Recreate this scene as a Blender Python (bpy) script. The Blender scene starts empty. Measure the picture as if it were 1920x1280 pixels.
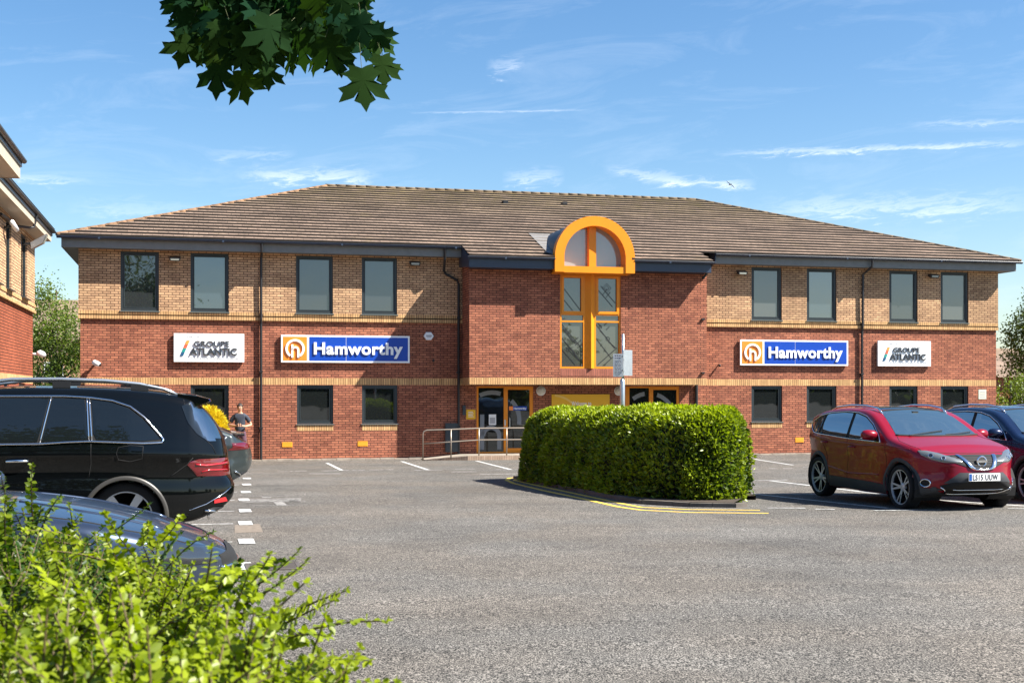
import bpy, bmesh, math, random
import numpy as np
from mathutils import Vector, Matrix
from mathutils.bvhtree import BVHTree
R = math.radians
SC = bpy.context.scene
COL = SC.collection
# ---------------------------------------------------------------- camera, sky, sun, exposure
FPX, HZ, CAMZ = 2430.0, 739.0, 2.07          # focal length in photo pixels, eye line, eye height above the doorstep
cam_d = bpy.data.cameras.new('camera'); cam = bpy.data.objects.new('camera', cam_d); COL.objects.link(cam)
cam.location = (0, 0, CAMZ); cam.rotation_euler = (R(90), 0, 0)
cam_d.sensor_width = 36; cam_d.lens = FPX / 1920 * 36
cam_d.shift_y = (HZ - 640) / 1920; cam_d.clip_end = 3000; cam_d.clip_start = 0.05
cam_d.dof.use_dof = True; cam_d.dof.focus_distance = 24; cam_d.dof.aperture_fstop = 20
SC.camera = cam
SC.view_settings.view_transform = 'Standard'; SC.view_settings.look = 'None'
SC.view_settings.gamma = 1; SC.view_settings.exposure = 1.55
TH = math.atan(0.2439); CT, ST = math.cos(TH), math.sin(TH)
E = Vector((CT, ST, 0)); N = Vector((ST, -CT, 0)); O0 = Vector((0, 42.13, 0))
sun_v = (E * 1.85 + N * 1.0 + Vector((0, 0, 2.25))).normalized()
sd = bpy.data.lights.new('sun', 'SUN'); sd.energy = 5.0; sd.angle = R(0.5); sd.color = (1, 0.955, 0.88)
so = bpy.data.objects.new('sun', sd); COL.objects.link(so)
so.rotation_euler = sun_v.to_track_quat('Z', 'Y').to_euler()
SUN_EL = math.asin(sun_v.z); SUN_AZ = math.atan2(sun_v.x, sun_v.y)
W = bpy.data.worlds.new('World'); SC.world = W; W.use_nodes = True
nt = W.node_tree; nt.nodes.clear(); NN = nt.nodes.new; LK = nt.links.new
def wmath(op, a, b=None, c=None):
    n = NN('ShaderNodeMath'); n.operation = op
    for i, v in enumerate((a, b, c)):
        if v is None: continue
        if isinstance(v, (int, float)): n.inputs[i].default_value = v
        else: LK(v, n.inputs[i])
    return n.outputs[0]
sky = NN('ShaderNodeTexSky'); sky.sky_type = 'NISHITA'; sky.sun_disc = False
sky.sun_elevation = SUN_EL; sky.sun_rotation = SUN_AZ; sky.air_density = 1.0; sky.dust_density = 0.6; sky.ozone_density = 2.2
bg = NN('ShaderNodeBackground'); bg.inputs[1].default_value = 0.062
wo = NN('ShaderNodeOutputWorld')
tc = NN('ShaderNodeTexCoord'); sp = NN('ShaderNodeSeparateXYZ'); LK(tc.outputs['Generated'], sp.inputs[0])
az = wmath('ARCTAN2', sp.outputs[0], sp.outputs[1]); el = wmath('ARCSINE', sp.outputs[2])
cb = NN('ShaderNodeCombineXYZ')
# stretched wispy cirrus in azimuth / elevation
LK(wmath('MULTIPLY', az, 3.2), cb.inputs[0]); LK(wmath('ADD', wmath('MULTIPLY', el, 15.0), wmath('MULTIPLY', az, -1.2)), cb.inputs[1])
n1 = NN('ShaderNodeTexNoise'); n1.inputs['Scale'].default_value = 2.2; n1.inputs['Detail'].default_value = 9; n1.inputs['Roughness'].default_value = 0.66
n1.inputs['Distortion'].default_value = 0.9
LK(cb.outputs[0], n1.inputs['Vector'])
mr = NN('ShaderNodeMapRange'); mr.inputs[1].default_value = 0.50; mr.inputs[2].default_value = 0.95; mr.inputs[4].default_value = 0.20
LK(n1.outputs[0], mr.inputs[0])
cmask = mr.outputs[0]
n2 = NN('ShaderNodeTexNoise'); n2.inputs['Scale'].default_value = 14; n2.inputs['Detail'].default_value = 8; n2.inputs['Roughness'].default_value = .7; n2.inputs['Distortion'].default_value = .6; LK(cb.outputs[0], n2.inputs['Vector'])
def pix_az(px): return math.atan((px - 960) / FPX)
def pix_el(px, py): return math.atan((HZ - py) / math.hypot(FPX, px - 960))
def streak(x0, y0, x1, y1, sig, amt):            # a contrail or a torn wisp between two sky directions
    a0, a1, e0, e1 = pix_az(x0), pix_az(x1), pix_el(x0, y0), pix_el(x1, y1)
    k = (e1 - e0) / (a1 - a0)
    t = wmath('DIVIDE', wmath('SUBTRACT', az, a0), a1 - a0)
    win = wmath('MULTIPLY', wmath('SMOOTH_MIN', wmath('MULTIPLY', t, 4.0), 1.0, 0.2), wmath('SMOOTH_MIN', wmath('MULTIPLY', wmath('SUBTRACT', 1.0, t), 4.0), 1.0, 0.2))
    win = wmath('MAXIMUM', win, 0.0)
    ins = wmath('MULTIPLY', wmath('GREATER_THAN', t, 0.0), wmath('LESS_THAN', t, 1.0))
    wob = wmath('MULTIPLY', wmath('SUBTRACT', n2.outputs[0], 0.5), sig * 9.0)
    dd = wmath('DIVIDE', wmath('SUBTRACT', wmath('ADD', el, wob), wmath('ADD', wmath('MULTIPLY', wmath('SUBTRACT', az, a0), k), e0)), sig)
    g = wmath('EXPONENT', wmath('MULTIPLY', wmath('MULTIPLY', dd, dd), -1.0))
    return wmath('MULTIPLY', wmath('MULTIPLY', g, wmath('MULTIPLY', win, ins)), wmath('MULTIPLY', wmath('POWER', n2.outputs[0], 2.2), amt * 2.0))
for s in ((760, 212, 1110, 205, .0006, .5), (1330, 288, 1960, 264, .0019, .75), (440, 328, 720, 330, .004, .75), (1200, 341, 1420, 345, .0028, 1.0),
          (1400, 392, 1960, 378, .006, .55), (940, 336, 1060, 330, .004, .5), (1130, 318, 1280, 336, .003, .55), (910, 132, 985, 118, .0045, .45),
          (-200, 322, 180, 340, .0022, .55), (380, 292, 560, 288, .003, .3), (1700, 232, 1960, 226, .0018, .4), (120, 385, 420, 400, .005, .3)):
    cmask = wmath('ADD', cmask, streak(*s))
cmask = wmath('MINIMUM', cmask, 0.92)
hs = NN('ShaderNodeHueSaturation'); hs.inputs['Saturation'].default_value = 1.24; LK(sky.outputs[0], hs.inputs['Color'])
mx = NN('ShaderNodeMix'); mx.data_type = 'RGBA'; LK(cmask, mx.inputs[0]); LK(hs.outputs[0], mx.inputs[6]); mx.inputs[7].default_value = (7.6, 8.0, 8.6, 1)
LK(mx.outputs[2], bg.inputs[0]); LK(bg.outputs[0], wo.inputs[0])

# ---------------------------------------------------------------- helpers
rng = np.random.default_rng(7); random.seed(7)
def tag(o, label=None, cat=None, group=None, kind=None):
    if label: o['label'] = label
    if cat: o['category'] = cat
    if group: o['group'] = group
    if kind: o['kind'] = kind
    return o
def empty(name, loc=(0, 0, 0), rz=0, **k):
    o = bpy.data.objects.new(name, None); COL.objects.link(o); o.location = loc; o.rotation_euler = (0, 0, rz); o.empty_display_size = .2
    return tag(o, **k)
def link(name, me, parent=None, mats=None):
    o = bpy.data.objects.new(name, me); COL.objects.link(o)
    if mats is not None:
        for m in (mats if isinstance(mats, (list, tuple)) else [mats]): me.materials.append(m)
    if parent: o.parent = parent
    return o
def GZ(x, y):                                   # height of the car park, which falls gently towards the building
    d = (x - O0.x) * N.x + (y - O0.y) * N.y
    return 0.0145 * min(max(d, 0), 60)
def G(px, py, dz=0.0):                          # where a point seen on the ground lies
    a = (px - 960) / FPX; b = (HZ - py) / FPX
    lo, hi = 1.0, 200.0
    for _ in range(60):
        t = (lo + hi) / 2
        if CAMZ + b * t > GZ(a * t, t) + dz: lo = t
        else: hi = t
    return Vector((a * t, t, GZ(a * t, t) + dz))
def at(px, py, Y): return Vector(((px - 960) / FPX * Y, Y, CAMZ + (HZ - py) / FPX * Y))
def UZ(px, py, d=0.0):                          # a point of the front, in the building's own (along, up) metres
    a = (px - 960) / FPX
    # x = u*CT + d*ST ; y = 42.13 + u*ST - d*CT ; x = a*y
    u = (a * (42.13 - d * CT) - d * ST) / (CT - a * ST)
    Y = 42.13 + u * ST - d * CT
    return u, CAMZ + (HZ - py) / FPX * Y
def U(px, d=0.0): return UZ(px, 700, d)[0]
def BW(u, d, z): return O0 + E * u + N * d + Vector((0, 0, z))

class MB:
    def __init__(s): s.v = []; s.f = []; s.m = []; s.uv = {}
    def quad(s, a, b, c, d, m=0, uv=None):
        i = len(s.v); s.v += [tuple(a), tuple(b), tuple(c), tuple(d)]; s.f.append((i, i+1, i+2, i+3)); s.m.append(m)
        if uv: s.uv[len(s.f)-1] = uv
    def poly(s, pts, m=0):
        i = len(s.v); s.v += [tuple(p) for p in pts]; s.f.append(tuple(range(i, i+len(pts)))); s.m.append(m)
    def box(s, x0, x1, y0, y1, z0, z1, m=0):
        p = [(x, y, z) for z in (z0, z1) for y in (y0, y1) for x in (x0, x1)]
        i = len(s.v); s.v += p
        for f in ((0,2,3,1),(4,5,7,6),(0,1,5,4),(2,6,7,3),(0,4,6,2),(1,3,7,5)): s.f.append(tuple(i+k for k in f)); s.m.append(m)
    def obox(s, c, ax, ay, az, m=0):            # oriented box: centre and three half-axes
        c = Vector(c); i = len(s.v)
        for k in (-1, 1):
            for j in (-1, 1):
                for h in (-1, 1): s.v.append(tuple(c + Vector(ax)*h + Vector(ay)*j + Vector(az)*k))
        for f in ((0,2,3,1),(4,5,7,6),(0,1,5,4),(2,6,7,3),(0,4,6,2),(1,3,7,5)): s.f.append(tuple(i+k for k in f)); s.m.append(m)
    def tube(s, pts, r, n=8, m=0, caps=True, close=False):
        pts = [Vector(p) for p in pts]; k = len(pts); rr = r if isinstance(r, (list, tuple)) else [r]*k
        base = len(s.v); ref = None
        for i, p in enumerate(pts):
            if close: t = pts[(i+1) % k] - pts[i-1]
            else: t = pts[min(i+1, k-1)] - pts[max(i-1, 0)]
            if t.length < 1e-9: t = Vector((0, 0, 1))
            t.normalize()
            if ref is None: ref = Vector((0, 0, 1)) if abs(t.z) < .9 else Vector((1, 0, 0))
            a = t.cross(ref)
            if a.length < 1e-4: a = t.orthogonal()
            a.normalize(); b = t.cross(a).normalized(); ref = -b if False else (a.cross(t))
            for j in range(n):
                g = 2*math.pi*j/n; s.v.append(tuple(p + (a*math.cos(g) + b*math.sin(g))*rr[i]))
        for i in range(k if close else k-1):
            for j in range(n):
                i2 = (i+1) % k
                s.f.append((base+i*n+j, base+i*n+(j+1) % n, base+i2*n+(j+1) % n, base+i2*n+j)); s.m.append(m)
        if caps and not close:
            s.f.append(tuple(base+j for j in range(n))[::-1]); s.m.append(m)
            s.f.append(tuple(base+(k-1)*n+j for j in range(n))); s.m.append(m)
    def lathe(s, prof, c=(0,0,0), axis='z', n=32, m=0):
        base = len(s.v); c = Vector(c)
        for (r, h) in prof:
            for j in range(n):
                g = 2*math.pi*j/n; a, b = r*math.cos(g), r*math.sin(g)
                p = {'z': (a, b, h), 'y': (a, h, b), 'x': (h, a, b)}[axis]; s.v.append(tuple(c+Vector(p)))
        for i in range(len(prof)-1):
            for j in range(n): s.f.append((base+i*n+j, base+i*n+(j+1) % n, base+(i+1)*n+(j+1) % n, base+(i+1)*n+j)); s.m.append(m)
    def grid(s, pts, m=0, closeu=False):        # pts[i][j]
        base = len(s.v); a, b = len(pts), len(pts[0])
        for row in pts: s.v += [tuple(p) for p in row]
        for i in range(a-1 if not closeu else a):
            for j in range(b-1):
                i2 = (i+1) % a
                s.f.append((base+i*b+j, base+i2*b+j, base+i2*b+j+1, base+i*b+j+1)); s.m.append(m)
    def mesh(s, name, smooth=False, uv=False, recalc=False):
        me = bpy.data.meshes.new(name); me.from_pydata(s.v, [], s.f); me.update()
        if any(s.m): me.polygons.foreach_set('material_index', s.m)
        if recalc:
            bm = bmesh.new(); bm.from_mesh(me); bmesh.ops.remove_doubles(bm, verts=bm.verts, dist=1e-5); bmesh.ops.recalc_face_normals(bm, faces=bm.faces); bm.to_mesh(me); bm.free()
        if uv:
            ul = me.uv_layers.new(name='UVMap')
            for p in me.polygons:
                n = p.normal
                cust = s.uv.get(p.index)
                for q, li in enumerate(p.loop_indices):
                    co = me.vertices[me.loops[li].vertex_index].co
                    if cust: ul.data[li].uv = cust[q]
                    elif abs(n.z) > .7: ul.data[li].uv = (co.x, co.y)
                    elif abs(n.x) > abs(n.y): ul.data[li].uv = (co.y, co.z)
                    else: ul.data[li].uv = (co.x, co.z)
        if smooth: me.polygons.foreach_set('use_smooth', [True]*len(me.polygons))
        return me
    def build(s, name, mat, parent=None, smooth=False, uv=False, recalc=False):
        return link(name, s.mesh(name, smooth, uv, recalc), parent, mat)
def copy_tree(o, parent=None):
    c = o.copy(); COL.objects.link(c); c.parent = parent
    for ch in list(o.children): copy_tree(ch, c)
    return c
def text_mesh(s, size, off=0.0, ext=0.004, align='LEFT', spacing=1.0, shear=0.0):
    cu = bpy.data.curves.new('t', 'FONT'); cu.body = s; cu.size = size; cu.offset = off; cu.extrude = ext; cu.align_x = align
    cu.space_character = spacing; cu.shear = shear; cu.resolution_u = 4
    ob = bpy.data.objects.new('t', cu); COL.objects.link(ob)
    dg = bpy.context.evaluated_depsgraph_get(); me = bpy.data.meshes.new_from_object(ob.evaluated_get(dg))
    bpy.data.objects.remove(ob); me.materials.clear(); return me
def text(name, s, w, loc, mat, parent, bold=0.0, ext=.004, h=None, spacing=1.0, shear=0.0, rot=(R(90), 0, 0)):
    """lettering scaled to width w (and height h of capitals) standing upright, lower-left corner at loc"""
    me = text_mesh(s, 1.0, bold, .001, 'LEFT', spacing, shear)
    co = np.empty(len(me.vertices)*3); me.vertices.foreach_get('co', co); co = co.reshape(-1, 3)
    x0, x1 = co[:, 0].min(), co[:, 0].max(); y0, y1 = co[:, 1].min(), co[:, 1].max()
    k = w/(x1-x0); ky = k if h is None else h/0.70
    co[:, 0] = (co[:, 0]-x0)*k; co[:, 1] = co[:, 1]*ky; co[:, 2] = np.sign(co[:, 2])*ext
    me.vertices.foreach_set('co', co.ravel()); me.update()
    o = link(name, me, parent, mat); o.location = loc; o.rotation_euler = rot
    return o

# ---------------------------------------------------------------- materials
def node_mat(name):
    m = bpy.data.materials.new(name); m.use_nodes = True
    t = m.node_tree; b = t.nodes['Principled BSDF']; return m, t, b
def pm(name, col, rough=.5, metal=0, spec=.5, coat=0, var=0.0, vscale=6.0, bump=0.0, bscale=60, emis=None, croff=0.03, flake=0):
    m, t, b = node_mat(name); L = t.links.new
    b.inputs['Base Color'].default_value = (*col, 1); b.inputs['Roughness'].default_value = rough; b.inputs['Metallic'].default_value = metal
    b.inputs['Specular IOR Level'].default_value = spec; b.inputs['Coat Weight'].default_value = coat; b.inputs['Coat Roughness'].default_value = croff
    if var or bump:
        tc = t.nodes.new('ShaderNodeTexCoord')
    if var:
        n = t.nodes.new('ShaderNodeTexNoise'); n.inputs['Scale'].default_value = vscale; n.inputs['Detail'].default_value = 6; L(tc.outputs['Object'], n.inputs['Vector'])
        mr = t.nodes.new('ShaderNodeMapRange'); mr.inputs[1].default_value = .25; mr.inputs[2].default_value = .75; mr.inputs[3].default_value = 1-var; mr.inputs[4].default_value = 1+var
        L(n.outputs[0], mr.inputs[0])
        mu = t.nodes.new('ShaderNodeVectorMath'); mu.operation = 'SCALE'; mu.inputs[0].default_value = col; L(mr.outputs[0], mu.inputs['Scale']); L(mu.outputs[0], b.inputs['Base Color'])
    if bump:
        n = t.nodes.new('ShaderNodeTexNoise'); n.inputs['Scale'].default_value = bscale; n.inputs['Detail'].default_value = 4; L(tc.outputs['Object'], n.inputs['Vector'])
        bp = t.nodes.new('ShaderNodeBump'); bp.inputs['Strength'].default_value = bump; bp.inputs['Distance'].default_value = .01; L(n.outputs[0], bp.inputs['Height']); L(bp.outputs[0], b.inputs['Normal'])
    return m
def brick_mat(name, c1, c2, mortar, bw=.225, rh=.075, ms=.006, swap=False, stain=.25, soot=None):
    m, t, b = node_mat(name); L = t.links.new; Nn = t.nodes.new
    uv = Nn('ShaderNodeUVMap'); vec = uv.outputs[0]
    bt = Nn('ShaderNodeTexBrick'); bt.inputs['Scale'].default_value = 1; bt.inputs['Brick Width'].default_value = bw; bt.inputs['Row Height'].default_value = rh
    bt.inputs['Mortar Size'].default_value = ms; bt.inputs['Mortar Smooth'].default_value = .3; bt.inputs['Bias'].default_value = -.1
    bt.inputs['Color1'].default_value = (*c1, 1); bt.inputs['Color2'].default_value = (*c2, 1); bt.inputs['Mortar'].default_value = (*mortar, 1)
    if swap: bt.offset = 0
    L(vec, bt.inputs['Vector'])
    def noise(sc, det, lo, hi, a=.3, c=.7):
        n = Nn('ShaderNodeTexNoise'); n.inputs['Scale'].default_value = sc; n.inputs['Detail'].default_value = det; n.inputs['Roughness'].default_value = .6; L(vec, n.inputs['Vector'])
        r = Nn('ShaderNodeMapRange'); r.inputs[1].default_value = a; r.inputs[2].default_value = c; r.inputs[3].default_value = lo; r.inputs[4].default_value = hi; L(n.outputs[0], r.inputs[0]); return r.outputs[0]
    # big weather stains, hand-sized patches of odd bricks, fine grit
    a = Nn('ShaderNodeVectorMath'); a.operation = 'SCALE'; L(bt.outputs[0], a.inputs[0]); L(noise(.55, 5, 1-stain, 1+stain*.7), a.inputs['Scale'])
    a2 = Nn('ShaderNodeVectorMath'); a2.operation = 'SCALE'; L(a.outputs[0], a2.inputs[0]); L(noise(5, 3, .86, 1.14), a2.inputs['Scale'])
    a3 = Nn('ShaderNodeVectorMath'); a3.operation = 'SCALE'; L(a2.outputs[0], a3.inputs[0]); L(noise(70, 2, .85, 1.15), a3.inputs['Scale'])
    L(a3.outputs[0], b.inputs['Base Color']); b.inputs['Roughness'].default_value = .93; b.inputs['Specular IOR Level'].default_value = .15
    bp = Nn('ShaderNodeBump'); bp.inputs['Strength'].default_value = .6; bp.inputs['Distance'].default_value = .006; bp.invert = True; L(bt.outputs['Fac'], bp.inputs['Height']); L(bp.outputs[0], b.inputs['Normal'])
    return m
def leaf_mat(name, c1, c2, trans=.35, rough=.4, tcol=None, spec=.4, nscale=3.0):
    m, t, b = node_mat(name); L = t.links.new; Nn = t.nodes.new
    at_ = Nn('ShaderNodeAttribute'); at_.attribute_name = 'shade'
    mxx = Nn('ShaderNodeMix'); mxx.data_type = 'RGBA'; L(at_.outputs['Fac'], mxx.inputs[0]); mxx.inputs[6].default_value = (*c1, 1); mxx.inputs[7].default_value = (*c2, 1)
    L(mxx.outputs[2], b.inputs['Base Color']); b.inputs['Roughness'].default_value = rough; b.inputs['Specular IOR Level'].default_value = spec
    tr = Nn('ShaderNodeBsdfTranslucent'); hs_ = Nn('ShaderNodeMix'); hs_.data_type = 'RGBA'; hs_.blend_type = 'MULTIPLY'; hs_.inputs[0].default_value = 1
    L(mxx.outputs[2], hs_.inputs[6]); hs_.inputs[7].default_value = (*(tcol or (1.6, 1.7, .5)), 1); L(hs_.outputs[2], tr.inputs[0])
    ms = Nn('ShaderNodeMixShader'); ms.inputs[0].default_value = trans; L(b.outputs[0], ms.inputs[1]); L(tr.outputs[0], ms.inputs[2])
    L(ms.outputs[0], t.nodes['Material Output'].inputs[0]); return m
def glass_mat(name, tint, k0=.16, ksp=1.0, rough=.015):
    """coated window glass over a dark room: a mirror share that grows towards grazing angles"""
    m, t, b = node_mat(name); L = t.links.new; Nn = t.nodes.new
    b.inputs['Base Color'].default_value = (*tint, 1); b.inputs['Roughness'].default_value = .6; b.inputs['Specular IOR Level'].default_value = 0
    gl = Nn('ShaderNodeBsdfGlossy'); gl.inputs['Color'].default_value = (.93, .98, 1, 1); gl.inputs['Roughness'].default_value = rough
    n = Nn('ShaderNodeTexNoise'); n.inputs['Scale'].default_value = .9; tcn = Nn('ShaderNodeTexCoord'); L(tcn.outputs['Object'], n.inputs['Vector'])
    bp = Nn('ShaderNodeBump'); bp.inputs['Strength'].default_value = .06; bp.inputs['Distance'].default_value = .05; L(n.outputs[0], bp.inputs['Height']); L(bp.outputs[0], gl.inputs['Normal'])
    lw = Nn('ShaderNodeLayerWeight'); lw.inputs[0].default_value = .35
    mr = Nn('ShaderNodeMapRange'); mr.inputs[3].default_value = k0; mr.inputs[4].default_value = ksp; L(lw.outputs['Fresnel'], mr.inputs[0])
    ms = Nn('ShaderNodeMixShader'); L(mr.outputs[0], ms.inputs[0]); L(b.outputs[0], ms.inputs[1]); L(gl.outputs[0], ms.inputs[2])
    L(ms.outputs[0], t.nodes['Material Output'].inputs[0]); return m

M = {}
M['red'] = brick_mat('red_brick', (.40, .150, .086), (.235, .082, .052), (.055, .032, .025), ms=.010)
M['tan'] = brick_mat('tan_brick', (.58, .36, .20), (.40, .235, .135), (.055, .035, .026), ms=.010)
M['band'] = brick_mat('tan_soldier_brick', (.58, .36, .165), (.42, .24, .11), (.09, .05, .03), bw=.075, rh=.235, ms=.008, swap=True, stain=.15)
M['redband'] = brick_mat('red_soldier_brick', (.33, .12, .08), (.25, .09, .06), (.12, .06, .05), bw=.075, rh=.235, ms=.007, swap=True)
M['grey_metal'] = pm('dark_grey_metal', (.028, .037, .045), .35, 0, .5, var=.12)
M['fascia'] = pm('grey_fascia', (.17, .175, .17), .5, 0, .4, var=.1)
M['fascia_lt'] = pm('pale_fascia', (.42, .36, .27), .6, 0, .3, var=.1)
M['soffit'] = pm('soffit_board', (.16, .15, .14), .7)
M['soffit_lt'] = pm('pale_soffit', (.46, .40, .32), .7)
M['navy_metal'] = pm('navy_grey_fascia', (.022, .035, .062), .4, 0, .5, var=.1)
M['frame'] = pm('window_frame', (.022, .030, .033), .4)
M['sill'] = pm('window_sill', (.10, .125, .12), .4)
M['glass_up'] = glass_mat('upper_window_glass', (.028, .031, .033), .095, .9)
M['glass_blind'] = glass_mat('window_with_blind', (.075, .078, .074), .08, .9)
M['glass_sky'] = glass_mat('clear_upper_glass', (.03, .04, .045), .15, .9)
M['glass_dn'] = glass_mat('lower_window_glass', (.010, .012, .012), .055, .7)
M['orange'] = pm('orange_paint', (.72, .235, .006), .42, 0, .35, var=.05, vscale=3)
M['yellow_orange'] = pm('yellow_vent', (.85, .36, .02), .6)
M['white'] = pm('white_plastic', (.78, .78, .77), .4)
M['white_sign'] = pm('white_sign_face', (.80, .82, .82), .35)
M['blue_sign'] = pm('blue_sign_face', (.004, .052, .36), .35, 0, .4)
M['orange_sign'] = pm('orange_sign_face', (.88, .235, .02), .4)
M['yellow_sign'] = pm('yellow_sign_face', (.75, .40, .0), .45)
M['dark_text'] = pm('charcoal_letter', (.03, .035, .04), .5)
M['grey_text'] = pm('grey_letter', (.35, .35, .36), .5)
M['black'] = pm('black_plastic', (.012, .012, .013), .45)
M['galv'] = pm('galvanised_steel', (.55, .57, .58), .35, .9, .5, var=.1, vscale=8)
M['rail_metal'] = pm('handrail_steel', (.30, .25, .20), .4, .6, .5)
M['concrete'] = pm('pale_concrete', (.27, .23, .185), .9, var=.3, vscale=4, bump=.3)
M['kerb'] = pm('kerb_concrete', (.11, .095, .08), .9, var=.4, vscale=3, bump=.4)
M['soil'] = pm('soil', (.045, .032, .022), .95, var=.4, vscale=8, bump=1)
M['lead'] = pm('lead_sheet', (.17, .16, .15), .6, var=.15)
M['barrel'] = pm('dark_barrel_roof', (.035, .045, .055), .45, var=.2)
def wear_mat(name, col, lo=.35, hi=.55, sc=14, wear=1.0):
    m, t, b = node_mat(name); L = t.links.new; Nn = t.nodes.new
    tcn = Nn('ShaderNodeTexCoord'); n = Nn('ShaderNodeTexNoise'); n.inputs['Scale'].default_value = sc; n.inputs['Detail'].default_value = 8; n.inputs['Roughness'].default_value = .7; L(tcn.outputs['Object'], n.inputs['Vector'])
    r = Nn('ShaderNodeMapRange'); r.inputs[1].default_value = lo; r.inputs[2].default_value = hi; r.inputs[3].default_value = 0; r.inputs[4].default_value = wear; L(n.outputs[0], r.inputs[0])
    x = Nn('ShaderNodeMix'); x.data_type = 'RGBA'; L(r.outputs[0], x.inputs[0]); x.inputs[6].default_value = (*col, 1); x.inputs[7].default_value = (.10, .095, .088, 1); L(x.outputs[2], b.inputs['Base Color'])
    b.inputs['Roughness'].default_value = .85; return m
M['paint'] = wear_mat('white_road_paint', (.52, .52, .50), .45, .7)
M['paint_worn'] = wear_mat('worn_road_paint', (.46, .46, .44), .44, .62)
M['paint_y'] = wear_mat('yellow_road_paint', (.72, .48, .06), .52, .8, wear=.8)
M['paint_faint'] = wear_mat('faint_road_paint', (.30, .29, .27), .40, .60)
def asphalt():
    m, t, b = node_mat('asphalt'); L = t.links.new; Nn = t.nodes.new
    tcn = Nn('ShaderNodeTexCoord'); V = tcn.outputs['Object']
    def noise(sc, det=4, ro=.6, lo=0, hi=1, a=.3, c=.7, vec=V):
        n = Nn('ShaderNodeTexNoise'); n.inputs['Scale'].default_value = sc; n.inputs['Detail'].default_value = det; n.inputs['Roughness'].default_value = ro; L(vec, n.inputs['Vector'])
        r = Nn('ShaderNodeMapRange'); r.inputs[1].default_value = a; r.inputs[2].default_value = c; r.inputs[3].default_value = lo; r.inputs[4].default_value = hi; L(n.outputs[0], r.inputs[0]); return r.outputs[0], n.outputs[0]
    mp = Nn('ShaderNodeMapping'); mp.inputs['Scale'].default_value = (.25, 1, 1); mp.inputs['Rotation'].default_value = (0, 0, .5); L(V, mp.inputs['Vector'])
    big, _ = noise(.35, 6, .65, .80, 1.16); streaks, _ = noise(.9, 7, .7, .88, 1.12, .35, .65, mp.outputs[0])
    mq = Nn('ShaderNodeMapping'); mq.inputs['Scale'].default_value = (1, .5, 1); L(V, mq.inputs['Vector'])
    mid, _ = noise(4, 5, .7, .88, 1.12)
    g1, h1 = noise(95, 2, .8, -.3, 2.4, .38, .62, mq.outputs[0]); g2, _ = noise(34, 3, .75, .65, 1.35, .38, .62, mq.outputs[0])
    def mul(a, c):
        n = Nn('ShaderNodeMath'); n.operation = 'MULTIPLY'; L(a, n.inputs[0]); L(c, n.inputs[1]); return n.outputs[0]
    stain, _ = noise(.55, 5, .6, .80, 1.0, .33, .43); tot = mul(mul(mul(mul(big, streaks), mul(mid, g1)), g2), stain)
    v = Nn('ShaderNodeVectorMath'); v.operation = 'SCALE'; L(tot, v.inputs['Scale'])
    hue, _ = noise(.5, 3, .5, 0, 1, .4, .6); cm = Nn('ShaderNodeMix'); cm.data_type = 'RGBA'; L(hue, cm.inputs[0]); cm.inputs[6].default_value = (.094, .088, .079, 1); cm.inputs[7].default_value = (.099, .088, .075, 1)
    L(cm.outputs[2], v.inputs[0]); L(v.outputs[0], b.inputs['Base Color']); b.inputs['Roughness'].default_value = .88; b.inputs['Specular IOR Level'].default_value = .25
    bp = Nn('ShaderNodeBump'); bp.inputs['Strength'].default_value = .35; bp.inputs['Distance'].default_value = .006; L(h1, bp.inputs['Height']); L(bp.outputs[0], b.inputs['Normal'])
    return m
M['asphalt'] = asphalt()
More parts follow.
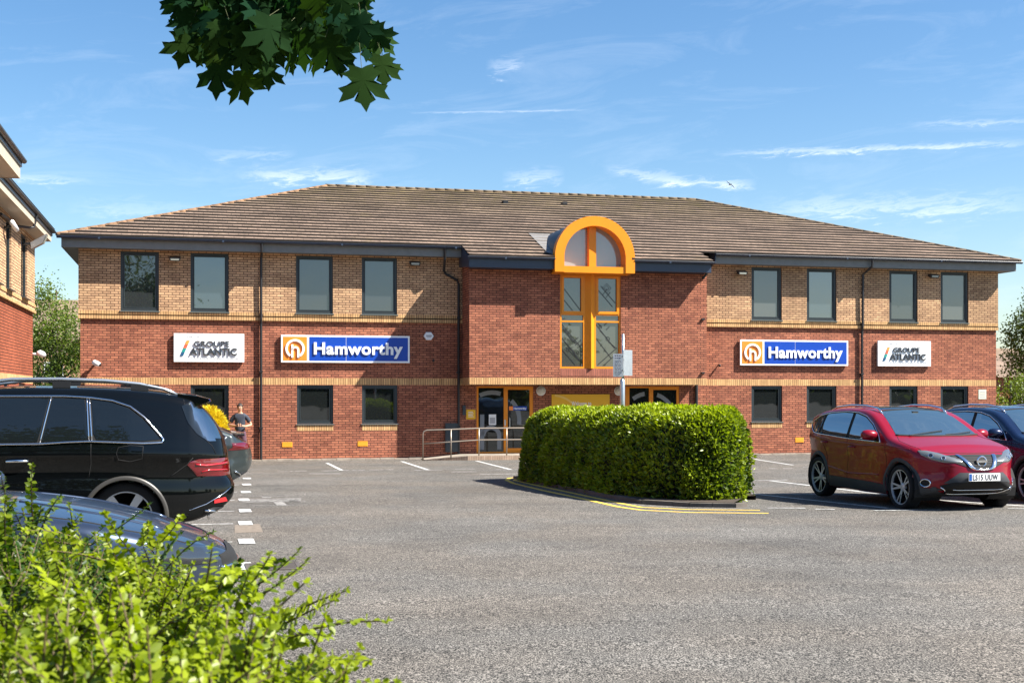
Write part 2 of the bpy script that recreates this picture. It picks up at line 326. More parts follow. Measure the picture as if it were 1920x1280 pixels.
def roof_mat():
    m, t, b = node_mat('concrete_tiles'); L = t.links.new; Nn = t.nodes.new
    uv = Nn('ShaderNodeUVMap'); vec = uv.outputs[0]
    bt = Nn('ShaderNodeTexBrick'); bt.inputs['Scale'].default_value = 1; bt.inputs['Brick Width'].default_value = .30; bt.inputs['Row Height'].default_value = .34
    bt.inputs['Mortar Size'].default_value = .006; bt.inputs['Color1'].default_value = (.218, .155, .115, 1); bt.inputs['Color2'].default_value = (.165, .118, .088, 1); bt.inputs['Mortar'].default_value = (.05, .035, .03, 1)
    L(vec, bt.inputs['Vector'])
    def noise(sc, det, lo, hi, a=.3, c=.7, v=vec, ro=.65):
        n = Nn('ShaderNodeTexNoise'); n.inputs['Scale'].default_value = sc; n.inputs['Detail'].default_value = det; n.inputs['Roughness'].default_value = ro; L(v, n.inputs['Vector'])
        r = Nn('ShaderNodeMapRange'); r.inputs[1].default_value = a; r.inputs[2].default_value = c; r.inputs[3].default_value = lo; r.inputs[4].default_value = hi; L(n.outputs[0], r.inputs[0]); return r.outputs[0]
    a = Nn('ShaderNodeVectorMath'); a.operation = 'SCALE'; L(bt.outputs[0], a.inputs[0]); L(noise(.8, 6, .75, 1.3), a.inputs['Scale'])
    a2 = Nn('ShaderNodeVectorMath'); a2.operation = 'SCALE'; L(a.outputs[0], a2.inputs[0]); L(noise(9, 5, .6, 1.4), a2.inputs['Scale'])
    # moss and lichen gather towards the ridge (second uv coordinate runs up the slope)
    sx = Nn('ShaderNodeSeparateXYZ'); L(vec, sx.inputs[0])
    hi = Nn('ShaderNodeMapRange'); hi.inputs[1].default_value = 3.4; hi.inputs[2].default_value = 9.6; hi.inputs[3].default_value = 0; hi.inputs[4].default_value = 1; L(sx.outputs[1], hi.inputs[0])
    mo = Nn('ShaderNodeMath'); mo.operation = 'MULTIPLY'; L(hi.outputs[0], mo.inputs[0]); L(noise(2.2, 9, 0, 1.0, .36, .60, ro=.75), mo.inputs[1])
    patch = noise(.5, 7, 0, .45, .58, .72, ro=.7)
    mm = Nn('ShaderNodeMath'); mm.operation = 'MAXIMUM'; L(mo.outputs[0], mm.inputs[0]); L(patch, mm.inputs[1])
    x = Nn('ShaderNodeMix'); x.data_type = 'RGBA'; L(mm.outputs[0], x.inputs[0]); L(a2.outputs[0], x.inputs[6]); x.inputs[7].default_value = (.17, .135, .032, 1)
    L(x.outputs[2], b.inputs['Base Color']); b.inputs['Roughness'].default_value = .9; b.inputs['Specular IOR Level'].default_value = .2
    bp = Nn('ShaderNodeBump'); bp.inputs['Strength'].default_value = .5; bp.inputs['Distance'].default_value = .01; bp.invert = True; L(bt.outputs['Fac'], bp.inputs['Height']); L(bp.outputs[0], b.inputs['Normal'])
    return m
M['roof'] = roof_mat()
M['tile_edge'] = pm('tile_edge', (.016, .011, .008), .95, var=.4, vscale=12)  # lips under each course: joint dirt and painted shadow line in one dark colour
M['ridge'] = pm('ridge_tile', (.12, .085, .05), .9, var=.5, vscale=5, bump=.5)
M['lichen'] = pm('lichened_ridge_tile', (.18, .10, .05), .9, var=.5, vscale=7, bump=.5)
# ---------------------------------------------------------------- ground
def ground():
    g = MB(); ys = [-250, 0] ; ds = [-500, -60, 0, 1.4, 10, 20, 30, 45, 60, 120, 400]; us = [-500, -60, -20, -8, 0, 8, 20, 60, 500]
    P = [[BW(u, d, 0.0145*min(max(d, 0), 60) - (0 if d > -1 else 0)) for d in ds] for u in us]
    g.grid([[p for p in row][::-1] for row in P])
    tag(g.build('ground', M['asphalt']), kind='structure')
ground()
def strip(mb, pts, w, dz):
    """a painted line of width w on the sloping car park through world points"""
    pts = [Vector(p) for p in pts]; L_, R_ = [], []
    for i, p in enumerate(pts):
        t = pts[min(i+1, len(pts)-1)] - pts[max(i-1, 0)]; t.z = 0; t.normalize(); n = Vector((-t.y, t.x, 0))*w/2
        for lst, q in ((L_, p+n), (R_, p-n)): lst.append((q.x, q.y, GZ(q.x, q.y)+dz))
    for i in range(len(pts)-1): mb.quad(L_[i], R_[i], R_[i+1], L_[i+1])
def dense(pts, step=.4):
    out = [pts[0]]
    for a, b in zip(pts[:-1], pts[1:]):
        k = max(1, int((b-a).length/step))
        for i in range(1, k+1): out.append(a.lerp(b, i/k))
    return out
mb = MB()
for seg in (((612.9, 867.6), (640.6, 881.3)), ((752.9, 864.6), (802.5, 880.6)), ((892.9, 863.7), (957, 879.8)), ((1408, 859.6), (1487, 871.7))):
    strip(mb, [G(*seg[0]), G(*seg[1])], .10, .004)
for a, b in (((1419, 926.4), (1665, 952.4)), ((1445, 901), (1660, 927)), ((1729, 935.6), (1960, 951))): strip(mb, dense([G(*a), G(*b)]), .10, .004)
tag(mb.build('bay_lines', M['paint']), kind='structure')
mb = MB()
for a, b in (((521, 884), (549, 883.3)), ((553, 883), (575, 882.4)), ((602.7, 882.5), (654, 881.3)), ((660, 881), (684, 880.8)), ((692, 880.6), (718, 880.2)), ((722, 880.1), (738, 880)), ((776, 881.4), (829, 880.8)),
             ((853, 879.3), (890, 878.8)), ((929, 880), (975, 880)), ((1442, 878), (1455, 878)), ((1468, 878), (1486, 878)), ((1506, 875), (1516, 875)), ((1639, 957), (1765, 955.4)),
             ((1529, 954.2), (1565, 955)), ((1406, 901), (1477, 899.4)), ((1406, 925.2), (1600, 927.4)), ((1890, 953), (1960, 954))):
    strip(mb, [G(*a, .004), G(*b, .004)], .11, .008)
for a, b in (((1439, 952.6), (1510, 952.8)), ((846, 884.8), (893, 884.4)), ((580, 888), (640, 888)), ((900, 889.4), (975, 888.2))): strip(mb, [G(*a), G(*b)], .12, .008)
tag(mb.build('bay_end_dashes', M['paint_worn']), kind='structure')
mb = MB()
for px, py in ((463, 897), (462.5, 908.5), (461, 922.5), (457.5, 937), (459.5, 957.5), (460, 981), (462, 1015), (455, 1062)):
    c = G(px, py); t = E
    a = c - t*.09; b = c + t*.09; strip(mb, [a, b], .62, .0085)
    strip(mb, dense([c - t*4.6, c - t*.16]), .075, .004)
tag(mb.build('numbered_bay_marks', M['paint']), kind='structure')
mb = MB()     # faded wheelchair symbol and a pale patch left of the drive
c = G(497, 940)
def sy(pts, w):
    strip(mb, [c + E*a + N*b for a, b in pts], w, .0045)
sy([(-.28, -1.35), (.62, -1.35)], .05); sy([(.0, -1.05), (.16, -1.05)], .22); sy([(-.35, -.62), (.65, -.62)], .12)
sy([(-.38, -.35), (.62, -.30)], .20); sy([(-.38, -.08), (.60, -.02)], .18); sy([(-.30, .16), (.66, .18)], .07)
sy([(.20, .2), (.22, .95)], .16); sy([(-.28, .98), (.62, .98)], .06); sy([(-.3, -.5), (-.28, .1)], .16); sy([(.45, -.62), (.47, .05)], .14)
tag(mb.build('faded_bay_symbol', M['paint_faint']), kind='structure')
M['pale_patch'] = pm('pale_tarmac_patch', (.16, .13, .10), .9, var=.35, vscale=14)
mb = MB(); a, b_, c_, d_ = G(440, 984), G(487, 982), G(493, 997), G(440, 999)
mb.quad(*[p + Vector((0, 0, .003)) for p in (a, d_, c_, b_)]); tag(mb.build('repaired_patch', M['pale_patch']), kind='structure')
# double yellow lines round the island
YO = [(985, 893), (955, 896), (950, 900), (963, 906), (1020.8, 919.8), (1093, 934.9), (1159.8, 950), (1202, 956), (1292.7, 960.5), (1441, 962)]
YI = [(985, 896), (968, 898), (965, 900.3), (1002.7, 909), (1081, 925.8), (1150.8, 940.9), (1202, 950.7), (1292.7, 955), (1425, 956.3)]
mb = MB()
for Ln in (YO, YI): strip(mb, dense([G(*p) for p in Ln]), .095, .004)
tag(mb.build('double_yellow_lines', M['paint_y']), kind='structure')
# drain grate near the parked bonnet
def grate():
    mb = MB(); c = G(512, 1063); t = E
    z = c.z + .004
    for i in range(9):
        a = c + N*(-.20 + .05*i); mb.obox((a.x, a.y, z + .004), t*.23, N*.012, Vector((0, 0, .006)))
    for s in (-1, 1):
        a = c + t*.24*s; mb.obox((a.x, a.y, z + .005), t*.02, N*.24, Vector((0, 0, .007)))
        a = c + N*.235*s; mb.obox((a.x, a.y, z + .005), t*.26, N*.02, Vector((0, 0, .007)))
    r = empty('drain_grate', tuple(c), label='dark iron drain grate set in the asphalt beside the dark bonnet', cat='drain grate')
    o = mb.build('bars', pm('cast_iron', (.10, .085, .075), .7, .3)); o.parent = r; o.location = (-c.x, -c.y, -c.z)
    q = MB(); q.quad(*[(c + t*a + N*b + Vector((0, 0, .002))) for a, b in ((-.25, -.25), (-.25, .25), (.25, .25), (.25, -.25))])
    o = q.build('gully', M['black']); o.parent = r; o.location = (-c.x, -c.y, -c.z)
grate()
# strip of pale paving along the foot of the front
def foot():
    mb = MB()
    for u0, u1 in ((-13.5, U(792)), (U(1300), 17.95)):
        n = int((u1-u0)/.45)
        for i in range(n):
            a = u0 + (u1-u0)*i/n; b = u0 + (u1-u0)*(i+1)/n - .012
            h = .055 + random.uniform(-.008, .008)
            P = [BW(a, .004, -.02), BW(b, .004, -.02), BW(b, .22, -.02), BW(a, .22, -.02), BW(a, .004, h), BW(b, .004, h), BW(b, .22, h), BW(a, .22, h)]
            k = len(mb.v); mb.v += [tuple(p) for p in P]
            for f in ((4, 5, 6, 7)[::-1], (3, 7, 6, 2), (0, 3, 2, 1), (0, 4, 7, 3), (1, 2, 6, 5)): mb.f.append(tuple(k+j for j in f)); mb.m.append(0)
    tag(mb.build('paving_edge', M['concrete'], recalc=True), kind='structure')
foot()

# ---------------------------------------------------------------- office building
def wallpiece(mb, u0, u1, z0, z1, holes=(), d=0.0, rev=.12, m=0, uvo=0.0):
    """front wall with real openings and their reveals; local x = along, y = -d"""
    y = -d
    us = sorted({u0, u1, *[h[0] for h in holes], *[h[1] for h in holes]}); zs = sorted({z0, z1, *[h[2] for h in holes], *[h[3] for h in holes]})
    us = [u for u in us if u0 <= u <= u1]; zs = [z for z in zs if z0 <= z <= z1]
    for i in range(len(us)-1):
        for j in range(len(zs)-1):
            cu, cz = (us[i]+us[i+1])/2, (zs[j]+zs[j+1])/2
            if any(h[0] < cu < h[1] and h[2] < cz < h[3] for h in holes): continue
            a, b, c, e = us[i], us[i+1], zs[j], zs[j+1]
            mb.quad((a, y, c), (b, y, c), (b, y, e), (a, y, e), m, [(a, c-uvo), (b, c-uvo), (b, e-uvo), (a, e-uvo)])
    for a, b, c, e in holes:
        c_, e_ = max(c, z0), min(e, z1)
        mb.quad((a, y, c_), (a, y, e_), (a, y+rev, e_), (a, y+rev, c_), m, [(0, c_), (0, e_), (rev, e_), (rev, c_)])
        mb.quad((b, y, c_), (b, y+rev, c_), (b, y+rev, e_), (b, y, e_), m, [(0, c_), (rev, c_), (rev, e_), (0, e_)])
        mb.quad((a, y, e_), (b, y, e_), (b, y+rev, e_), (a, y+rev, e_), m)
        mb.quad((a, y, c_), (a, y+rev, c_), (b, y+rev, c_), (b, y, c_), m)
OB = empty('office_building', tuple(O0), TH, label='two storey brick office with orange arched window and long hipped tile roof', cat='office building')
uL, uR, DB = -13.41, 17.87, 1.15
ZB0, ZB1, ZC = 2.37, 2.58, 4.33
bu0, bu1 = U(880, DB), U(1325, DB); bz0 = UZ(1000, 720.5, DB)[1]; bz1 = bz0 + .21
up_px = [(226, 298, 468.3, 583.5), (357.3, 428.7, 471.7, 585.2), (555, 624.3, 476, 587.8), (678.3, 744.6, 479, 590),
         (1409, 1466, 498, 601), (1512.8, 1568.5, 500, 601.5), (1667.4, 1720.6, 504, 604.6), (1763.7, 1815.8, 506, 605.4)]
dn_px = [(226, 298), (357.3, 428.7), (556.7, 624.9), (678.6, 745.4), (1409, 1466.7), (1512.5, 1568.5), (1667.4, 1720.6), (1763.7, 1815.8)]
upw = [(U(a, .05), U(b, .05), 4.60, 6.40) for a, b, _, _ in up_px]
dnw = [(U(a), U(b), 1.14, 2.36) for a, b in dn_px]
door_l = (U(893.5), U(1000), .16, 2.33); door_r = (U(1172), U(1273.5), .16, 2.33)
w = MB(); wallpiece(w, uL+.05, uR-.05, -.15, ZB0, dnw + [door_l, door_r])
wallpiece(w, uL+.05, uR-.05, ZB1, ZC+.02)
for x in (uL+.05, uR-.05):
    w.quad((x, 0, -.15), (x, 16.3, -.15), (x, 16.3, ZC+.02), (x, 0, ZC+.02))
w.quad((uL+.05, 16.3, -.15), (uR-.05, 16.3, -.15), (uR-.05, 16.3, 6.5), (uL+.05, 16.3, 6.5))
w.build('wall', M['red'], OB, uv=True)
w = MB(); wallpiece(w, uL+.05, uR-.05, ZB0, ZB1, uvo=ZB0-.012)
w.build('brick_band', M['band'], OB, uv=True)
w = MB(); wallpiece(w, uL, uR, 4.60, 6.62, upw, d=.05)
for x in (uL, uR): w.quad((x, -.05, 4.35), (x, 16.35, 4.35), (x, 16.35, 6.62), (x, -.05, 6.62))
w.build('upper_wall', M['tan'], OB, uv=True)
w = MB()
def course(z0, z1, d, uvo):
    w.quad((uL-.0, -d, z0), (uR, -d, z0), (uR, -d, z1), (uL, -d, z1), 0, [(uL, z0-uvo), (uR, z0-uvo), (uR, z1-uvo), (uL, z1-uvo)])
    w.quad((uL, 0, z0), (uR, 0, z0), (uR, -d, z0), (uL, -d, z0)); w.quad((uL, -d, z1), (uR, -d, z1), (uR, 0, z1), (uL, 0, z1))
course(4.495, 4.598, .055, 4.48); course(4.35, 4.455, .075, 4.34)
w.build('corbel_course', M['band'], OB, uv=True)
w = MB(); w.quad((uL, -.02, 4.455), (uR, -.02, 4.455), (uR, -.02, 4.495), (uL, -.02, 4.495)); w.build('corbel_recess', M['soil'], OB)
def window(h, y, upper, parent=OB, fw=.075, gm=None):
    a, b, c, e = h; y0 = y + .045
    f = MB()
    f.box(a, a+fw, y0, y0+.07, c, e); f.box(b-fw, b, y0, y0+.07, c, e); f.box(a+fw, b-fw, y0, y0+.07, e-fw, e); f.box(a+fw, b-fw, y0, y0+.07, c, c+fw)
    g = fw + .012
    i = .028
    f.box(a+g, a+g+i, y0+.012, y0+.06, c+g, e-g); f.box(b-g-i, b-g, y0+.012, y0+.06, c+g, e-g); f.box(a+g+i, b-g-i, y0+.012, y0+.06, e-g-i, e-g); f.box(a+g+i, b-g-i, y0+.012, y0+.06, c+g, c+g+i)
    f.quad((a+fw, y0+.066, c+fw), (b-fw, y0+.066, c+fw), (b-fw, y0+.066, e-fw), (a+fw, y0+.066, e-fw))
    o = f.build('window', M['frame'], parent)
    p = MB(); p.quad((a+g+i-.004, y0+.05, c+g+i-.004), (b-g-i+.004, y0+.05, c+g+i-.004), (b-g-i+.004, y0+.05, e-g-i+.004), (a+g+i-.004, y0+.05, e-g-i+.004))
    p.build('pane', (gm or M['glass_up']) if upper else M['glass_dn'], o)
    s = MB(); s.box(a-.03, b+.03, y-.035, y+.05, c-.028, c-.002); s.build('sill', M['sill'], o)
    if not upper:
        z1 = c-.03; z0 = z1-.18; s = MB(); s.quad((a, -.004, z0), (b, -.004, z0), (b, -.004, z1), (a, -.004, z1), 0, [(a, .02), (b, .02), (b, .20), (a, .20)]); s.build('brick_sill', M['band'], o, uv=True)
for h, g_ in zip(upw, (None, 'glass_sky', None, None, 'glass_blind', 'glass_sky', None, 'glass_blind')): window(h, -.05, True, gm=g_ and M[g_])
for h in dnw: window(h, 0, False)
# --- projecting centre block
w = MB(); cw0, cw1 = U(1050.3, DB), U(1164, DB); cz0, cz1 = UZ(1107, 690.6, DB)[1], UZ(1107, 509, DB)[1]
wallpiece(w, bu0, bu1, bz1, 6.45, [(cw0, cw1, cz0, 6.45)], d=DB, rev=.1)
for x in (bu0, bu1): w.quad((x, -DB, bz1), (x, .01, bz1), (x, .01, 6.45), (x, -DB, 6.45))
w.build('block_wall', M['red'], OB, uv=True)
w = MB(); wallpiece(w, bu0-.004, bu1+.004, bz0, bz1, d=DB+.004, uvo=bz0-.012)
for x in (bu0-.004, bu1+.004): w.quad((x, -DB-.004, bz0), (x, 0, bz0), (x, 0, bz1), (x, -DB-.004, bz1), 0, [(0, .01), (DB, .01), (DB, .22), (0, .22)])
w.build('block_brick_band', M['band'], OB, uv=True)
w = MB(); w.quad((bu0, 0, bz0), (bu1, 0, bz0), (bu1, -DB, bz0), (bu0, -DB, bz0)); w.build('block_soffit', M['soffit'], OB)
w = MB(); w.quad((cw0, -DB-.004, cz0-.235), (cw1, -DB-.004, cz0-.235), (cw1, -DB-.004, cz0-.02), (cw0, -DB-.004, cz0-.02), 0, [(cw0, .01), (cw1, .01), (cw1, .225), (cw0, .225)])
w.build('window_soldier_course', M['redband'], OB, uv=True)
# tall orange window
def px2(px, py, d=DB): u, z = UZ(px, py, d); return u, z
yF = -DB + .03
cf = MB(); t = .055
cf.box(cw0, cw0+t, yF, yF+.08, cz0, 6.4); cf.box(cw1-t, cw1, yF, yF+.08, cz0, 6.4); cf.box(cw0+t, cw1-t, yF, yF+.08, cz0, cz0+t)
m0, m1 = U(1097.6, DB), U(1114.5, DB); mc = (m0+m1)/2 + .02
cf.box(m0-.06, m0, yF, yF+.08, cz0+t, 6.4); cf.box(m1, m1+.06, yF, yF+.08, cz0+t, 6.4)
i = len(cf.v); cf.v += [(m0, yF-.0, cz0-.0), (mc, yF-.11, cz0), (m1, yF, cz0), (m0, yF, 6.4), (mc, yF-.11, 6.4), (m1, yF, 6.4)]
cf.f += [(i, i+1, i+4, i+3), (i+1, i+2, i+5, i+4), (i, i+2, i+1)]; cf.m += [0, 0, 0]
zt0, zt1 = UZ(1107, 603, DB)[1], UZ(1107, 591, DB)[1]
for a, b in ((cw0+t, m0-.06), (m1+.06, cw1-t)):
    cf.box(a, b, yF, yF+.07, zt0-.02, zt0+.03); cf.box(a, b, yF, yF+.07, zt1-.0, zt1+.05)
    f = .075; zz0, zz1 = zt1+.05, UZ(1107, 517, DB)[1]
    cf.box(a, b, yF, yF+.07, zz1, 6.4)
    cf.box(a, a+f, yF-.02, yF+.06, zz0, zz1); cf.box(b-f, b, yF-.02, yF+.06, zz0, zz1); cf.box(a+f, b-f, yF-.02, yF+.06, zz0, zz0+f); cf.box(a+f, b-f, yF-.02, yF+.06, zz1-f, zz1)
tall = cf.build('tall_window', M['orange'], OB)
M['glass_etch'] = glass_mat('tinted_window_glass', (.055, .060, .052), .09, .9)
p = MB(); p.quad((cw0+.02, yF+.055, cz0+.02), (cw1-.02, yF+.055, cz0+.02), (cw1-.02, yF+.055, 6.4), (cw0+.02, yF+.055, 6.4)); p.build('pane', M['glass_etch'], tall)
# pipework drawing film on the panes
fl = MB(); yf = yF + .049
def film(x0, y0, x1, y1, wd=.012):
    (a, b), (c, e) = UZ(x0, y0, DB), UZ(x1, y1, DB); t_ = Vector((c-a, 0, e-b)); n_ = Vector((-t_.z, 0, t_.x)).normalized()*wd
    A, B = Vector((a, yf, b)), Vector((c, yf, e)); fl.quad(A-n_, B-n_, B+n_, A+n_)
for s in ((1055, 608, 1090, 650), (1055, 612, 1082, 645), (1056, 616, 1076, 641), (1055, 634, 1094, 682), (1055, 655, 1080, 684), (1062, 650, 1088, 676), (1060, 640, 1080, 662), (1075, 641, 1086, 632), (1080, 647, 1091, 637),
          (1084, 652, 1093, 645), (1118, 607, 1154, 653), (1122, 605, 1130, 615), (1126, 619, 1140, 634), (1118, 633, 1148, 672), (1122, 684, 1158, 652), (1134, 684, 1159, 662), (1134, 610, 1140, 604), (1138, 618, 1144, 612), (1142, 640, 1156, 652),
          (1059, 541, 1090, 582), (1120, 540, 1150, 575), (1128, 536, 1155, 568), (1131, 553, 1140, 541), (1137, 558, 1146, 547), (1057, 560, 1075, 582)): film(*s)
for (cx, cy, r) in ((1141, 635, .07), (1066, 655, .06), (1085, 660, .05), (1127, 612, .05)):
    u_, z_ = UZ(cx, cy, DB); n = 14
    for k in range(n):
        g0, g1 = 2*math.pi*k/n, 2*math.pi*(k+1)/n
        fl.quad((u_+r*math.cos(g0), yf, z_+r*math.sin(g0)), (u_+r*math.cos(g1), yf, z_+r*math.sin(g1)), (u_+(r-.018)*math.cos(g1), yf, z_+(r-.018)*math.sin(g1)), (u_+(r-.018)*math.cos(g0), yf, z_+(r-.018)*math.sin(g0)))
for (x0, y0, s_) in ((1139, 540, .16), (1139, 540, .09)):
    u_, z_ = UZ(x0, y0, DB)
    for k in range(4):
        g0, g1 = math.pi/2*k, math.pi/2*(k+1); A = Vector((u_+s_*math.cos(g0), yf, z_+s_*math.sin(g0))); B = Vector((u_+s_*math.cos(g1), yf, z_+s_*math.sin(g1))); nn = Vector((B.z-A.z, 0, A.x-B.x)).normalized()*.012
        fl.quad(A, B, B-nn, A-nn)
fl.build('window_film', M['black'], tall)
# arched dormer
DA = DB + .62; ac, az_ = UZ(1116.2, 483.5, DA); aR = U(1190.6, DA) - ac; aI = U(1173.4, DA) - ac; ab = UZ(1116, 510.8, DA)[1]; aback = DA - .50
def arch_pts(r, n=28):
    return [(ac - r, ab)] + [(ac - r*math.cos(math.pi*k/n), az_ + r*math.sin(math.pi*k/n)) for k in range(n+1)] + [(ac + r, ab)]
o_, i_ = arch_pts(aR), arch_pts(aI)
am = MB()
for k in range(len(o_)-1):
    (a, b), (c, e), (a2, b2), (c2, e2) = o_[k], o_[k+1], i_[k], i_[k+1]
    am.quad((a, -DA, b), (c, -DA, e), (c2, -DA, e2), (a2, -DA, b2))
    am.quad((a2, -DA, b2), (c2, -DA, e2), (c2, -aback, e2), (a2, -aback, b2)); am.quad((a, -DA+.16, b), (a, -DA, b), (a, -DA, b), (a, -DA+.16, b)) if False else None
    am.quad((c, -DA, e), (a, -DA, b), (a, -DA+.30, b), (c, -DA+.30, e))
for s in (-1, 1):
    x0, x1 = sorted((ac+s*aI, ac+s*aR)); am.quad((x0, -DA, ab), (x1, -DA, ab), (x1, -aback, ab), (x0, -aback, ab))
az0 = UZ(1116, 500, DA-.1)[1]
am.box(ac-aI+.001, ac+aI-.001, -DA+.04, -aback, ab-.012, az0)
ml, mr2 = U(1107.7, DA-.1), U(1121, DA-.1)
am.box(ml, mr2, -aback-.22, -aback-.02, az0, az_+aI+.01)
arch = am.build('arched_window', M['orange'], OB, recalc=True)
gp = MB(); ip = arch_pts(aI)
gp.poly([(x, -aback-.01, z) for x, z in ip]); 
M['glass_arch'] = glass_mat('arch_glass', (.25, .26, .24), .10, .9)
gp.build('pane', M['glass_arch'], arch)
bm_ = MB(); n = 24; rr = aR-.05
rows = []
for d_ in (DA-.28, 0, -2.9): rows.append([(ac - rr*math.cos(math.pi*k/n), -d_, az_ + rr*math.sin(math.pi*k/n)) for k in range(n+1)])
bm_.grid(rows); bm_.quad((ac-rr, -DA+.28, az_), (ac-rr, 2.9, az_), (ac-rr, 2.9, ab), (ac-rr, -DA+.28, ab)); bm_.quad((ac+rr, -DA+.28, az_), (ac+rr, 2.9, az_), (ac+rr, 2.9, ab), (ac+rr, -DA+.28, ab))
bm_.build('barrel_roof', M['barrel'], arch, smooth=True)
w = MB(); w.quad((ac-rr, -aback, ab-.01), (ac+rr, -aback, ab-.01), (ac+rr, 0, ab-.01), (ac-rr, 0, ab-.01)); w.box(ac-rr, ac+rr, -aback+.0, -DB+.02, ab-.02, ab+.1); w.build('arch_soffit', M['orange'], arch)
# --- roof
SL = .357; ZE = 6.78; EV = .55; DR = -8.2
ue0, ue1 = uL-EV+.02, uR+EV-.02
be0, be1 = U(879, 1.7), U(1336, 1.7)
def roof_z(d): return ZE + SL*(EV-d)
rm = MB(); run = .40; rows = int(round((EV-DR)/run)); run = (EV-DR)/rows
def tile_row(r):
    d0 = EV - r*run; d1 = d0 - run; lift = .056
    a0, a1 = (ue0 + (EV-d0), ue1 - (EV-d0)) if r >= 0 else (be0, be1)
    b0, b1 = (ue0 + (EV-d1), ue1 - (EV-d1)) if r >= 0 else (be0, be1)
    n = max(2, int((a1-a0)/(.9 if r >= 0 else .25))); js = [random.uniform(-.007, .007) for _ in range(n+1)]; jd = [random.uniform(-.012, .012) for _ in range(n+1)]
    for i in range(n):
        x0, x1 = a0+(a1-a0)*i/n, a0+(a1-a0)*(i+1)/n; y0, y1 = b0+(b1-b0)*i/n, b0+(b1-b0)*(i+1)/n
        zl0, zl1 = roof_z(d0)+lift+js[i], roof_z(d0)+lift+js[i+1]; zu = roof_z(d1)+.004
        e0, e1 = -d0-.025+jd[i], -d0-.025+jd[i+1]
        if r < 0 and ac-aR+.02 < (x0+x1)/2 < ac+aR-.02: continue
        v0, v1 = (r)*.34+.001, (r+1)*.34
        rm.quad((x0, e0, zl0), (x1, e1, zl1), (y1, -d1, zu), (y0, -d1, zu), 0, [(x0, v0), (x1, v0), (y1, v1), (y0, v1)])
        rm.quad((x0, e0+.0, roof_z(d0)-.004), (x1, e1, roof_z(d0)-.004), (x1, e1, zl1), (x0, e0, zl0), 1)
nb = int(round(DB/run)); assert nb == 3
for r in range(-nb, rows): tile_row(r)
DE = EV + nb*run; zr = roof_z(DR)
ur0, ur1 = ue0+(EV-DR), ue1-(EV-DR); yb = 16.3+EV
def flat(p, uvs): rm.quad(*p, 0, uvs)
flat([(ue1, -EV, ZE), (ue1, yb, ZE), (ur1, 8.2, zr), (ur1, 8.2, zr)], [(0, 0), (17, 0), (9, 9.3), (9, 9.3)])
flat([(ue0, yb, ZE), (ue0, -EV, ZE), (ur0, 8.2, zr), (ur0, 8.2, zr)], [(0, 0), (17, 0), (9, 9.3), (9, 9.3)])
flat([(ue1, yb, ZE), (ue0, yb, ZE), (ur0, 8.2, zr), (ur1, 8.2, zr)], [(0, 0), (31, 0), (22, 9.3), (9, 9.3)])
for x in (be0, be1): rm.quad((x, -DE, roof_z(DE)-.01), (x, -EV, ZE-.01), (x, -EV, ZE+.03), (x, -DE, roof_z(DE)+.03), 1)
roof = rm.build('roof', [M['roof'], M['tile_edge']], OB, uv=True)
def ridge(name, a, b, mat, r=.062):
    mb = MB(); a, b = Vector(a), Vector(b); L_ = (b-a).length; n = max(1, int(L_/.38)); t = (b-a).normalized()
    for k in range(n):
        p = a + t*(L_*k/n - .05); q = a + t*(L_*(k+1)/n); j = random.uniform(-.008, .008)
        mb.tube([p + Vector((0, 0, j*.5-.03)), q + Vector((0, 0, j*.5-.034))], [r*1.03, r*.98], 9)
    mb.build(name, mat, roof, smooth=True)
ridge('hip_tiles', (ue0, -EV, ZE+.05), (ur0, 8.2, zr+.05), M['lichen']); ridge('hip_tiles', (ue1, -EV, ZE+.05), (ur1, 8.2, zr+.05), M['ridge']); ridge('ridge_tiles', (ur0, 8.2, zr+.06), (ur1, 8.2, zr+.06), M['ridge'])
def roofhit(px, py, dz=0):                      # where a sight line meets the front slope, in building metres
    lo, hi = -8.0, 1.7
    for _ in range(50):
        d = (lo+hi)/2; z = UZ(px, py, d)[1]
        if z > roof_z(d)+dz: hi = d          # sight line above the roof here: the hit lies farther back
        else: lo = d
    return U(px, d), d, roof_z(d)+dz
for px, py in ((947, 382), (1058, 384.5)):
    u, d, z = roofhit(px, py); q = MB(); q.box(u-.09, u+.09, -d-.12, -d+.14, z-.03, z+.11); q.box(u-.07, u+.07, -d-.125, -d-.12, z, z+.08); q.build('roof_vent', M['black'], roof)
lf = MB(); P = [roofhit(991, 437, .055), roofhit(1046, 439, .055), roofhit(1046, 484, .055), roofhit(1027, 474, .055)]
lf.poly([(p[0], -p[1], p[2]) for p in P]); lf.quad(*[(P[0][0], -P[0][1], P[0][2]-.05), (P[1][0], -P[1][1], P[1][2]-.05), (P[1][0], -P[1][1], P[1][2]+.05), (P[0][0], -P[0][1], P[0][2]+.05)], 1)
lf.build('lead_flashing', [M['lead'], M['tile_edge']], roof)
# --- eaves
def gutter(name, u0, u1, d, zt, mat, parent=OB, r=.062, axis='u', mat2=None):
    mb = MB(); n = 8; prof = [(-r*math.cos(math.pi*k/n), -r*math.sin(math.pi*k/n)) for k in range(n+1)]
    if axis == 'u':
        mb.grid([[(u, -(d+a), zt+b) for a, b in prof] for u in (u0, u1)])
        for u in (u0, u1): mb.poly([(u, -(d+a), zt+b) for a, b in prof])
        mb.tube([(u0, -(d+r), zt), (u1, -(d+r), zt)], .008, 6)
        k = u0 + 1.2
        while k < u1: mb.box(k-.03, k+.03, -(d+r+.006), -(d-r), zt-r-.006, zt-.01); k += 3.6
    o = mb.build(name, mat, parent, recalc=True); return o
mg0, mg1 = U(868, .6), U(1342, .6)
gutter('gutter', uL-EV-.02, mg0, EV+.03, 6.745, M['navy_metal']); gutter('gutter', mg1, uR+EV+.05, EV+.03, 6.745, M['navy_metal'])
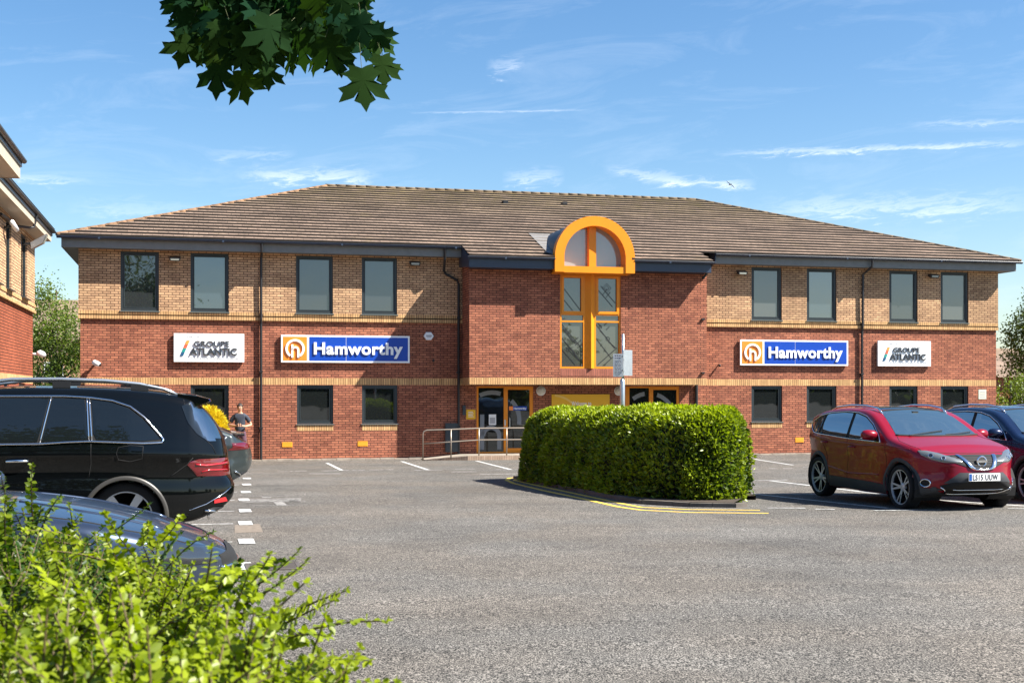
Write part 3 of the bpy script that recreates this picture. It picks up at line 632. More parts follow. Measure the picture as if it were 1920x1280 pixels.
gutter('gutter', be0-.04, ac-aR+.01, EV+DB+.03, 6.745-SL*DB, M['navy_metal']); gutter('gutter', ac+aR-.01, be1+.04, EV+DB+.03, 6.745-SL*DB, M['navy_metal'])
def fascia(u0, u1, d, z0, z1, mat, back=None, name='fascia'):
    mb = MB(); mb.box(u0, u1, -d, -d+.03, z0, z1)
    if back is not None: mb.quad((u0, -d+.03, z0+.004), (u1, -d+.03, z0+.004), (u1, -back, z0+.004), (u0, -back, z0+.004))
    return mb.build(name, mat, OB)
FE = .45
fascia(uL-FE, mg0, FE, 6.437, 6.76, M['fascia']); fascia(mg1, uR+FE, FE, 6.437, 6.76, M['fascia'])
for a, b in ((uL-FE+.03, mg0), (mg1, uR+FE-.03)): s = MB(); s.box(a, b, -FE+.03, 0, 6.445, 6.47); s.build('soffit', M['fascia'], OB)
for x0, x1 in ((uL-FE+.03, uL), (uR, uR+FE-.03)): s = MB(); s.box(x0, x1, 0, 16.3, 6.446, 6.469); s.build('soffit', M['fascia'], OB)
for x in (uL-FE, uR+FE-.03):
    q = MB(); q.box(x, x+.03, -FE+.03, 16.7, 6.437, 6.76); q.build('side_fascia', M['fascia'], OB)
q = MB(); q.box(mg0-.03, mg0+.0, -FE-.1, -.05, 6.437, 6.85); q.box(mg1, mg1+.03, -FE-.1, -.05, 6.437, 6.85); q.build('eave_end_board', M['navy_metal'], OB)
fz = 6.437 - SL*DB - .02
fascia(be0+.10, ac-aR+.02, EV+DB-.05, fz, 6.76-SL*DB-.02, M['navy_metal'], DB-.02, 'block_fascia')
fascia(ac+aR-.02, be1-.10, EV+DB-.05, fz, 6.76-SL*DB-.02, M['navy_metal'], DB-.02, 'block_fascia')
q = MB()
for x0, x1 in ((be0+.02, be0+.10), (be1-.10, be1-.02)):
    i = len(q.v); yy0, yy1 = -(EV+DB-.05), -.05
    for x in (x0, x1): q.v += [(x, yy0, fz), (x, yy1, fz+.15), (x, yy1, ZE+SL*.5), (x, yy0, 6.76-SL*DB-.02)]
    for f in ((0, 1, 2, 3), (4, 7, 6, 5), (0, 4, 5, 1), (0, 3, 7, 4), (3, 2, 6, 7)): q.f.append(tuple(i+k for k in f)); q.m.append(0)
q.build('block_end_board', M['navy_metal'], OB)
# --- pipes
def pipe(pts, name='downpipe', r=.042, mat=None):
    mb = MB(); mb.tube(pts, r, 10)
    zt = max(p[2] for p in pts); zb = min(p[2] for p in pts); x, y = pts[-1][0], pts[-1][1]; z = 1.0
    while z < zt-1: mb.box(x-.055, x+.055, y-.05, y+.07, z, z+.05); z += 1.75
    return mb.build(name, mat or M['black'], OB, smooth=False)
u = U(489.6, .12); pipe([(u, -.58, 6.70), (u, -.56, 6.44), (u, -.14, 6.30), (u, -.12, 4.4), (u, -.075, 4.25), (u, -.075, .0)])
u = U(1617.5, .12); pipe([(u+.12, -.58, 6.70), (u+.12, -.56, 6.46), (u, -.14, 6.22), (u, -.12, 4.4), (u, -.075, 4.25), (u, -.075, .0)])
u = U(860, .1); uo = U(834, .5); pipe([(uo, -.58, 6.72), (uo, -.50, 6.35), (uo+.03, -.18, 6.02), (uo+.1, -.12, 5.92), (u-.05, -.12, 5.72), (u, -.1, 5.6), (u, -.08, 4.2), (u, -.08, .0)])
u = U(1305.5, .06); pipe([(be1, -EV-DB-.03, 6.30), (be1+.04, -1.25, 6.1), (be1-.12, -1.17, 5.85)], r=.04); pipe([(u, -.07, 2.4), (u, -.07, 0)], r=.055)
# --- entrance doors
def door(side):
    a, b, c, e = door_l if side == 'l' else door_r
    px = (lambda p: U(p, -.03))
    y0, y1 = .02, .09
    f = MB(); t = .05
    if side == 'l': P = [893.5, 897, 944.5, 952, 993, 1000]
    else: P = [1172, 1180, 1217, 1224.5, 1268.5, 1273.5]
    q = [px(p) for p in P]; q[0], q[-1] = a, b
    f.box(q[0], q[1], y0, y1, c, e); f.box(q[2], q[3], y0, y1, c, e); f.box(q[4], q[5], y0, y1, c, e)
    f.box(q[1], q[2], y0, y1, e-t, e); f.box(q[3], q[4], y0, y1, e-.11, e); f.box(q[1], q[2], y0, y1, c, c+.05); f.box(q[3], q[4], y0, y1, c, c+.16)
    dr = f.build('door', M['orange'], OB)
    g = MB(); g.quad((q[1]-.01, y0+.04, c+.03), (q[4]+.01, y0+.04, c+.03), (q[4]+.01, y0+.04, e-.03), (q[1]-.01, y0+.04, e-.03)); g.build('door_glass', M['glass_dn'], dr)
    hx = (q[3]+.05) if side == 'l' else (q[2]-.05)
    h = MB(); h.tube([(hx, y0, .95), (hx, y0-.06, .97), (hx, y0-.06, 1.30), (hx, y0, 1.32)], .014, 8); h.build('handle', M['galv'], dr)
    k = MB(); k.box(q[2]+.02, q[2]+.06, y0-.01, y0, 1.05, 1.25); k.build('lock_plate', M['galv'], dr)
    # frosted rings and letter on the glass
    m_ = MB(); yy = y0 + .036
    def arc(cx, cz, r, g0, g1, wd, lim=None):
        n = 22
        for k in range(n):
            A = g0+(g1-g0)*k/n; B = g0+(g1-g0)*(k+1)/n
            pts = [(cx+r*math.cos(A), cz+r*math.sin(A)), (cx+r*math.cos(B), cz+r*math.sin(B)), (cx+(r-wd)*math.cos(B), cz+(r-wd)*math.sin(B)), (cx+(r-wd)*math.cos(A), cz+(r-wd)*math.sin(A))]
            if any(not (q[1] < p[0] < q[2] or q[3] < p[0] < q[4]) for p in pts): continue
            if any(not (c+.06 < p[1] < e-.06) for p in pts): continue
            m_.quad(*[(p[0], yy, p[1]) for p in pts])
    if side == 'l':
        cx = q[1] + (q[2]-q[1])*.55
        arc(cx, 1.22, .98, -.15, math.pi+.15, .14)
        m_.quad((q[1]+.06, yy, c+.12), (q[1]+.20, yy, c+.12), (q[1]+.20, yy, 1.42), (q[1]+.06, yy, 1.42))
        arc(q[1]+.43, .72, .34, 0, math.pi, .14); m_.quad((q[1]+.63, yy, c+.12), (q[1]+.77, yy, c+.12), (q[1]+.77, yy, .72), (q[1]+.63, yy, .72)) if q[1]+.77 < q[2] else None
    else:
        cx = q[2]; arc(cx, 1.15, 1.02, -.15, math.pi+.15, .14)
    m_.build('frosted_logo', pm('frosted_film', (.16, .175, .19), .5), dr)
    return q, dr
ql, doorL = door('l'); qr, doorR = door('r')
for q, dr in ((ql, doorL), (qr, doorR)):
    lx = q[3]+.05 if dr is doorL else q[1]+.03
    p = MB(); p.box(lx, lx+.60, .045, .052, 1.55, 1.68); s_ = p.build('door_sticker', M['blue_sign'], dr)
    p = MB(); p.box(lx, lx+.13, .041, .0445, 1.55, 1.68); p.build('orange_square', M['orange_sign'], s_)
    text('sticker_lettering', 'Hamworthy', .42, (lx+.155, .044, 1.585), M['white_sign'], s_, bold=.03, ext=.001)
p = MB(); x = ql[1]+.35; p.box(x, x+.24, .044, .05, 1.08, 1.42); nt_ = p.build('door_notice', M['white'], doorL); p = MB(); p.box(x+.03, x+.21, .0415, .0435, 1.12, 1.32); p.build('notice_picture', M['grey_text'], nt_)
# air bricks painted yellow
for a, b, c, e in ((528.9, 548.2, 828.7, 838), (670.6, 689.3, 826.8, 836.3), (1491, 1506.6, 820, 829)):
    (x0, z1), (x1, z0) = UZ(a, c), UZ(b, e); q = MB(); q.box(x0, x1, -.012, 0.0, z0, z1)
    for k in range(4):
        zz = z0 + (z1-z0)*(k+.5)/4
        q.box(x0+.015, x1-.015, -.018, -.012, zz-.008, zz+.008)
    q.build('air_vent', M['yellow_orange'], OB)
q = MB(); (x0, z1), (x1, z0) = UZ(834, 793), UZ(858.5, 847); q.box(x0, x1, -.10, 0, z0, z1); q.box(x0+.02, x1-.02, -.108, -.10, z0+.02, z1-.02); q.build('meter_cupboard', M['grey_metal'], OB)
# ramp and step at the entrance
q = MB(); x0, x1, x2 = U(797, .9), U(872, 1), U(1315, 1.2); D1 = 1.45
i = len(q.v); q.v += [(x0, 0, .03), (x0, -.9, .03), (x1, -D1, .155), (x1, 0, .155), (x2, -D1, .155), (x2, 0, .155)]
q.f += [(0, 1, 2, 3), (3, 2, 4, 5)]; q.m += [0, 0]
q.quad((x0, -.9, -.05), (x1, -D1, -.05), (x1, -D1, .155), (x0, -.9, .03), 1); q.quad((x1, -D1, -.05), (x2, -D1, -.05), (x2, -D1, .155), (x1, -D1, .155), 1); q.quad((x2, -D1, -.05), (x2, 0, -.05), (x2, 0, .155), (x2, -D1, .155), 1)
M['step_brick'] = brick_mat('step_bricks', (.36, .26, .19), (.28, .20, .14), (.14, .10, .08), bw=.075, rh=.24, swap=True)
q.build('entrance_ramp', [M['concrete'], M['step_brick']], OB, uv=True)
OBM = OB.matrix_world.copy() if False else Matrix.Translation(O0) @ Matrix.Rotation(TH, 4, 'Z')
def onwall(name, u, d, z, label, cat, group=None):
    return empty(name, tuple(BW(u, d, z)), TH, label=label, cat=cat, group=group)
# handrail
def handrail():
    D = 1.35; X = lambda p: U(p, D)
    b = X(793); r = onwall('handrail', b, D, .02, 'bare steel handrail with two rails beside the entrance ramp', 'handrail')
    P = [(793, 862), (845.6, 856.5), (898, 852), (950, 852)]; xs = [X(p[0])-b for p in P] + [X(1002)-b, X(1055)-b]; zb = [.0, .07, .13, .13, .13, .13]
    zt = [UZ(793, 811, D)[1]-.02, UZ(845.6, 804.8, D)[1]-.02, UZ(898, 802.5, D)[1]-.02]; zt += [zt[2]]*3; zm = [UZ(793, 831.7, D)[1]-.02, UZ(845.6, 828, D)[1]-.02, UZ(898, 824.4, D)[1]-.02]; zm += [zm[2]]*3
    for x, a, c in list(zip(xs, zb, zt))[1:]:
        q = MB(); q.tube([(x, 0, a-.03), (x, 0, c)], .021, 8); q.build('post', M['rail_metal'], r, smooth=True)
    q = MB(); q.tube([(0, 0, -.03), (0, 0, zt[0]-.02), (.03, 0, zt[0]+.04), (.12, 0, zt[0]+.08)] + [(x, 0, z) for x, z in list(zip(xs, zt))[1:]], .021, 8); q.build('top_rail', M['rail_metal'], r, smooth=True)
    q = MB(); q.tube([(x, 0, z) for x, z in zip(xs, zm)], .018, 8); q.build('middle_rail', M['rail_metal'], r, smooth=True)
handrail()

# ---------------------------------------------------------------- signs and fittings on the front
def logo(parent, cx, cz, s, y, mat, depth, name='round_emblem'):
    """an open ring around a small h whose legs run out of the bottom of the ring"""
    mb = MB(); R1, R0 = .5*s, .385*s
    def ringseg(g0, g1, r1, r0, n, cx=cx, cz=cz):
        for k in range(n):
            A, B = g0+(g1-g0)*k/n, g0+(g1-g0)*(k+1)/n
            pts = [(cx+r1*math.cos(A), cz+r1*math.sin(A)), (cx+r1*math.cos(B), cz+r1*math.sin(B)), (cx+r0*math.cos(B), cz+r0*math.sin(B)), (cx+r0*math.cos(A), cz+r0*math.sin(A))]
            f = [(p[0], y-depth, p[1]) for p in pts]; bk = [(p[0], y, p[1]) for p in pts]
            mb.quad(*f); mb.quad(f[0], f[1], bk[1], bk[0]); mb.quad(f[3], f[2], bk[2], bk[3])
    ringseg(R(-56), R(236), R1, R0, 36)
    st = .10*s
    mb.box(cx-.19*s, cx-.19*s+st, y-depth, y, cz-.47*s, cz+.22*s); mb.box(cx+.12*s, cx+.12*s+st, y-depth, y, cz-.47*s, cz-.08*s)
    ringseg(0, math.pi, .205*s, .105*s, 14, cx+.015*s, cz-.08*s)
    return mb.build(name, mat, parent, recalc=True)
def sign_hamworthy(x0, x1, label):
    (u0, z1), (u1, _) = UZ(x0[0], x0[1], .1), UZ(x1[0], x1[1], .1); z0 = UZ(x0[0], x0[2], .1)[1]
    w, h = u1-u0, z1-z0
    r = onwall('shop_sign', u0, .0, z0, label, 'sign', 'blue and orange company signs on the front')
    q = MB(); q.box(0, w, -.11, -.03, 0, h); q.box(.1, w-.1, -.03, -.004, .1, h-.1); q.build('sign_box', M['white_sign'], r)
    b = .055; sq = h - 2*b
    q = MB(); q.box(b, b+sq, -.114, -.111, b, h-b); q.build('orange_panel', M['orange_sign'], r)
    bx0 = b + sq + .07; mid = bx0 + (w-bx0-b)*.37
    q = MB(); q.box(bx0, mid-.007, -.114, -.111, b, h-b); q.box(mid+.007, w-b, -.114, -.111, b, h-b); q.build('blue_panel', M['blue_sign'], r)
    logo(r, b+sq/2, h/2, sq*.80, -.114, M['white_sign'], .035)
    text('lettering', 'Hamworthy', (w-bx0-b)*.90, (bx0+(w-bx0-b)*.045, -.135, h*.31), M['white_sign'], r, bold=.032, ext=.013, h=h*.42, spacing=1.07)
sign_hamworthy((527, 627.5, 679), (768, 629), 'blue company sign with orange emblem on the front left of the entrance')
sign_hamworthy((1388, 636.5, 684.5), (1590, 638), 'blue company sign with orange emblem on the front, right half, behind the red car')
def sign_group(x0, x1, label, stripe_cols):
    (u0, z1), (u1, _) = UZ(x0[0], x0[1], .1), UZ(x1[0], x1[1], .1); z0 = UZ(x0[0], x0[2], .1)[1]
    w, h = u1-u0, z1-z0
    r = onwall('white_sign', u0, 0, z0, label, 'sign', 'white group signs on the front')
    q = MB(); q.box(0, w, -.11, -.03, 0, h); q.box(.1, w-.1, -.03, -.004, .1, h-.1); q.build('sign_box', M['white_sign'], r)
    st = MB()
    for k in range(4):
        a, c = k/4, (k+1)/4
        lx = lambda t: w*(.085 + .095*t); z_ = lambda t: h*(.20 + .55*t)
        st.quad((lx(a), -.125, z_(a)), (lx(a)+w*.045, -.125, z_(a)), (lx(c)+w*.045, -.125, z_(c)), (lx(c), -.125, z_(c)), k)
        st.quad((lx(a), -.11, z_(a)), (lx(a), -.125, z_(a)), (lx(c), -.125, z_(c)), (lx(c), -.11, z_(c)), k)
    st.build('stripe_emblem', stripe_cols, r)
    text('upper_lettering', 'GROUPE', w*.50, (w*.285, -.128, h*.55), M['dark_text'], r, bold=.0, ext=.016, h=h*.19)
    text('lower_lettering', 'ATLANTIC', w*.67, (w*.225, -.130, h*.25), M['dark_text'], r, bold=.02, ext=.018, h=h*.235)
    text('small_lettering', 'UK, ROI & NORTH AMERICA DIVISIONS', w*.70, (w*.215, -.113, h*.10), M['grey_text'], r, ext=.001, h=h*.055)
    text('small_lettering', 'PART OF', w*.17, (w*.19, -.113, h*.85), M['grey_text'], r, ext=.001, h=h*.06)
SC4 = [pm('stripe_navy', (.01, .08, .17), .5), pm('stripe_teal', (.01, .25, .22), .5), pm('stripe_red', (.62, .11, .05), .5), pm('stripe_amber', (.80, .30, .06), .5)]
sign_group((326, 624.5, 678), (458, 625.8), 'white sign with striped slash emblem near the left end of the front', SC4)
sign_group((1646, 638.5, 686), (1745, 639.5), 'white sign with striped slash emblem near the right end of the front', SC4)
# welcome board
def welcome():
    (u0, z1), (u1, _) = UZ(1034, 739, 0), UZ(1142.5, 739, 0); w = u1-u0; h = 1.05
    r = onwall('welcome_board', u0, 0, z1-h, 'ochre yellow welcome board on the shaded wall between the doors', 'sign')
    q = MB(); q.box(0, w, -.03, -.004, 0, h); q.build('board', M['yellow_sign'], r)
    q = MB()
    for k in range(16):
        A, B = R(90-k*4), R(90-(k+1)*4); cx, cz, r1, r0 = w*.02, h-1.0, 1.0, .93
        pts = [(cx+r1*math.cos(A), cz+r1*math.sin(A)), (cx+r1*math.cos(B), cz+r1*math.sin(B)), (cx+r0*math.cos(B), cz+r0*math.sin(B)), (cx+r0*math.cos(A), cz+r0*math.sin(A))]
        if all(0 < p[0] < w and 0 < p[1] < h for p in pts): q.quad(*[(p[0], -.032, p[1]) for p in pts])
    q.build('arc_print', pm('pale_yellow_print', (.78, .50, .10), .5), r)
    text('welcome_lettering', 'Welcome to', w*.34, (w*.34, -.033, h-.36), M['white_sign'], r, bold=.01, ext=.001, h=.13)
    text('welcome_lettering', 'Hamworthy', w*.46, (w*.34, -.033, h-.60), M['white_sign'], r, bold=.025, ext=.001, h=.17)
welcome()
def plaque():
    (u0, z1), (u1, z0) = UZ(874, 767.5), UZ(891.5, 785.5); w, h = u1-u0, z1-z0
    r = onwall('wall_plaque', u0, 0, z0, 'small yellow plaque on the wall just left of the entrance door', 'plaque')
    q = MB(); q.box(0, w, -.015, -.003, 0, h); q.build('plate', M['yellow_sign'], r)
    q = MB()
    for k in range(4): q.box(w*.22, w*(.78-.08*(k % 2)), -.0175, -.0155, h*(.24+.16*k), h*(.29+.16*k))
    q.build('small_print', M['white_sign'], r)
plaque()
q = MB(); (a, z1), (b, z0) = UZ(867, 760), UZ(872.5, 778); r = onwall('entry_panel', a, 0, z0, 'slim grey entry panel on the wall left of the yellow plaque', 'entry panel'); q.box(0, b-a, -.06, -.002, 0, z1-z0); q.box(.02, b-a-.02, -.066, -.06, .1, z1-z0-.04); q.build('housing', M['grey_metal'], r)
def bulkhead(px, label):
    u, z = UZ(px, 732.5); r = onwall('bulkhead_lamp', u, 0, z, label, 'wall lamp', 'round white wall lamps under the overhang')
    q = MB(); q.lathe([(.0, -.11), (.06, -.105), (.11, -.085), (.135, -.05), (.14, -.03)], axis='y', n=24); q.build('diffuser', pm('opal_glass', (.55, .53, .47), .35), r, smooth=True)
    q = MB(); q.lathe([(.14, -.03), (.155, -.028), (.155, -.002)], axis='y', n=24); q.build('base_ring', M['white'], r, smooth=True)
bulkhead(1014, 'round white wall lamp between the left door and the yellow board'); bulkhead(1160, 'round white wall lamp between the yellow board and the right door, behind the signpost')
def alarm():
    u, z = UZ(803.5, 630); r = onwall('alarm_box', u, 0, z, 'white hexagonal alarm box on the shaded wall right of the blue sign', 'alarm box')
    q = MB(); hx = [(.155*math.cos(R(60*k)), .135*math.sin(R(60*k))) for k in range(6)]
    f = [(x, -.07, z_) for x, z_ in hx]; bk = [(x*1.08, -.003, z_*1.08) for x, z_ in hx]; q.poly(f)
    for k in range(6): q.quad(f[k], f[(k+1) % 6], bk[(k+1) % 6], bk[k])
    q.build('housing', M['white'], r, recalc=True); q = MB(); q.box(-.09, .09, -.073, -.0705, -.015, .03); q.box(-.07, .07, -.073, -.0705, -.05, -.03); q.build('print', M['grey_text'], r)
alarm()
def notice():
    (a, z1), (b, z0) = UZ(1834.5, 730), UZ(1849, 748); r = onwall('wall_notice', a, 0, z0, 'small white notice on the brick near the right corner', 'notice'); w, h = b-a, z1-z0
    q = MB(); q.box(0, w, -.012, -.003, 0, h); q.build('plate', pm('cream_plate', (.62, .60, .46), .5), r); q = MB()
    for k in range(4): q.box(w*.18, w*.82, -.0145, -.0125, h*(.22+.17*k), h*(.28+.17*k))
    q.build('print', M['grey_text'], r)
notice()
M['lens'] = pm('lamp_lens', (.35, .36, .30), .2)
def flood(px, py, label, s=1.0, d=.05):
    u, z = UZ(px, py, d+.15); r = onwall('floodlight', u, d, z, label, 'floodlight', 'small floodlights under the eaves')
    q = MB(); q.box(-.03*s, .03*s, -.16*s, -.002, .0, .05*s); q.build('bracket', M['black'], r)
    q = MB(); i = 0; q.v += [(-.17*s, -.14*s, .09*s), (.17*s, -.14*s, .09*s), (.17*s, -.34*s, .02*s), (-.17*s, -.34*s, .02*s), (-.15*s, -.16*s, -.03*s), (.15*s, -.16*s, -.03*s), (.15*s, -.32*s, -.07*s), (-.15*s, -.32*s, -.07*s)]
    q.f += [(0, 1, 2, 3), (4, 7, 6, 5), (0, 4, 5, 1), (3, 2, 6, 7), (0, 3, 7, 4), (1, 5, 6, 2)]; q.m += [0]*6; q.build('housing', M['black'], r, recalc=True)
    q = MB(); q.quad((-.13*s, -.175*s, -.036*s), (.13*s, -.175*s, -.036*s), (.13*s, -.31*s, -.072*s), (-.13*s, -.31*s, -.072*s)); q.quad((-.12*s, -.335*s, -.05*s), (.12*s, -.335*s, -.05*s), (.13*s, -.343*s, .012*s), (-.13*s, -.343*s, .012*s)); q.build('lens', M['lens'], r)
flood(328, 486, 'small floodlight between the two upper windows at the left end'); flood(777, 494.5, 'small floodlight above the alarm box, left of the centre block')
flood(1389, 512, 'small floodlight just right of the centre block'); flood(1748, 518, 'small floodlight between the two upper windows at the right end')
def dome_cam(loc, rz, label):
    r = empty('security_camera', loc, rz, label=label, cat='camera', group='white security cameras on the walls')
    q = MB(); q.tube([(0, 0, 0), (.02, -.16, .0)], .035, 10); q.build('arm', M['white'], r, smooth=True)
    q = MB(); q.tube([(-.02, -.13, .03), (-.0, -.20, .03), (.08, -.27, .0), (.16, -.30, -.03)], [.05, .085, .08, .06], 14); q.build('housing', M['white'], r, smooth=True)
    q = MB(); q.tube([(.15, -.297, -.027), (.185, -.31, -.04)], .05, 12); q.build('lens', M['black'], r, smooth=True)
u, z = UZ(178, 682); dome_cam(tuple(BW(u, 0, z)), TH, 'white security camera on the red brick at the left end of the front')
for px, py, l in ((1347, 684, 'tiny black sensor on the red brick right of the centre block'), (812, 675, 'tiny black sensor below the alarm box on the shaded brick')):
    u, z = UZ(px, py); r = onwall('wall_sensor', u, 0, z, l, 'sensor', 'tiny black sensors on the front'); q = MB(); q.tube([(0, 0, 0), (0, -.10, .0), (-.02, -.16, -.03)], [.02, .03, .04], 8); q.build('housing', M['black'], r, smooth=True)

# ---------------------------------------------------------------- neighbouring wing on the left
def left_wing():
    ul, d0, d1 = -14.46, 2.16, 13.4
    L = empty('neighbouring_building', tuple(BW(ul, d0, 0)), TH, label='sunlit brick office wing with pale eaves at the left edge', cat='office building')
    # local: x = u-ul, y = -(d-d0)
    def D(px):            # distance along the wall seen at this pixel column
        a = (px-960)/FPX; return (a*(42.13+ul*ST) - ul*CT)/(ST + a*CT)
    wins = [(D(47), D(35.5)), (D(17), D(7.0))]
    wins = [(w0-d0, w1-d0) for w0, w1 in wins]; wins += [(wins[1][1]+1.1, wins[1][1]+2.3), (wins[1][1]+3.6, wins[1][1]+4.8)]
    Lw = d1-d0
    def side(mb, a0, a1, z0, z1, holes, x=0.0, rev=.10, uvo=0):
        us = sorted({a0, a1, *[h[0] for h in holes], *[h[1] for h in holes]}); zs = sorted({z0, z1, *[h[2] for h in holes], *[h[3] for h in holes]})
        for i in range(len(us)-1):
            for j in range(len(zs)-1):
                cu, cz = (us[i]+us[i+1])/2, (zs[j]+zs[j+1])/2
                if any(h[0] < cu < h[1] and h[2] < cz < h[3] for h in holes): continue
                a, b, c, e = us[i], us[i+1], zs[j], zs[j+1]; mb.quad((x, -b, c), (x, -a, c), (x, -a, e), (x, -b, e), 0, [(-b, c-uvo), (-a, c-uvo), (-a, e-uvo), (-b, e-uvo)])
        for a, b, c, e in holes:
            for s in (a, b): mb.quad((x, -s, c), (x-rev, -s, c), (x-rev, -s, e), (x, -s, e), 0, [(0, c), (rev, c), (rev, e), (0, e)])
            mb.quad((x, -a, c), (x, -b, c), (x-rev, -b, c), (x-rev, -a, c)); mb.quad((x, -a, e), (x, -b, e), (x-rev, -b, e), (x-rev, -a, e))
    hs_ = [(a, b, 4.62, 6.30) for a, b in wins]
    q = MB(); side(q, 0, Lw, -.2, ZB0, [(a, b, 1.14, 2.36) for a, b in wins]); side(q, 0, Lw, ZB1, 4.35, []); q.quad((0, 0, -.2), (-14, 0, -.2), (-14, 0, 4.35), (0, 0, 4.35)); q.build('wall', M['red_l'], L, uv=True)
    q = MB(); side(q, 0, Lw, ZB0, ZB1, [], uvo=ZB0-.012); q.quad((0, 0, ZB0), (-14, 0, ZB0), (-14, 0, ZB1), (0, 0, ZB1)); q.build('brick_band', M['band'], L, uv=True)
    q = MB(); side(q, -.05, Lw, 4.42, 6.6, hs_, x=.05); q.quad((.05, .05, 4.42), (-14, .05, 4.42), (-14, .05, 6.6), (.05, .05, 6.6)); q.build('upper_wall', M['tan'], L, uv=True)
    q = MB(); q.box(-.01, .085, -Lw, .08, 4.35, 4.42); q.box(-.01, .07, -Lw, .07, 4.52, 4.60); q.build('corbel_course', M['band'], L, uv=True)
    for a, b in wins:
        for c, e, up in ((4.62, 6.30, 1), (1.14, 2.36, 0)):
            f = MB(); x = (.05 if up else 0)-.04; fw = .06
            f.box(x-.06, x, -b, -b+fw, c, e); f.box(x-.06, x, -a-fw, -a, c, e); f.box(x-.06, x, -b+fw, -a-fw, c, c+fw); f.box(x-.06, x, -b+fw, -a-fw, e-fw, e)
            o = f.build('window', M['frame'], L); p = MB(); p.quad((x-.03, -b+.03, c+.03), (x-.03, -a-.03, c+.03), (x-.03, -a-.03, e-.03), (x-.03, -b+.03, e-.03)); p.build('pane', M['glass_dn'], o)
            s = MB(); s.box(x, x+.15, -b-.02, -a+.02, c-.03, c-.004); s.build('sill', M['frame'], o)
    # eaves
    q = MB(); q.box(FE-.03, FE, -Lw, FE, 6.437, 6.72); q.box(-14, FE-.03, FE-.03, FE, 6.437, 6.72); q.build('fascia', M['fascia_lt'], L)
    q = MB(); q.box(.05, FE-.03, -Lw, FE-.03, 6.445, 6.47); q.box(-14, .05, .05, FE-.03, 6.446, 6.47); q.build('soffit', M['soffit_lt'], L)
    g = MB(); n = 8; r_ = .062; prof = [(r_*math.cos(math.pi*k/n), -r_*math.sin(math.pi*k/n)) for k in range(n+1)]
    g.grid([[(FE+.06+a, y, 6.745+b) for a, b in prof] for y in (-Lw, FE+.1)]); g.poly([(FE+.06+a, FE+.1, 6.745+b) for a, b in prof]); g.box(FE+.0, FE+.03, -Lw, FE+.05, 6.60, 6.78); g.build('gutter', M['grey_metal'], L, recalc=True)
    y1, y2 = EV, -Lw-8; rise = SL*7
    rf = MB(); rf.quad((EV, y2, 6.8), (EV, y1, 6.8), (EV-7, y1-7, 6.8+rise), (EV-7, y2, 6.8+rise), 0, [(0, 0), (20, 0), (13, 7), (0, 7)]); rf.quad((EV, y1, 6.8), (-14, y1, 6.8), (-14+7-EV, y1-7, 6.8+rise), (EV-7, y1-7, 6.8+rise), 0, [(0, 0), (14, 0), (7, 7), (7, 7)])
    rf.build('roof', M['roof'], L, uv=True)
    # nearer projecting bay of the same wing: only its eave corner reaches the picture
    bx = .55
    q = MB(); q.box(-3, bx, -Lw-8, -Lw, -.2, 4.35); q.build('bay_wall', M['red_l'], L, uv=True); q = MB(); q.box(-3, bx+.05, -Lw-8, -Lw+.05, 4.36, 6.43); q.build('bay_upper_wall', M['tan'], L, uv=True)
    q = MB(); q.box(bx+FE, bx+FE+.03, -Lw-8, -Lw+.25, 6.42, 6.76); q.box(-3, bx+FE, -Lw+.22, -Lw+.25, 6.42, 6.76); q.build('bay_fascia', M['fascia_lt'], L)
    q = MB(); q.box(-3, bx+FE, -Lw-8, -Lw+.22, 6.43, 6.46); q.build('bay_soffit', M['soffit_lt'], L)
    g = MB(); g.grid([[(bx+FE+.09+a, y, 6.80+b) for a, b in prof] for y in (-Lw-8, -Lw+.35)]); g.poly([(bx+FE+.09+a, -Lw+.35, 6.80+b) for a, b in prof]); g.box(bx+FE+.03, bx+FE+.06, -Lw-8, -Lw+.3, 6.66, 6.83); g.build('bay_gutter', M['grey_metal'], L, recalc=True)
    rf = MB(); rf.quad((bx+EV, -Lw-8, 6.84), (bx+EV, -Lw+.3, 6.84), (bx-6, -Lw+.3, 6.84+SL*6.5), (bx-6, -Lw-8, 6.84+SL*6.5), 0, [(0, 0), (8, 0), (8, 7), (0, 7)]); rf.build('bay_roof', M['roof'], L, uv=True)
    # pipe leaving the gutter
    dd = D(30)-d0; q = MB(); q.tube([(FE+.06, -dd, 6.68), (FE-.02, -dd-.02, 6.36), (.35, -dd-.1, 6.33), (.12, -dd-.8, 6.28), (.12, -dd-3.5, 6.22)], .035, 8); q.build('downpipe', M['black'], L)
    # fittings on that wall (things of their own)
    p = BW(ul+.05, D(38), 6.02)
    r = empty('floodlight', tuple(p), TH+R(90), label='large pale floodlight on the neighbouring wing beside its window', cat='floodlight')
    q = MB(); q.box(-.04, .04, -.28, 0, -.03, .03); q.build('bracket', M['black'], r)
    q = MB(); q.v += [(-.18, -.22, .02), (.18, -.22, .02), (.18, -.62, .26), (-.18, -.62, .26), (-.15, -.24, -.14), (.15, -.24, -.14), (.15, -.52, .02), (-.15, -.52, .02)]
    q.f += [(0, 1, 2, 3), (4, 7, 6, 5), (0, 4, 5, 1), (3, 2, 6, 7), (0, 3, 7, 4), (1, 5, 6, 2)]; q.m += [0]*6; q.build('housing', M['galv'], r, recalc=True)
    q = MB(); q.quad((-.14, -.535, .015), (.14, -.535, .015), (.16, -.622, .235), (-.16, -.622, .235)); q.build('lens', M['lens'], r)
    p = BW(ul+.05, D(3), 6.02); r = empty('wall_lamp', tuple(p), TH+R(90), label='white tubular lamp cut by the left edge of the photo', cat='wall lamp')
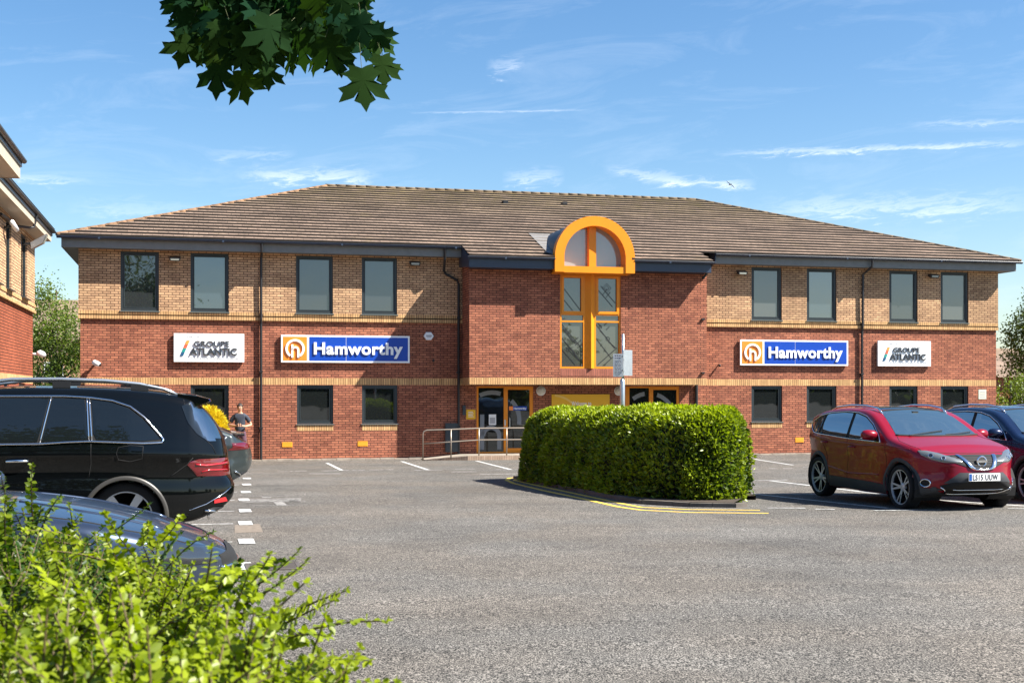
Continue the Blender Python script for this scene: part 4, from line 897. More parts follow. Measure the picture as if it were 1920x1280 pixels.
    q = MB(); q.tube([(0, 0, 0), (0, -.2, .05)], .03, 8); q.build('arm', M['black'], r); q = MB(); q.tube([(-.2, -.2, .12), (.2, -.26, -.02)], .06, 12); q.build('housing', M['white'], r, smooth=True)
    p = BW(ul, D(60.5), UZ(58, 665, 2.3)[1]); p.z = 2.07 + (739-664)/FPX*36.7
    dome_cam(tuple(p), TH+R(90), 'white security camera on the corner of the neighbouring wing')
M['red_l'] = brick_mat('sunlit_red_brick', (.30, .085, .042), (.23, .062, .032), (.05, .022, .016), ms=.010)  # deeper red brick of the neighbouring wing
left_wing()
# roofs glimpsed between and beside the buildings
def far_house(name, c, w, dep, h, rise, label, wallm):
    r = empty(name, tuple(c), TH, label=label, cat='house')
    q = MB(); q.box(-w/2, w/2, 0, dep, 0, h); wl = q.build('wall', wallm, r, uv=True)
    q = MB(); o = .35; q.quad((-w/2-o, -o, h-.05), (w/2+o, -o, h-.05), (w/2-1, dep/2, h+rise), (-w/2+1, dep/2, h+rise), 0, [(0, 0), (w, 0), (w, 5), (0, 5)]); q.quad((w/2+o, dep+o, h-.05), (-w/2-o, dep+o, h-.05), (-w/2+1, dep/2, h+rise), (w/2-1, dep/2, h+rise), 0, [(0, 0), (w, 0), (w, 5), (0, 5)])
    for s in (-1, 1): q.poly([(s*(w/2+o), -o, h-.05), (s*(w/2+o), dep+o, h-.05), (s*(w/2-1), dep/2, h+rise)])
    q.build('roof', M['roof'], r, uv=True)
    for x in (-w*.28, w*.28):
        f = MB(); f.box(x-.6, x+.6, -.03, .03, h*.55, h*.55+1.1); fo = f.build('window', M['white'], r); p = MB(); p.box(x-.52, x+.52, -.035, -.031, h*.55+.08, h*.55+1.02); p.build('pane', M['glass_dn'], fo)
far_house('brick_house', BW(-24, -48, 0), 18, 8, 5.6, 2.9, 'tan tiled house roof glimpsed above the birch between the buildings', M['tan'])
far_house('brick_house', BW(27, -18, 0), 16, 8, 3.0, 1.6, 'low dark roofed building glimpsed behind the trees at the right edge', M['red'])
# ---------------------------------------------------------------- vegetation
def mesh_tris(name, V, T, shade=None):
    me = bpy.data.meshes.new(name); nv, nt_ = len(V), len(T)
    me.vertices.add(nv); me.vertices.foreach_set('co', np.asarray(V, np.float32).ravel())
    me.loops.add(nt_*3); me.loops.foreach_set('vertex_index', np.asarray(T, np.int32).ravel())
    me.polygons.add(nt_); me.polygons.foreach_set('loop_start', np.arange(0, nt_*3, 3, dtype=np.int32)); me.polygons.foreach_set('loop_total', np.full(nt_, 3, np.int32))
    me.update(calc_edges=True); me.validate()
    if shade is not None:
        a = me.attributes.new('shade', 'FLOAT', 'POINT'); a.data.foreach_set('value', np.asarray(shade, np.float32))
    return me
def unit(a): return a/np.maximum(np.linalg.norm(a, axis=-1, keepdims=True), 1e-9)
def frames(D, Nn):
    D = unit(D); S = unit(np.cross(D, Nn)); return D, S, np.cross(S, D)
# leaf templates: (along, across, lift)
T_SIMPLE = (np.array([(0, 0, 0), (.5, -.5, .10), (.5, .5, .10), (1, 0, -.08)]), np.array([(0, 1, 3), (0, 3, 2)]))
T_OVAL = (np.array([(0, 0, 0), (.25, -.40, .06), (.25, .40, .06), (.62, -.46, .07), (.62, .46, .07), (1, 0, -.05), (.5, 0, -.02)]),
          np.array([(0, 1, 6), (1, 3, 6), (3, 5, 6), (5, 4, 6), (4, 2, 6), (2, 0, 6)]))
def leaves(P, D, Nn, L_, Wd, tmpl, shade):
    """P,D,Nn: n x 3; L_,Wd: n"""
    tv, tt = tmpl; D, S, U_ = frames(D, Nn); k = len(tv); n = len(P)
    V = P[:, None] + D[:, None]*(tv[None, :, 0:1]*L_[:, None, None]) + S[:, None]*(tv[None, :, 1:2]*Wd[:, None, None]) + U_[:, None]*(tv[None, :, 2:3]*L_[:, None, None])
    T = (tt[None] + (np.arange(n)*k)[:, None, None]).reshape(-1, 3)
    return V.reshape(-1, 3), T, np.repeat(shade, k)
def fold(parts):
    V, T, S = [], [], []; o = 0
    for v, t, s in parts: V.append(v); T.append(t+o); S.append(s); o += len(v)
    return np.concatenate(V), np.concatenate(T), np.concatenate(S)
def vnoise(P, f, seed=0):
    r = np.random.default_rng(seed); K = r.normal(size=(6, 3))*f; ph = r.uniform(0, 6.28, 6)
    return np.sin(P @ K.T + ph).mean(1)*1.6
M['leaf_tree'] = leaf_mat('tree_leaves', (.030, .055, .010), (.13, .17, .025), .3, .45)
M['leaf_birch'] = leaf_mat('birch_leaves', (.045, .078, .010), (.18, .24, .04), .35, .45)
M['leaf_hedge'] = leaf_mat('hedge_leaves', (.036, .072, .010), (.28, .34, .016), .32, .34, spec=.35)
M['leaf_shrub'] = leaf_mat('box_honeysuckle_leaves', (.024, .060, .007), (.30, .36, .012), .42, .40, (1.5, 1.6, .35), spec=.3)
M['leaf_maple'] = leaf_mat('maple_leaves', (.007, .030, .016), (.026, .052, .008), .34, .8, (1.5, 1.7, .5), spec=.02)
M['bark'] = pm('bark', (.075, .055, .04), .9, var=.4, vscale=12, bump=1, bscale=25)
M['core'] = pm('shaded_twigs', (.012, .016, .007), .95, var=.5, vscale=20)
def tree(name, base, h, blobs, n, size, mat, label, group=None, seed=1, trunk_r=.14, droop=.3, sdir=.5):
    r = np.random.default_rng(seed); root = empty(name, tuple(base), 0, label=label, cat='tree', group=group)
    q = MB(); top = max(b[2] for b in blobs)
    q.tube([(0, 0, -.2), (.05, 0, h*.25), (-.04, .05, h*.55), (.0, 0, top)], [trunk_r*1.3, trunk_r, trunk_r*.7, trunk_r*.2], 9)
    for (bx, by, bz, br) in blobs: q.tube([(0, 0, min(h*.35, bz*.6)), (bx*.5, by*.5, bz*.8), (bx, by, bz)], [trunk_r*.5, trunk_r*.3, trunk_r*.1], 6)
    q.build('trunk', M['bark'], root, smooth=True)
    vol = np.array([b[3]**2 for b in blobs]); vol /= vol.sum(); idx = r.choice(len(blobs), n, p=vol); B = np.array(blobs)
    d = unit(r.normal(size=(n, 3))); rad = B[idx, 3]*(r.uniform(.25, 1, n)**.45)
    # clump the leaves: pull each towards one of many twig ends
    P = B[idx, :3] + d*rad[:, None]*np.array([1, 1, .9])
    cl = P[r.integers(0, n, n//26)]; near = r.integers(0, len(cl), n)
    from_ = cl[near] + r.normal(size=(n, 3))*size*2.2
    keep = r.random(n) < .72; P = np.where(keep[:, None], from_, P)
    ok = vnoise(P, 1.7, seed+5) + .35*vnoise(P, 4.5, seed+9) > -.62; P = P[ok]; m = len(P)
    D = unit(r.normal(size=(m, 3)) + np.array([0, 0, -droop])); Nn = unit(r.normal(size=(m, 3)) + np.array([0, 0, .6])); L_ = size*r.uniform(.7, 1.35, m)
    sh = np.clip(.45 + .35*vnoise(P, .9, seed+2) + r.normal(0, .18, m), 0, 1)
    V, T, S = leaves(P, D, Nn, L_, L_*.75, T_SIMPLE, sh); me = mesh_tris('crown', V, T, S); link('crown', me, root, mat); return root
# between the two buildings
p = at(106, 700, 66); b0 = (p.x, p.y, 0); K = 1.42
tree('birch_tree', b0, 7.5, [tuple(v*K for v in b) for b in [(-.4, 0, 4.2, 1.15), (.55, .1, 3.5, 1.3), (-.75, 0, 2.6, 1.3), (.6, -.2, 2.0, 1.2), (1.7, .2, 3.2, 1.3), (-1.9, .2, 2.9, 1.4), (0, 0, 1.0, 1.3), (-.35, 0, 5.2, .45), (2.2, 0, 1.7, 1.2), (-.9, 0, 4.7, .6)]], 30000, .12, M['leaf_birch'], 'light green leafy birch filling the gap between the two office buildings', seed=3)
p = at(1930, 700, 53)
tree('dark_tree', (p.x+.9, p.y, 0), 6.5, [(0, 0, 5.0, 1.5), (-.6, 0, 3.9, 1.4), (.9, 0, 4.2, 1.7), (0, 0, 6.2, .9), (-.75, 0, 2.9, 1.1), (1.2, 0, 2.6, 1.4), (1.8, 0, 5.6, 1.5), (2.6, .5, 3.5, 1.8), (-1.35, -.1, 4.6, .6)], 26000, .10, M['leaf_tree'], 'dark green tree beyond the right end of the office', 'trees past the right end', seed=11)
p = at(1896, 700, 50)
tree('small_tree', (p.x, p.y, 0), 3.0, [(-.2, 0, 1.6, .9), (.5, 0, 2.1, .8), (1.4, 0, 1.4, 1.0), (-.5, 0, .9, .9), (2.2, 0, 1.9, 1.1)], 15000, .08, M['leaf_birch'], 'low yellow green bush under the dark tree at the right edge', 'trees past the right end', seed=17)
# trees and a tall hedge added behind the photographer to darken reflections
for i, (x, y, s) in enumerate(((76, -22, 1.0), (84, -16, .9), (41, -30, .85), (33, -25, .7), (60, -38, .8), (12, -34, .6), (-6, -30, .8), (-22, -24, .9), (95, -5, 1.0), (-2.6, -8.5, 1.35), (-8.5, -9.5, 1.4))):
    tree('roadside_tree', (x, y, .5), 8*s, [(0, 0, 6.6*s, 2.0*s), (1.3*s, .4, 5.4*s, 1.9*s), (-1.4*s, -.3, 5.2*s, 1.9*s), (.3, 0, 4.2*s, 2.4*s), (-2.4*s, .4, 3.4*s, 1.7*s), (2.3*s, 0, 3.2*s, 1.8*s)], 3000 if y < -12 else 16000, .5 if y < -12 else .2, M['leaf_tree'],
         ['tall dark tree far behind the photographer', 'broad dark tree behind the photographer'][i % 2], 'roadside trees behind the photographer', seed=30+i, trunk_r=.25)
def back_hedge():
    r = np.random.default_rng(5); root = empty('boundary_hedge', (0, 0, .5), 0, label='tall dark boundary hedge behind the photographer', cat='hedge')
    q = MB(); q.box(-70, 110, -27.5, -26.3, -.1, 2.9); q.build('inner_twigs', M['core'], root)
    n = 16000; P = np.stack([r.uniform(-70, 110, n), r.uniform(-26.3, -25.9, n), r.uniform(-.1, 3.4, n)], 1)
    V, T, S = leaves(P, r.normal(size=(n, 3)), r.normal(size=(n, 3)) + np.array([0, 1, .5]), r.uniform(.3, .55, n), r.uniform(.2, .35, n), T_SIMPLE, r.random(n)); link('foliage', mesh_tris('foliage', V, T, S), root, M['leaf_tree'])
back_hedge()
# ---- clipped hedge on the island
HF = [G(*p) for p in ((965, 900), (1020, 909), (1080, 920), (1150, 932), (1215, 940), (1290, 945), (1350, 947), (1392, 947))]
def hedge():
    r = np.random.default_rng(21)
    F = dense(HF, .2); k = len(F); back = []
    dep = 1.75
    for i, p in enumerate(F):
        t = F[min(i+1, k-1)] - F[max(i-1, 0)]; t.z = 0; t.normalize(); n = Vector((-t.y, t.x, 0)); back.append(p + n*dep + t*.15*(i/k))
    root = empty('clipped_hedge', tuple(F[k//2]), 0, label='long clipped green hedge on the kerbed island in front of the entrance', cat='hedge'); off = np.array(F[k//2])
    Fn, Bn = np.array(F), np.array(back)
    def surf(s, a):
        """s along 0..1, a around the section: 0 front foot, 1 top front .. 2 top back .. 3 back foot"""
        i = np.clip(s*(k-1), 0, k-1.001); i0 = i.astype(int); f = (i-i0)[:, None]
        fp = Fn[i0]*(1-f) + Fn[i0+1]*f; bp = Bn[i0]*(1-f) + Bn[i0+1]*f
        e = np.minimum(s, 1-s); ends = 1 - np.clip(1 - e*(k-1)*.2/.75, 0, 1)**2.3     # 0 at the very ends
        ends = np.maximum(ends, 0)**.5
        # superellipse section
        ang = (a/3)*math.pi; cx = -np.cos(ang); cz = np.sin(ang); ex = 3.6
        rad = (np.abs(cx)**ex + np.abs(cz)**ex)**(-1/ex); X = cx*rad; Z = cz*rad
        top = 1.71 - .02*s - GZ(0, 24)
        w = .5 + .5*X*ends[...]*np.clip(1 - .06*Z, 0, 1)
        H_ = top*(.84 + .16*ends) + .035*vnoise(fp, 1.6, 4)
        P = fp*(1-w[:, None]) + bp*w[:, None]; P[:, 2] += .02 + Z*H_
        return P
    def push(P): return P
    # inner mass
    ns, na = 60, 26; S_, A_ = np.meshgrid(np.linspace(0, 1, ns), np.linspace(0, 3, na), indexing='ij'); P = surf(S_.ravel(), A_.ravel()).reshape(ns, na, 3)
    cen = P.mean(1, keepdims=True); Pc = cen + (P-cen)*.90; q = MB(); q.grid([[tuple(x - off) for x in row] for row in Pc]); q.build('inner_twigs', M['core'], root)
    n = 52000
    s = r.random(n)**1; s = np.where(r.random(n) < .16, 1-(r.random(n)**1.5)*.08, s); s = np.where(r.random(n) < .06, (r.random(n)**1.5)*.06, s)
    a = r.uniform(0, 3, n); a = np.where(r.random(n) < .55, r.uniform(0, 1.9, n), a)
    P = surf(s, a); eps = .004; Pa = surf(s, np.clip(a+.03, 0, 3)); Ps = surf(np.clip(s+.006, 0, 1), a)
    nr = unit(np.cross(Ps-P, Pa-P)); cen = surf(s, np.full(n, 0.0))*.5 + surf(s, np.full(n, 3.0))*.5 + np.array([0, 0, .7]); sg = np.sign(((P-cen)*nr).sum(1)); nr *= np.where(sg == 0, 1, sg)[:, None]
    endn = np.zeros((n, 3)); tdir = unit(Fn[-1]-Fn[-3]); endn += np.where(s > .97, 1, 0)[:, None]*tdir*1.2 - np.where(s < .03, 1, 0)[:, None]*unit(Fn[2]-Fn[0])*1.2
    nr = unit(nr + endn)
    depth = r.exponential(.055, n) - .06 + .05*vnoise(P, 5, 8); P = P - nr*depth[:, None]
    D = unit(nr*.75 + r.normal(size=(n, 3))*.55 + np.array([0, 0, .45])); Nn = unit(r.normal(size=(n, 3))*.65 + nr*.7 + np.array([0, 0, .5])); L_ = r.uniform(.05, .105, n)
    sh = np.clip(.34 - depth*5 + .55*np.clip((P[:, 2]-1.45)/.4, 0, 1)**2 + .28*vnoise(P, 2.2, 2) + r.normal(0, .2, n), 0, 1)  # upper leaves tinted brighter, inner ones darker: light and shade painted into colour
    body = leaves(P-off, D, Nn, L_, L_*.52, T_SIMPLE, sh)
    # stray shoots the shears have missed
    m = 170; ss, aa = r.random(m), r.uniform(.6, 2.4, m); Q = surf(ss, aa); q0 = surf(ss, np.clip(aa+.03, 0, 3)); up = unit(np.stack([r.normal(0, .35, m), r.normal(0, .35, m), np.ones(m)], 1)); k = 8; tt_ = np.linspace(0, 1, k)
    SP = (Q[:, None] + up[:, None]*(tt_[None, :, None]*r.uniform(.05, .15, m)[:, None, None])).reshape(-1, 3); nn_ = len(SP); sl = r.uniform(.03, .06, nn_)
    stray = leaves(SP-off, unit(r.normal(size=(nn_, 3)) + np.array([0, 0, .5])), r.normal(size=(nn_, 3)), sl, sl*.5, T_SIMPLE, np.clip(r.normal(.85, .15, nn_), 0, 1))
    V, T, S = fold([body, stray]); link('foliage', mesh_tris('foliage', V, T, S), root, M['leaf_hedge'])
hedge()
def island():
    pk = [G(*p) for p in ((962, 897), (982, 901.5), (1020, 909.5), (1083, 922), (1150, 935.5), (1202, 944.5), (1292, 950), (1380, 951.5), (1402, 950))]
    pk = dense(pk, .3); kb = MB(); w, h = .10, .065; Lp, Rp = [], []
    for i, p in enumerate(pk):
        t = pk[min(i+1, len(pk)-1)] - pk[max(i-1, 0)]; t.z = 0; t.normalize(); n = Vector((-t.y, t.x, 0)); Lp.append(p); Rp.append(p+n*w)
    Z = Vector((0, 0, 1))
    for i in range(len(pk)-1):
        a, b, c, d = Lp[i], Lp[i+1], Rp[i+1], Rp[i]; hh = h + random.uniform(-.006, .006); g = (b-a)*.012
        kb.quad(a+g+Z*hh, b-g+Z*hh, c-g+Z*hh, d+g+Z*hh); kb.quad(a+g, b-g, b-g+Z*hh, a+g+Z*hh); kb.quad(d+g, d+g+Z*hh, c-g+Z*hh, c-g); kb.quad(a+g, a+g+Z*hh, d+g+Z*hh, d+g)
    tag(kb.build('island_kerb', M['kerb']), kind='structure')
    so_ = MB(); fr = Rp[:-1]; bk = []
    for i, p in enumerate(fr):
        t = fr[min(i+1, len(fr)-1)] - fr[max(i-1, 0)]; t.z = 0; t.normalize(); bk.append(p + Vector((-t.y, t.x, 0))*2.1)
    so_.grid([[p + Z*.07 for p in fr], [p + Z*.07 for p in bk]]); so_.grid([[p + Z*.07 for p in bk], [p - Z*.05 for p in bk]])
    tag(so_.build('island_soil', M['soil']), kind='structure')
island()
# ---- golden bush by the wall
def golden():
    r = np.random.default_rng(9); c = at(391, 800, 37.6); root = empty('golden_bush', (c.x, c.y, 0), 0, label='bright yellow spiky bush by the wall behind the black car', cat='bush')
    n = 5200; d = unit(r.normal(size=(n, 3)) + np.array([0, 0, .35])); d[:, 2] = np.abs(d[:, 2])
    P = np.array([0, 0, .95]) + d*np.array([.52, .5, .72])*(r.uniform(.35, 1, n)**.5)[:, None]; P = np.concatenate([P, np.stack([r.normal(0, .22, 500), r.normal(0, .22, 500), r.uniform(.05, .9, 500)], 1)]); n = len(P); d = np.concatenate([d, unit(r.normal(size=(500, 3)))])
    D = unit(d + r.normal(size=(n, 3))*.35 + np.array([0, 0, .3])); L_ = r.uniform(.08, .17, n)
    V, T, S = leaves(P, D, unit(r.normal(size=(n, 3))), L_, L_*.22, T_SIMPLE, r.random(n)); link('foliage', mesh_tris('foliage', V, T, S), root, leaf_mat('golden_needles', (.62, .46, .01), (.92, .78, .05), .25, .5, (1.1, 1, .4)))
    q = MB(); q.tube([(0, 0, 0), (0, 0, .5)], .05, 8); q.build('trunk', M['bark'], root)
golden()
# ---- box honeysuckle in the foreground
def sprig(r, L_, curl, npair, ls):
    """one arching shoot with opposite leaves; returns stem points and leaf arrays in its own frame (z = out)"""
    t = np.linspace(0, 1, 9); st = np.stack([curl*L_*t**2, r.normal(0, .02)*L_*t, L_*t*(1-.15*t)], 1)
    P, D, Nn, Ls, W_ = [], [], [], [], []
    for i in range(npair):
        f = .12 + .88*i/(npair-1); k = f*8; k0 = min(int(k), 7); p = st[k0]*(1-(k-k0)) + st[k0+1]*(k-k0); td = unit(st[k0+1]-st[k0])
        side = np.cross(td, [0, 1, 0]); sd_ = unit(np.array([0, 1, 0.])) 
        rot = 0.25*math.sin(i*2.1) + (math.pi/2 if i % 2 and r.random() < .35 else 0); ax = sd_*math.cos(rot) + unit(side)*math.sin(rot)
        s_ = ls*(1 - .45*f**3)*r.uniform(.8, 1.15)
        for sg in (-1, 1):
            P.append(p); D.append(ax*sg + td*r.uniform(.35, .8) + r.normal(0, .24, 3)); Nn.append(unit(side)*-1*(-1) + td*.5 + r.normal(0, .38, 3)); Ls.append(s_); W_.append(s_*.70)
    for _ in range(3): P.append(st[-1]); D.append(unit(st[-1]-st[-2]) + r.normal(0, .5, 3)); Nn.append(r.normal(0, 1, 3)); Ls.append(ls*.5); W_.append(ls*.3)
    return st, np.array(P), np.array(D), np.array(Nn), np.array(Ls), np.array(W_)
def shrub():
    r = np.random.default_rng(33); org = np.array([-.9, 2.0, .55]); root = empty('honeysuckle_shrub', tuple(org), 0, label='lush bright green small leaved shrub in the lower left foreground', cat='shrub')
    protos = [sprig(r, 1.0, r.uniform(.1, .45), 21, .085) for _ in range(8)]
    straight = [sprig(r, 1.0, c_, 19, .085) for c_ in (.04, .10, -.05)]; allp, stems = [], MB()
    def edge(Y): return -.175 - .375*(Y-1.15)            # right-hand edge of the bush
    def put(base, dirn, L_, ls, bright, thin=False):
        st, P, D, Nn, Ls, W_ = straight[r.integers(0, 3)] if thin else protos[r.integers(0, 8)]
        z = np.array(dirn)/np.linalg.norm(dirn); a = r.normal(size=3); x = np.cross(a, z); x /= np.linalg.norm(x)
        if abs(z[2]) < .85: x = np.array([0, 0, 1.]) - z*z[2]; x /= np.linalg.norm(x); th = r.normal(0, .5); x = x*math.cos(th) + np.cross(z, x)*math.sin(th); x = x*(-1 if r.random() < .6 else 1)
        y = np.cross(z, x); Mx = np.stack([x, y, z], 1)
        Pw = (P*L_) @ Mx.T + base - org; Dw = D @ Mx.T; Nw = Nn @ Mx.T + np.array([.25, 0, .9])*.6
        k = ls/.085; f = P[:, 2]
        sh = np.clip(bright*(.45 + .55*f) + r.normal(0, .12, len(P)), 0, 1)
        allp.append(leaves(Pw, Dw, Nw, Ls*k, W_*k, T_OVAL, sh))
        s3 = (st*L_) @ Mx.T + base - org; stems.tube([tuple(s3[i]) for i in (0, 2, 4, 6, 8)], [.0022, .002, .0017, .0013, .0008], 4)
    def topz(X, Y): return 1.775 - .055*(Y-1.15) + .045*math.sin(X*7+Y*3) + .035*math.sin(X*17-Y*11+1) - .07*max(0, 1-(edge(Y)-X)/.22)**2 - (.06 if Y > 2.6 else 0)
    n = 0
    while n < 6600:
        Y = 1.02 + 2.25*r.random()**1.25; X = edge(Y) - (1.5*r.random()**.9 if Y > 1.3 else .9*r.random())
        if X < -.46*Y - .12: continue
        depth = r.exponential(.10) if r.random() < .75 else r.uniform(0, .45)
        zt = topz(X, Y); base = np.array([X, Y, zt-.10-depth])
        out = np.clip(1-(edge(Y)-X)/.25, 0, 1)
        d = np.array([.35*r.normal() + .25 + .8*out, .35*r.normal() - .10, .75 + .3*r.random()])
        br = np.clip(.85 - depth*2.2 + .35*vnoise(base[None], 3.2, 6)[0] - (.48 if Y > 2.0 else 0) - .2*(1 if X < -.34*Y else 0), .02, 1)  # back, left and inner sprigs tinted darker, shade painted into the leaf colour
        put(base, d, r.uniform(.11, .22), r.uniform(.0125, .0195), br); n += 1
    # lower skirt on the drive side
    for _ in range(700):
        Y = 1.05 + 1.9*r.random(); X = edge(Y) - r.uniform(0, .10) ; z = r.uniform(1.25, topz(X, Y)-.08)
        put(np.array([X-.05, Y, z]), (1.0, -.35 + .4*r.normal(), .45 + .4*r.normal()), r.uniform(.1, .18), r.uniform(.015, .021), np.clip(.35 + .5*r.random(), 0, 1))
    # long shoots that stick out over the tarmac and over the bonnet
    def pt(px, py, Y): return np.array(at(px, py, Y))
    for a, b, Y, br in (((400, 1100), (545, 998), 1.9, .1), ((470, 1110), (605, 1040), 2.0, .35), ((480, 1125), (622, 1062), 1.9, .4), ((520, 1160), (640, 1088), 1.75, .9), ((560, 1180), (745, 1084), 1.7, .6), ((420, 1075), (440, 1012), 1.7, 1),
                        ((330, 1040), (398, 945), 2.6, .15), ((300, 1020), (340, 1000), 2.4, .9), ((180, 1020), (320, 955), 2.6, .15), ((60, 975), (45, 885), 2.8, .3), ((90, 960), (120, 886), 2.8, .25), ((20, 960), (15, 890), 2.7, .2), ((130, 1000), (60, 960), 2.3, .8),
                        ((240, 1060), (60, 970), 1.9, .9), ((280, 1080), (190, 960), 2.1, .85), ((260, 1090), (205, 1010), 1.8, 1), ((150, 1150), (30, 1070), 1.45, 1), ((380, 1150), (430, 1030), 1.6, 1), ((590, 1240), (680, 1220), 1.5, .9), ((600, 1285), (705, 1262), 1.45, .8),
                        ((540, 1190), (660, 1130), 1.65, .7), ((350, 1120), (345, 1040), 1.8, .7), ((480, 1090), (520, 1060), 1.8, .9), ((120, 1080), (110, 1000), 1.9, .6), ((10, 1040), (5, 960), 2.2, .4)):
        A, B = pt(*a, Y+.1), pt(*b, Y-.1); L_ = np.linalg.norm(B-A)
        A = A + (A-B)*.5; d = B-A; d[2] += .0
        put(A, d, np.linalg.norm(d)*1.05, .0175, br, True); put(A - d*.1 + r.normal(0, .01, 3), d + r.normal(0, .03, 3), np.linalg.norm(d)*.75, .019, br*.8, True)
    V, T, S = fold(allp); fo = link('foliage', mesh_tris('foliage', V, T, S), root, M['leaf_shrub'])
    stems.build('stems', pm('young_stem', (.085, .06, .022), .7), root)
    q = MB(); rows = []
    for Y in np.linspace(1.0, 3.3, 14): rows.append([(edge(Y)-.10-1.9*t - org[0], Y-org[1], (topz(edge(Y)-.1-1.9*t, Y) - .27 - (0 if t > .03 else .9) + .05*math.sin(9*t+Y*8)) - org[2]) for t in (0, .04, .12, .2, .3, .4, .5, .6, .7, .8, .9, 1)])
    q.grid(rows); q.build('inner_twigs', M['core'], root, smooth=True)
shrub()
# ---- maple overhead
def maple():
    r = np.random.default_rng(12); base = np.array([-3.4, .4, .45]); root = empty('maple_tree', tuple(base), 0, label='maple with dark lobed leaves hanging into the top of the photo', cat='tree')
    half = [(0, 0), (.05, .16), (-.10, .30), (.02, .42), (.16, .38), (.20, .52), (.30, .46), (.34, .50), (.40, .62), (.50, .50), (.60, .52), (.56, .40), (.66, .30), (.58, .20), (.72, .24), (.84, .12), (.90, .14), (1.05, 0)]
    # outline order: base, right side out to tip, back on the left; five lobes with small teeth
    half = [(0, 0), (-.06, .12), (-.12, .32), (.02, .30), (.10, .52), (.19, .37), (.32, .28), (.40, .42), (.44, .62), (.58, .52), (.80, .64), (.76, .43), (.72, .27), (.58, .15), (.72, .17), (.80, .27), (.88, .12), (1.10, 0)]
    out = [(a, -b) for a, b in half] + [(a, b) for a, b in half[-2:0:-1]]; k = len(out)
    tv = np.array([(.30, 0, .0)] + [(a, b, -.10*(a-.3)**2 - .22*abs(b)**1.5) for a, b in out]); tt = np.array([(0, 1+i, 1+(i+1) % k) for i in range(k)])
    parts = []; tw = MB(); branch = MB()
    def W_(px, py, Y): return np.array(at(px, py, Y))
    pts = []
    for px, py, Y, s, dx, dy in ((352, 62, 4.5, .15, -.25, -1), (338, -8, 4.5, .12, -.2, -1), (322, -18, 4.6, .10, .1, -1), (408, 108, 4.5, .17, -.1, -1), (395, 70, 4.6, .14, -.6, -1), (452, 132, 4.4, .15, .2, -1), (500, 118, 4.6, .12, .1, -1), (545, 98, 4.7, .11, .1, -1), (595, 92, 4.6, .12, -.2, -1), (632, 92, 4.7, .12, .15, -1),
                                 (678, 128, 4.4, .17, .12, -1), (716, 105, 4.5, .13, .1, -1), (720, 110, 4.6, .10, .5, -1), (700, 60, 4.6, .13, .8, -.8), (675, 20, 4.7, .13, .5, -1), (650, -5, 4.7, .13, .6, -1), (560, 60, 4.4, .16, .1, -1), (610, 70, 4.3, .15, .3, -1), (505, 30, 4.2, .17, .0, -1), (470, 70, 4.3, .15, -.3, -1), (430, 40, 4.3, .15, -.3, -1)):
        pts.append((W_(px, py, Y), s, np.array([dx, r.normal(0, .2), dy])))
    def inside(px, py):
        lim = np.interp(px, [322, 345, 400, 470, 520, 560, 600, 640, 690, 725], [-20, 45, 110, 120, 92, 75, 80, 85, 90, 60]); return py < lim
    n = 0
    while n < 560:
        px, py = r.uniform(325, 722), r.uniform(-75, 120)
        if py < 15 and px > 690: continue
        if py > 0 and px > 640 + py*.75 + 10: continue
        if not inside(px, py): continue
        pts.append((W_(px, py - 18, r.uniform(4.2, 5.4)), r.uniform(.075, .125), np.array([r.normal(0, .45), r.normal(0, .4), -1 + r.normal(0, .25)]))); n += 1
    hub = [W_(430, -120, 4.8), W_(520, -140, 4.8), W_(620, -110, 4.8), W_(560, -60, 4.8), W_(460, -30, 4.8), W_(660, 0, 4.8), W_(400, 20, 4.8)]
    for p, s, d in pts:
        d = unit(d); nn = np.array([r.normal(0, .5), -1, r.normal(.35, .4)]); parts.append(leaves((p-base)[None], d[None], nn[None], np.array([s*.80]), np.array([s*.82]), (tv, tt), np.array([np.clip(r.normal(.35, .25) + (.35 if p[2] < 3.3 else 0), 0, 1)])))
        if s < .0 or len(parts) > 60: continue
        q_ = p - d*s*.05; h0 = min(hub, key=lambda q: np.linalg.norm(q-p)); mid = p + (h0-p)*.35 + np.array([0, 0, .05]); tw.tube([tuple(p-base), tuple(mid-base)], [.0010, .0012], 4)
    for h0 in hub: branch.tube([tuple(h0-base), tuple((h0+np.array([-.3, -.8, .5]))-base), tuple(np.array([-1.9, 2.4, 4.6])-base)], [.006, .014, .03], 6)
    # the rest of the crown, above and left of the camera
    m = 2600; c = np.array([(-2.4, 1.2, 6.4, 2.2), (-3.6, .2, 6.8, 2.2), (-2.2, -.8, 7.4, 2.0), (-4.2, 1.6, 5.9, 1.8)]); idx = r.integers(0, 4, m); dd = unit(r.normal(size=(m, 3))); P = c[idx, :3] + dd*(c[idx, 3]*r.uniform(.3, 1, m)**.5)[:, None]
    D = np.stack([r.normal(0, .6, m), r.normal(0, .6, m), -1 + r.normal(0, .3, m)], 1); Nn = r.normal(size=(m, 3)) + np.array([0, 0, 1.]); s_ = r.uniform(.10, .17, m)
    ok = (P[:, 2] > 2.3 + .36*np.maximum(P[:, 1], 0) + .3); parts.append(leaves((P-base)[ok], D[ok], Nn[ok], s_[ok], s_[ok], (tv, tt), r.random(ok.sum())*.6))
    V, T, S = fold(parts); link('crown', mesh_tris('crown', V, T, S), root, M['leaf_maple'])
    branch.tube([(0, 0, -.2), (.05, .03, 1.5), (.0, .0, 3.2), (.2, -.1, 5.0), (.3, -.2, 7)], [.17, .14, .12, .08, .03], 10)
    branch.tube([(0, 0, 3.0), (.6, .9, 3.8), tuple(np.array([-1.9, 2.4, 4.6])-base)], [.07, .05, .03], 8)
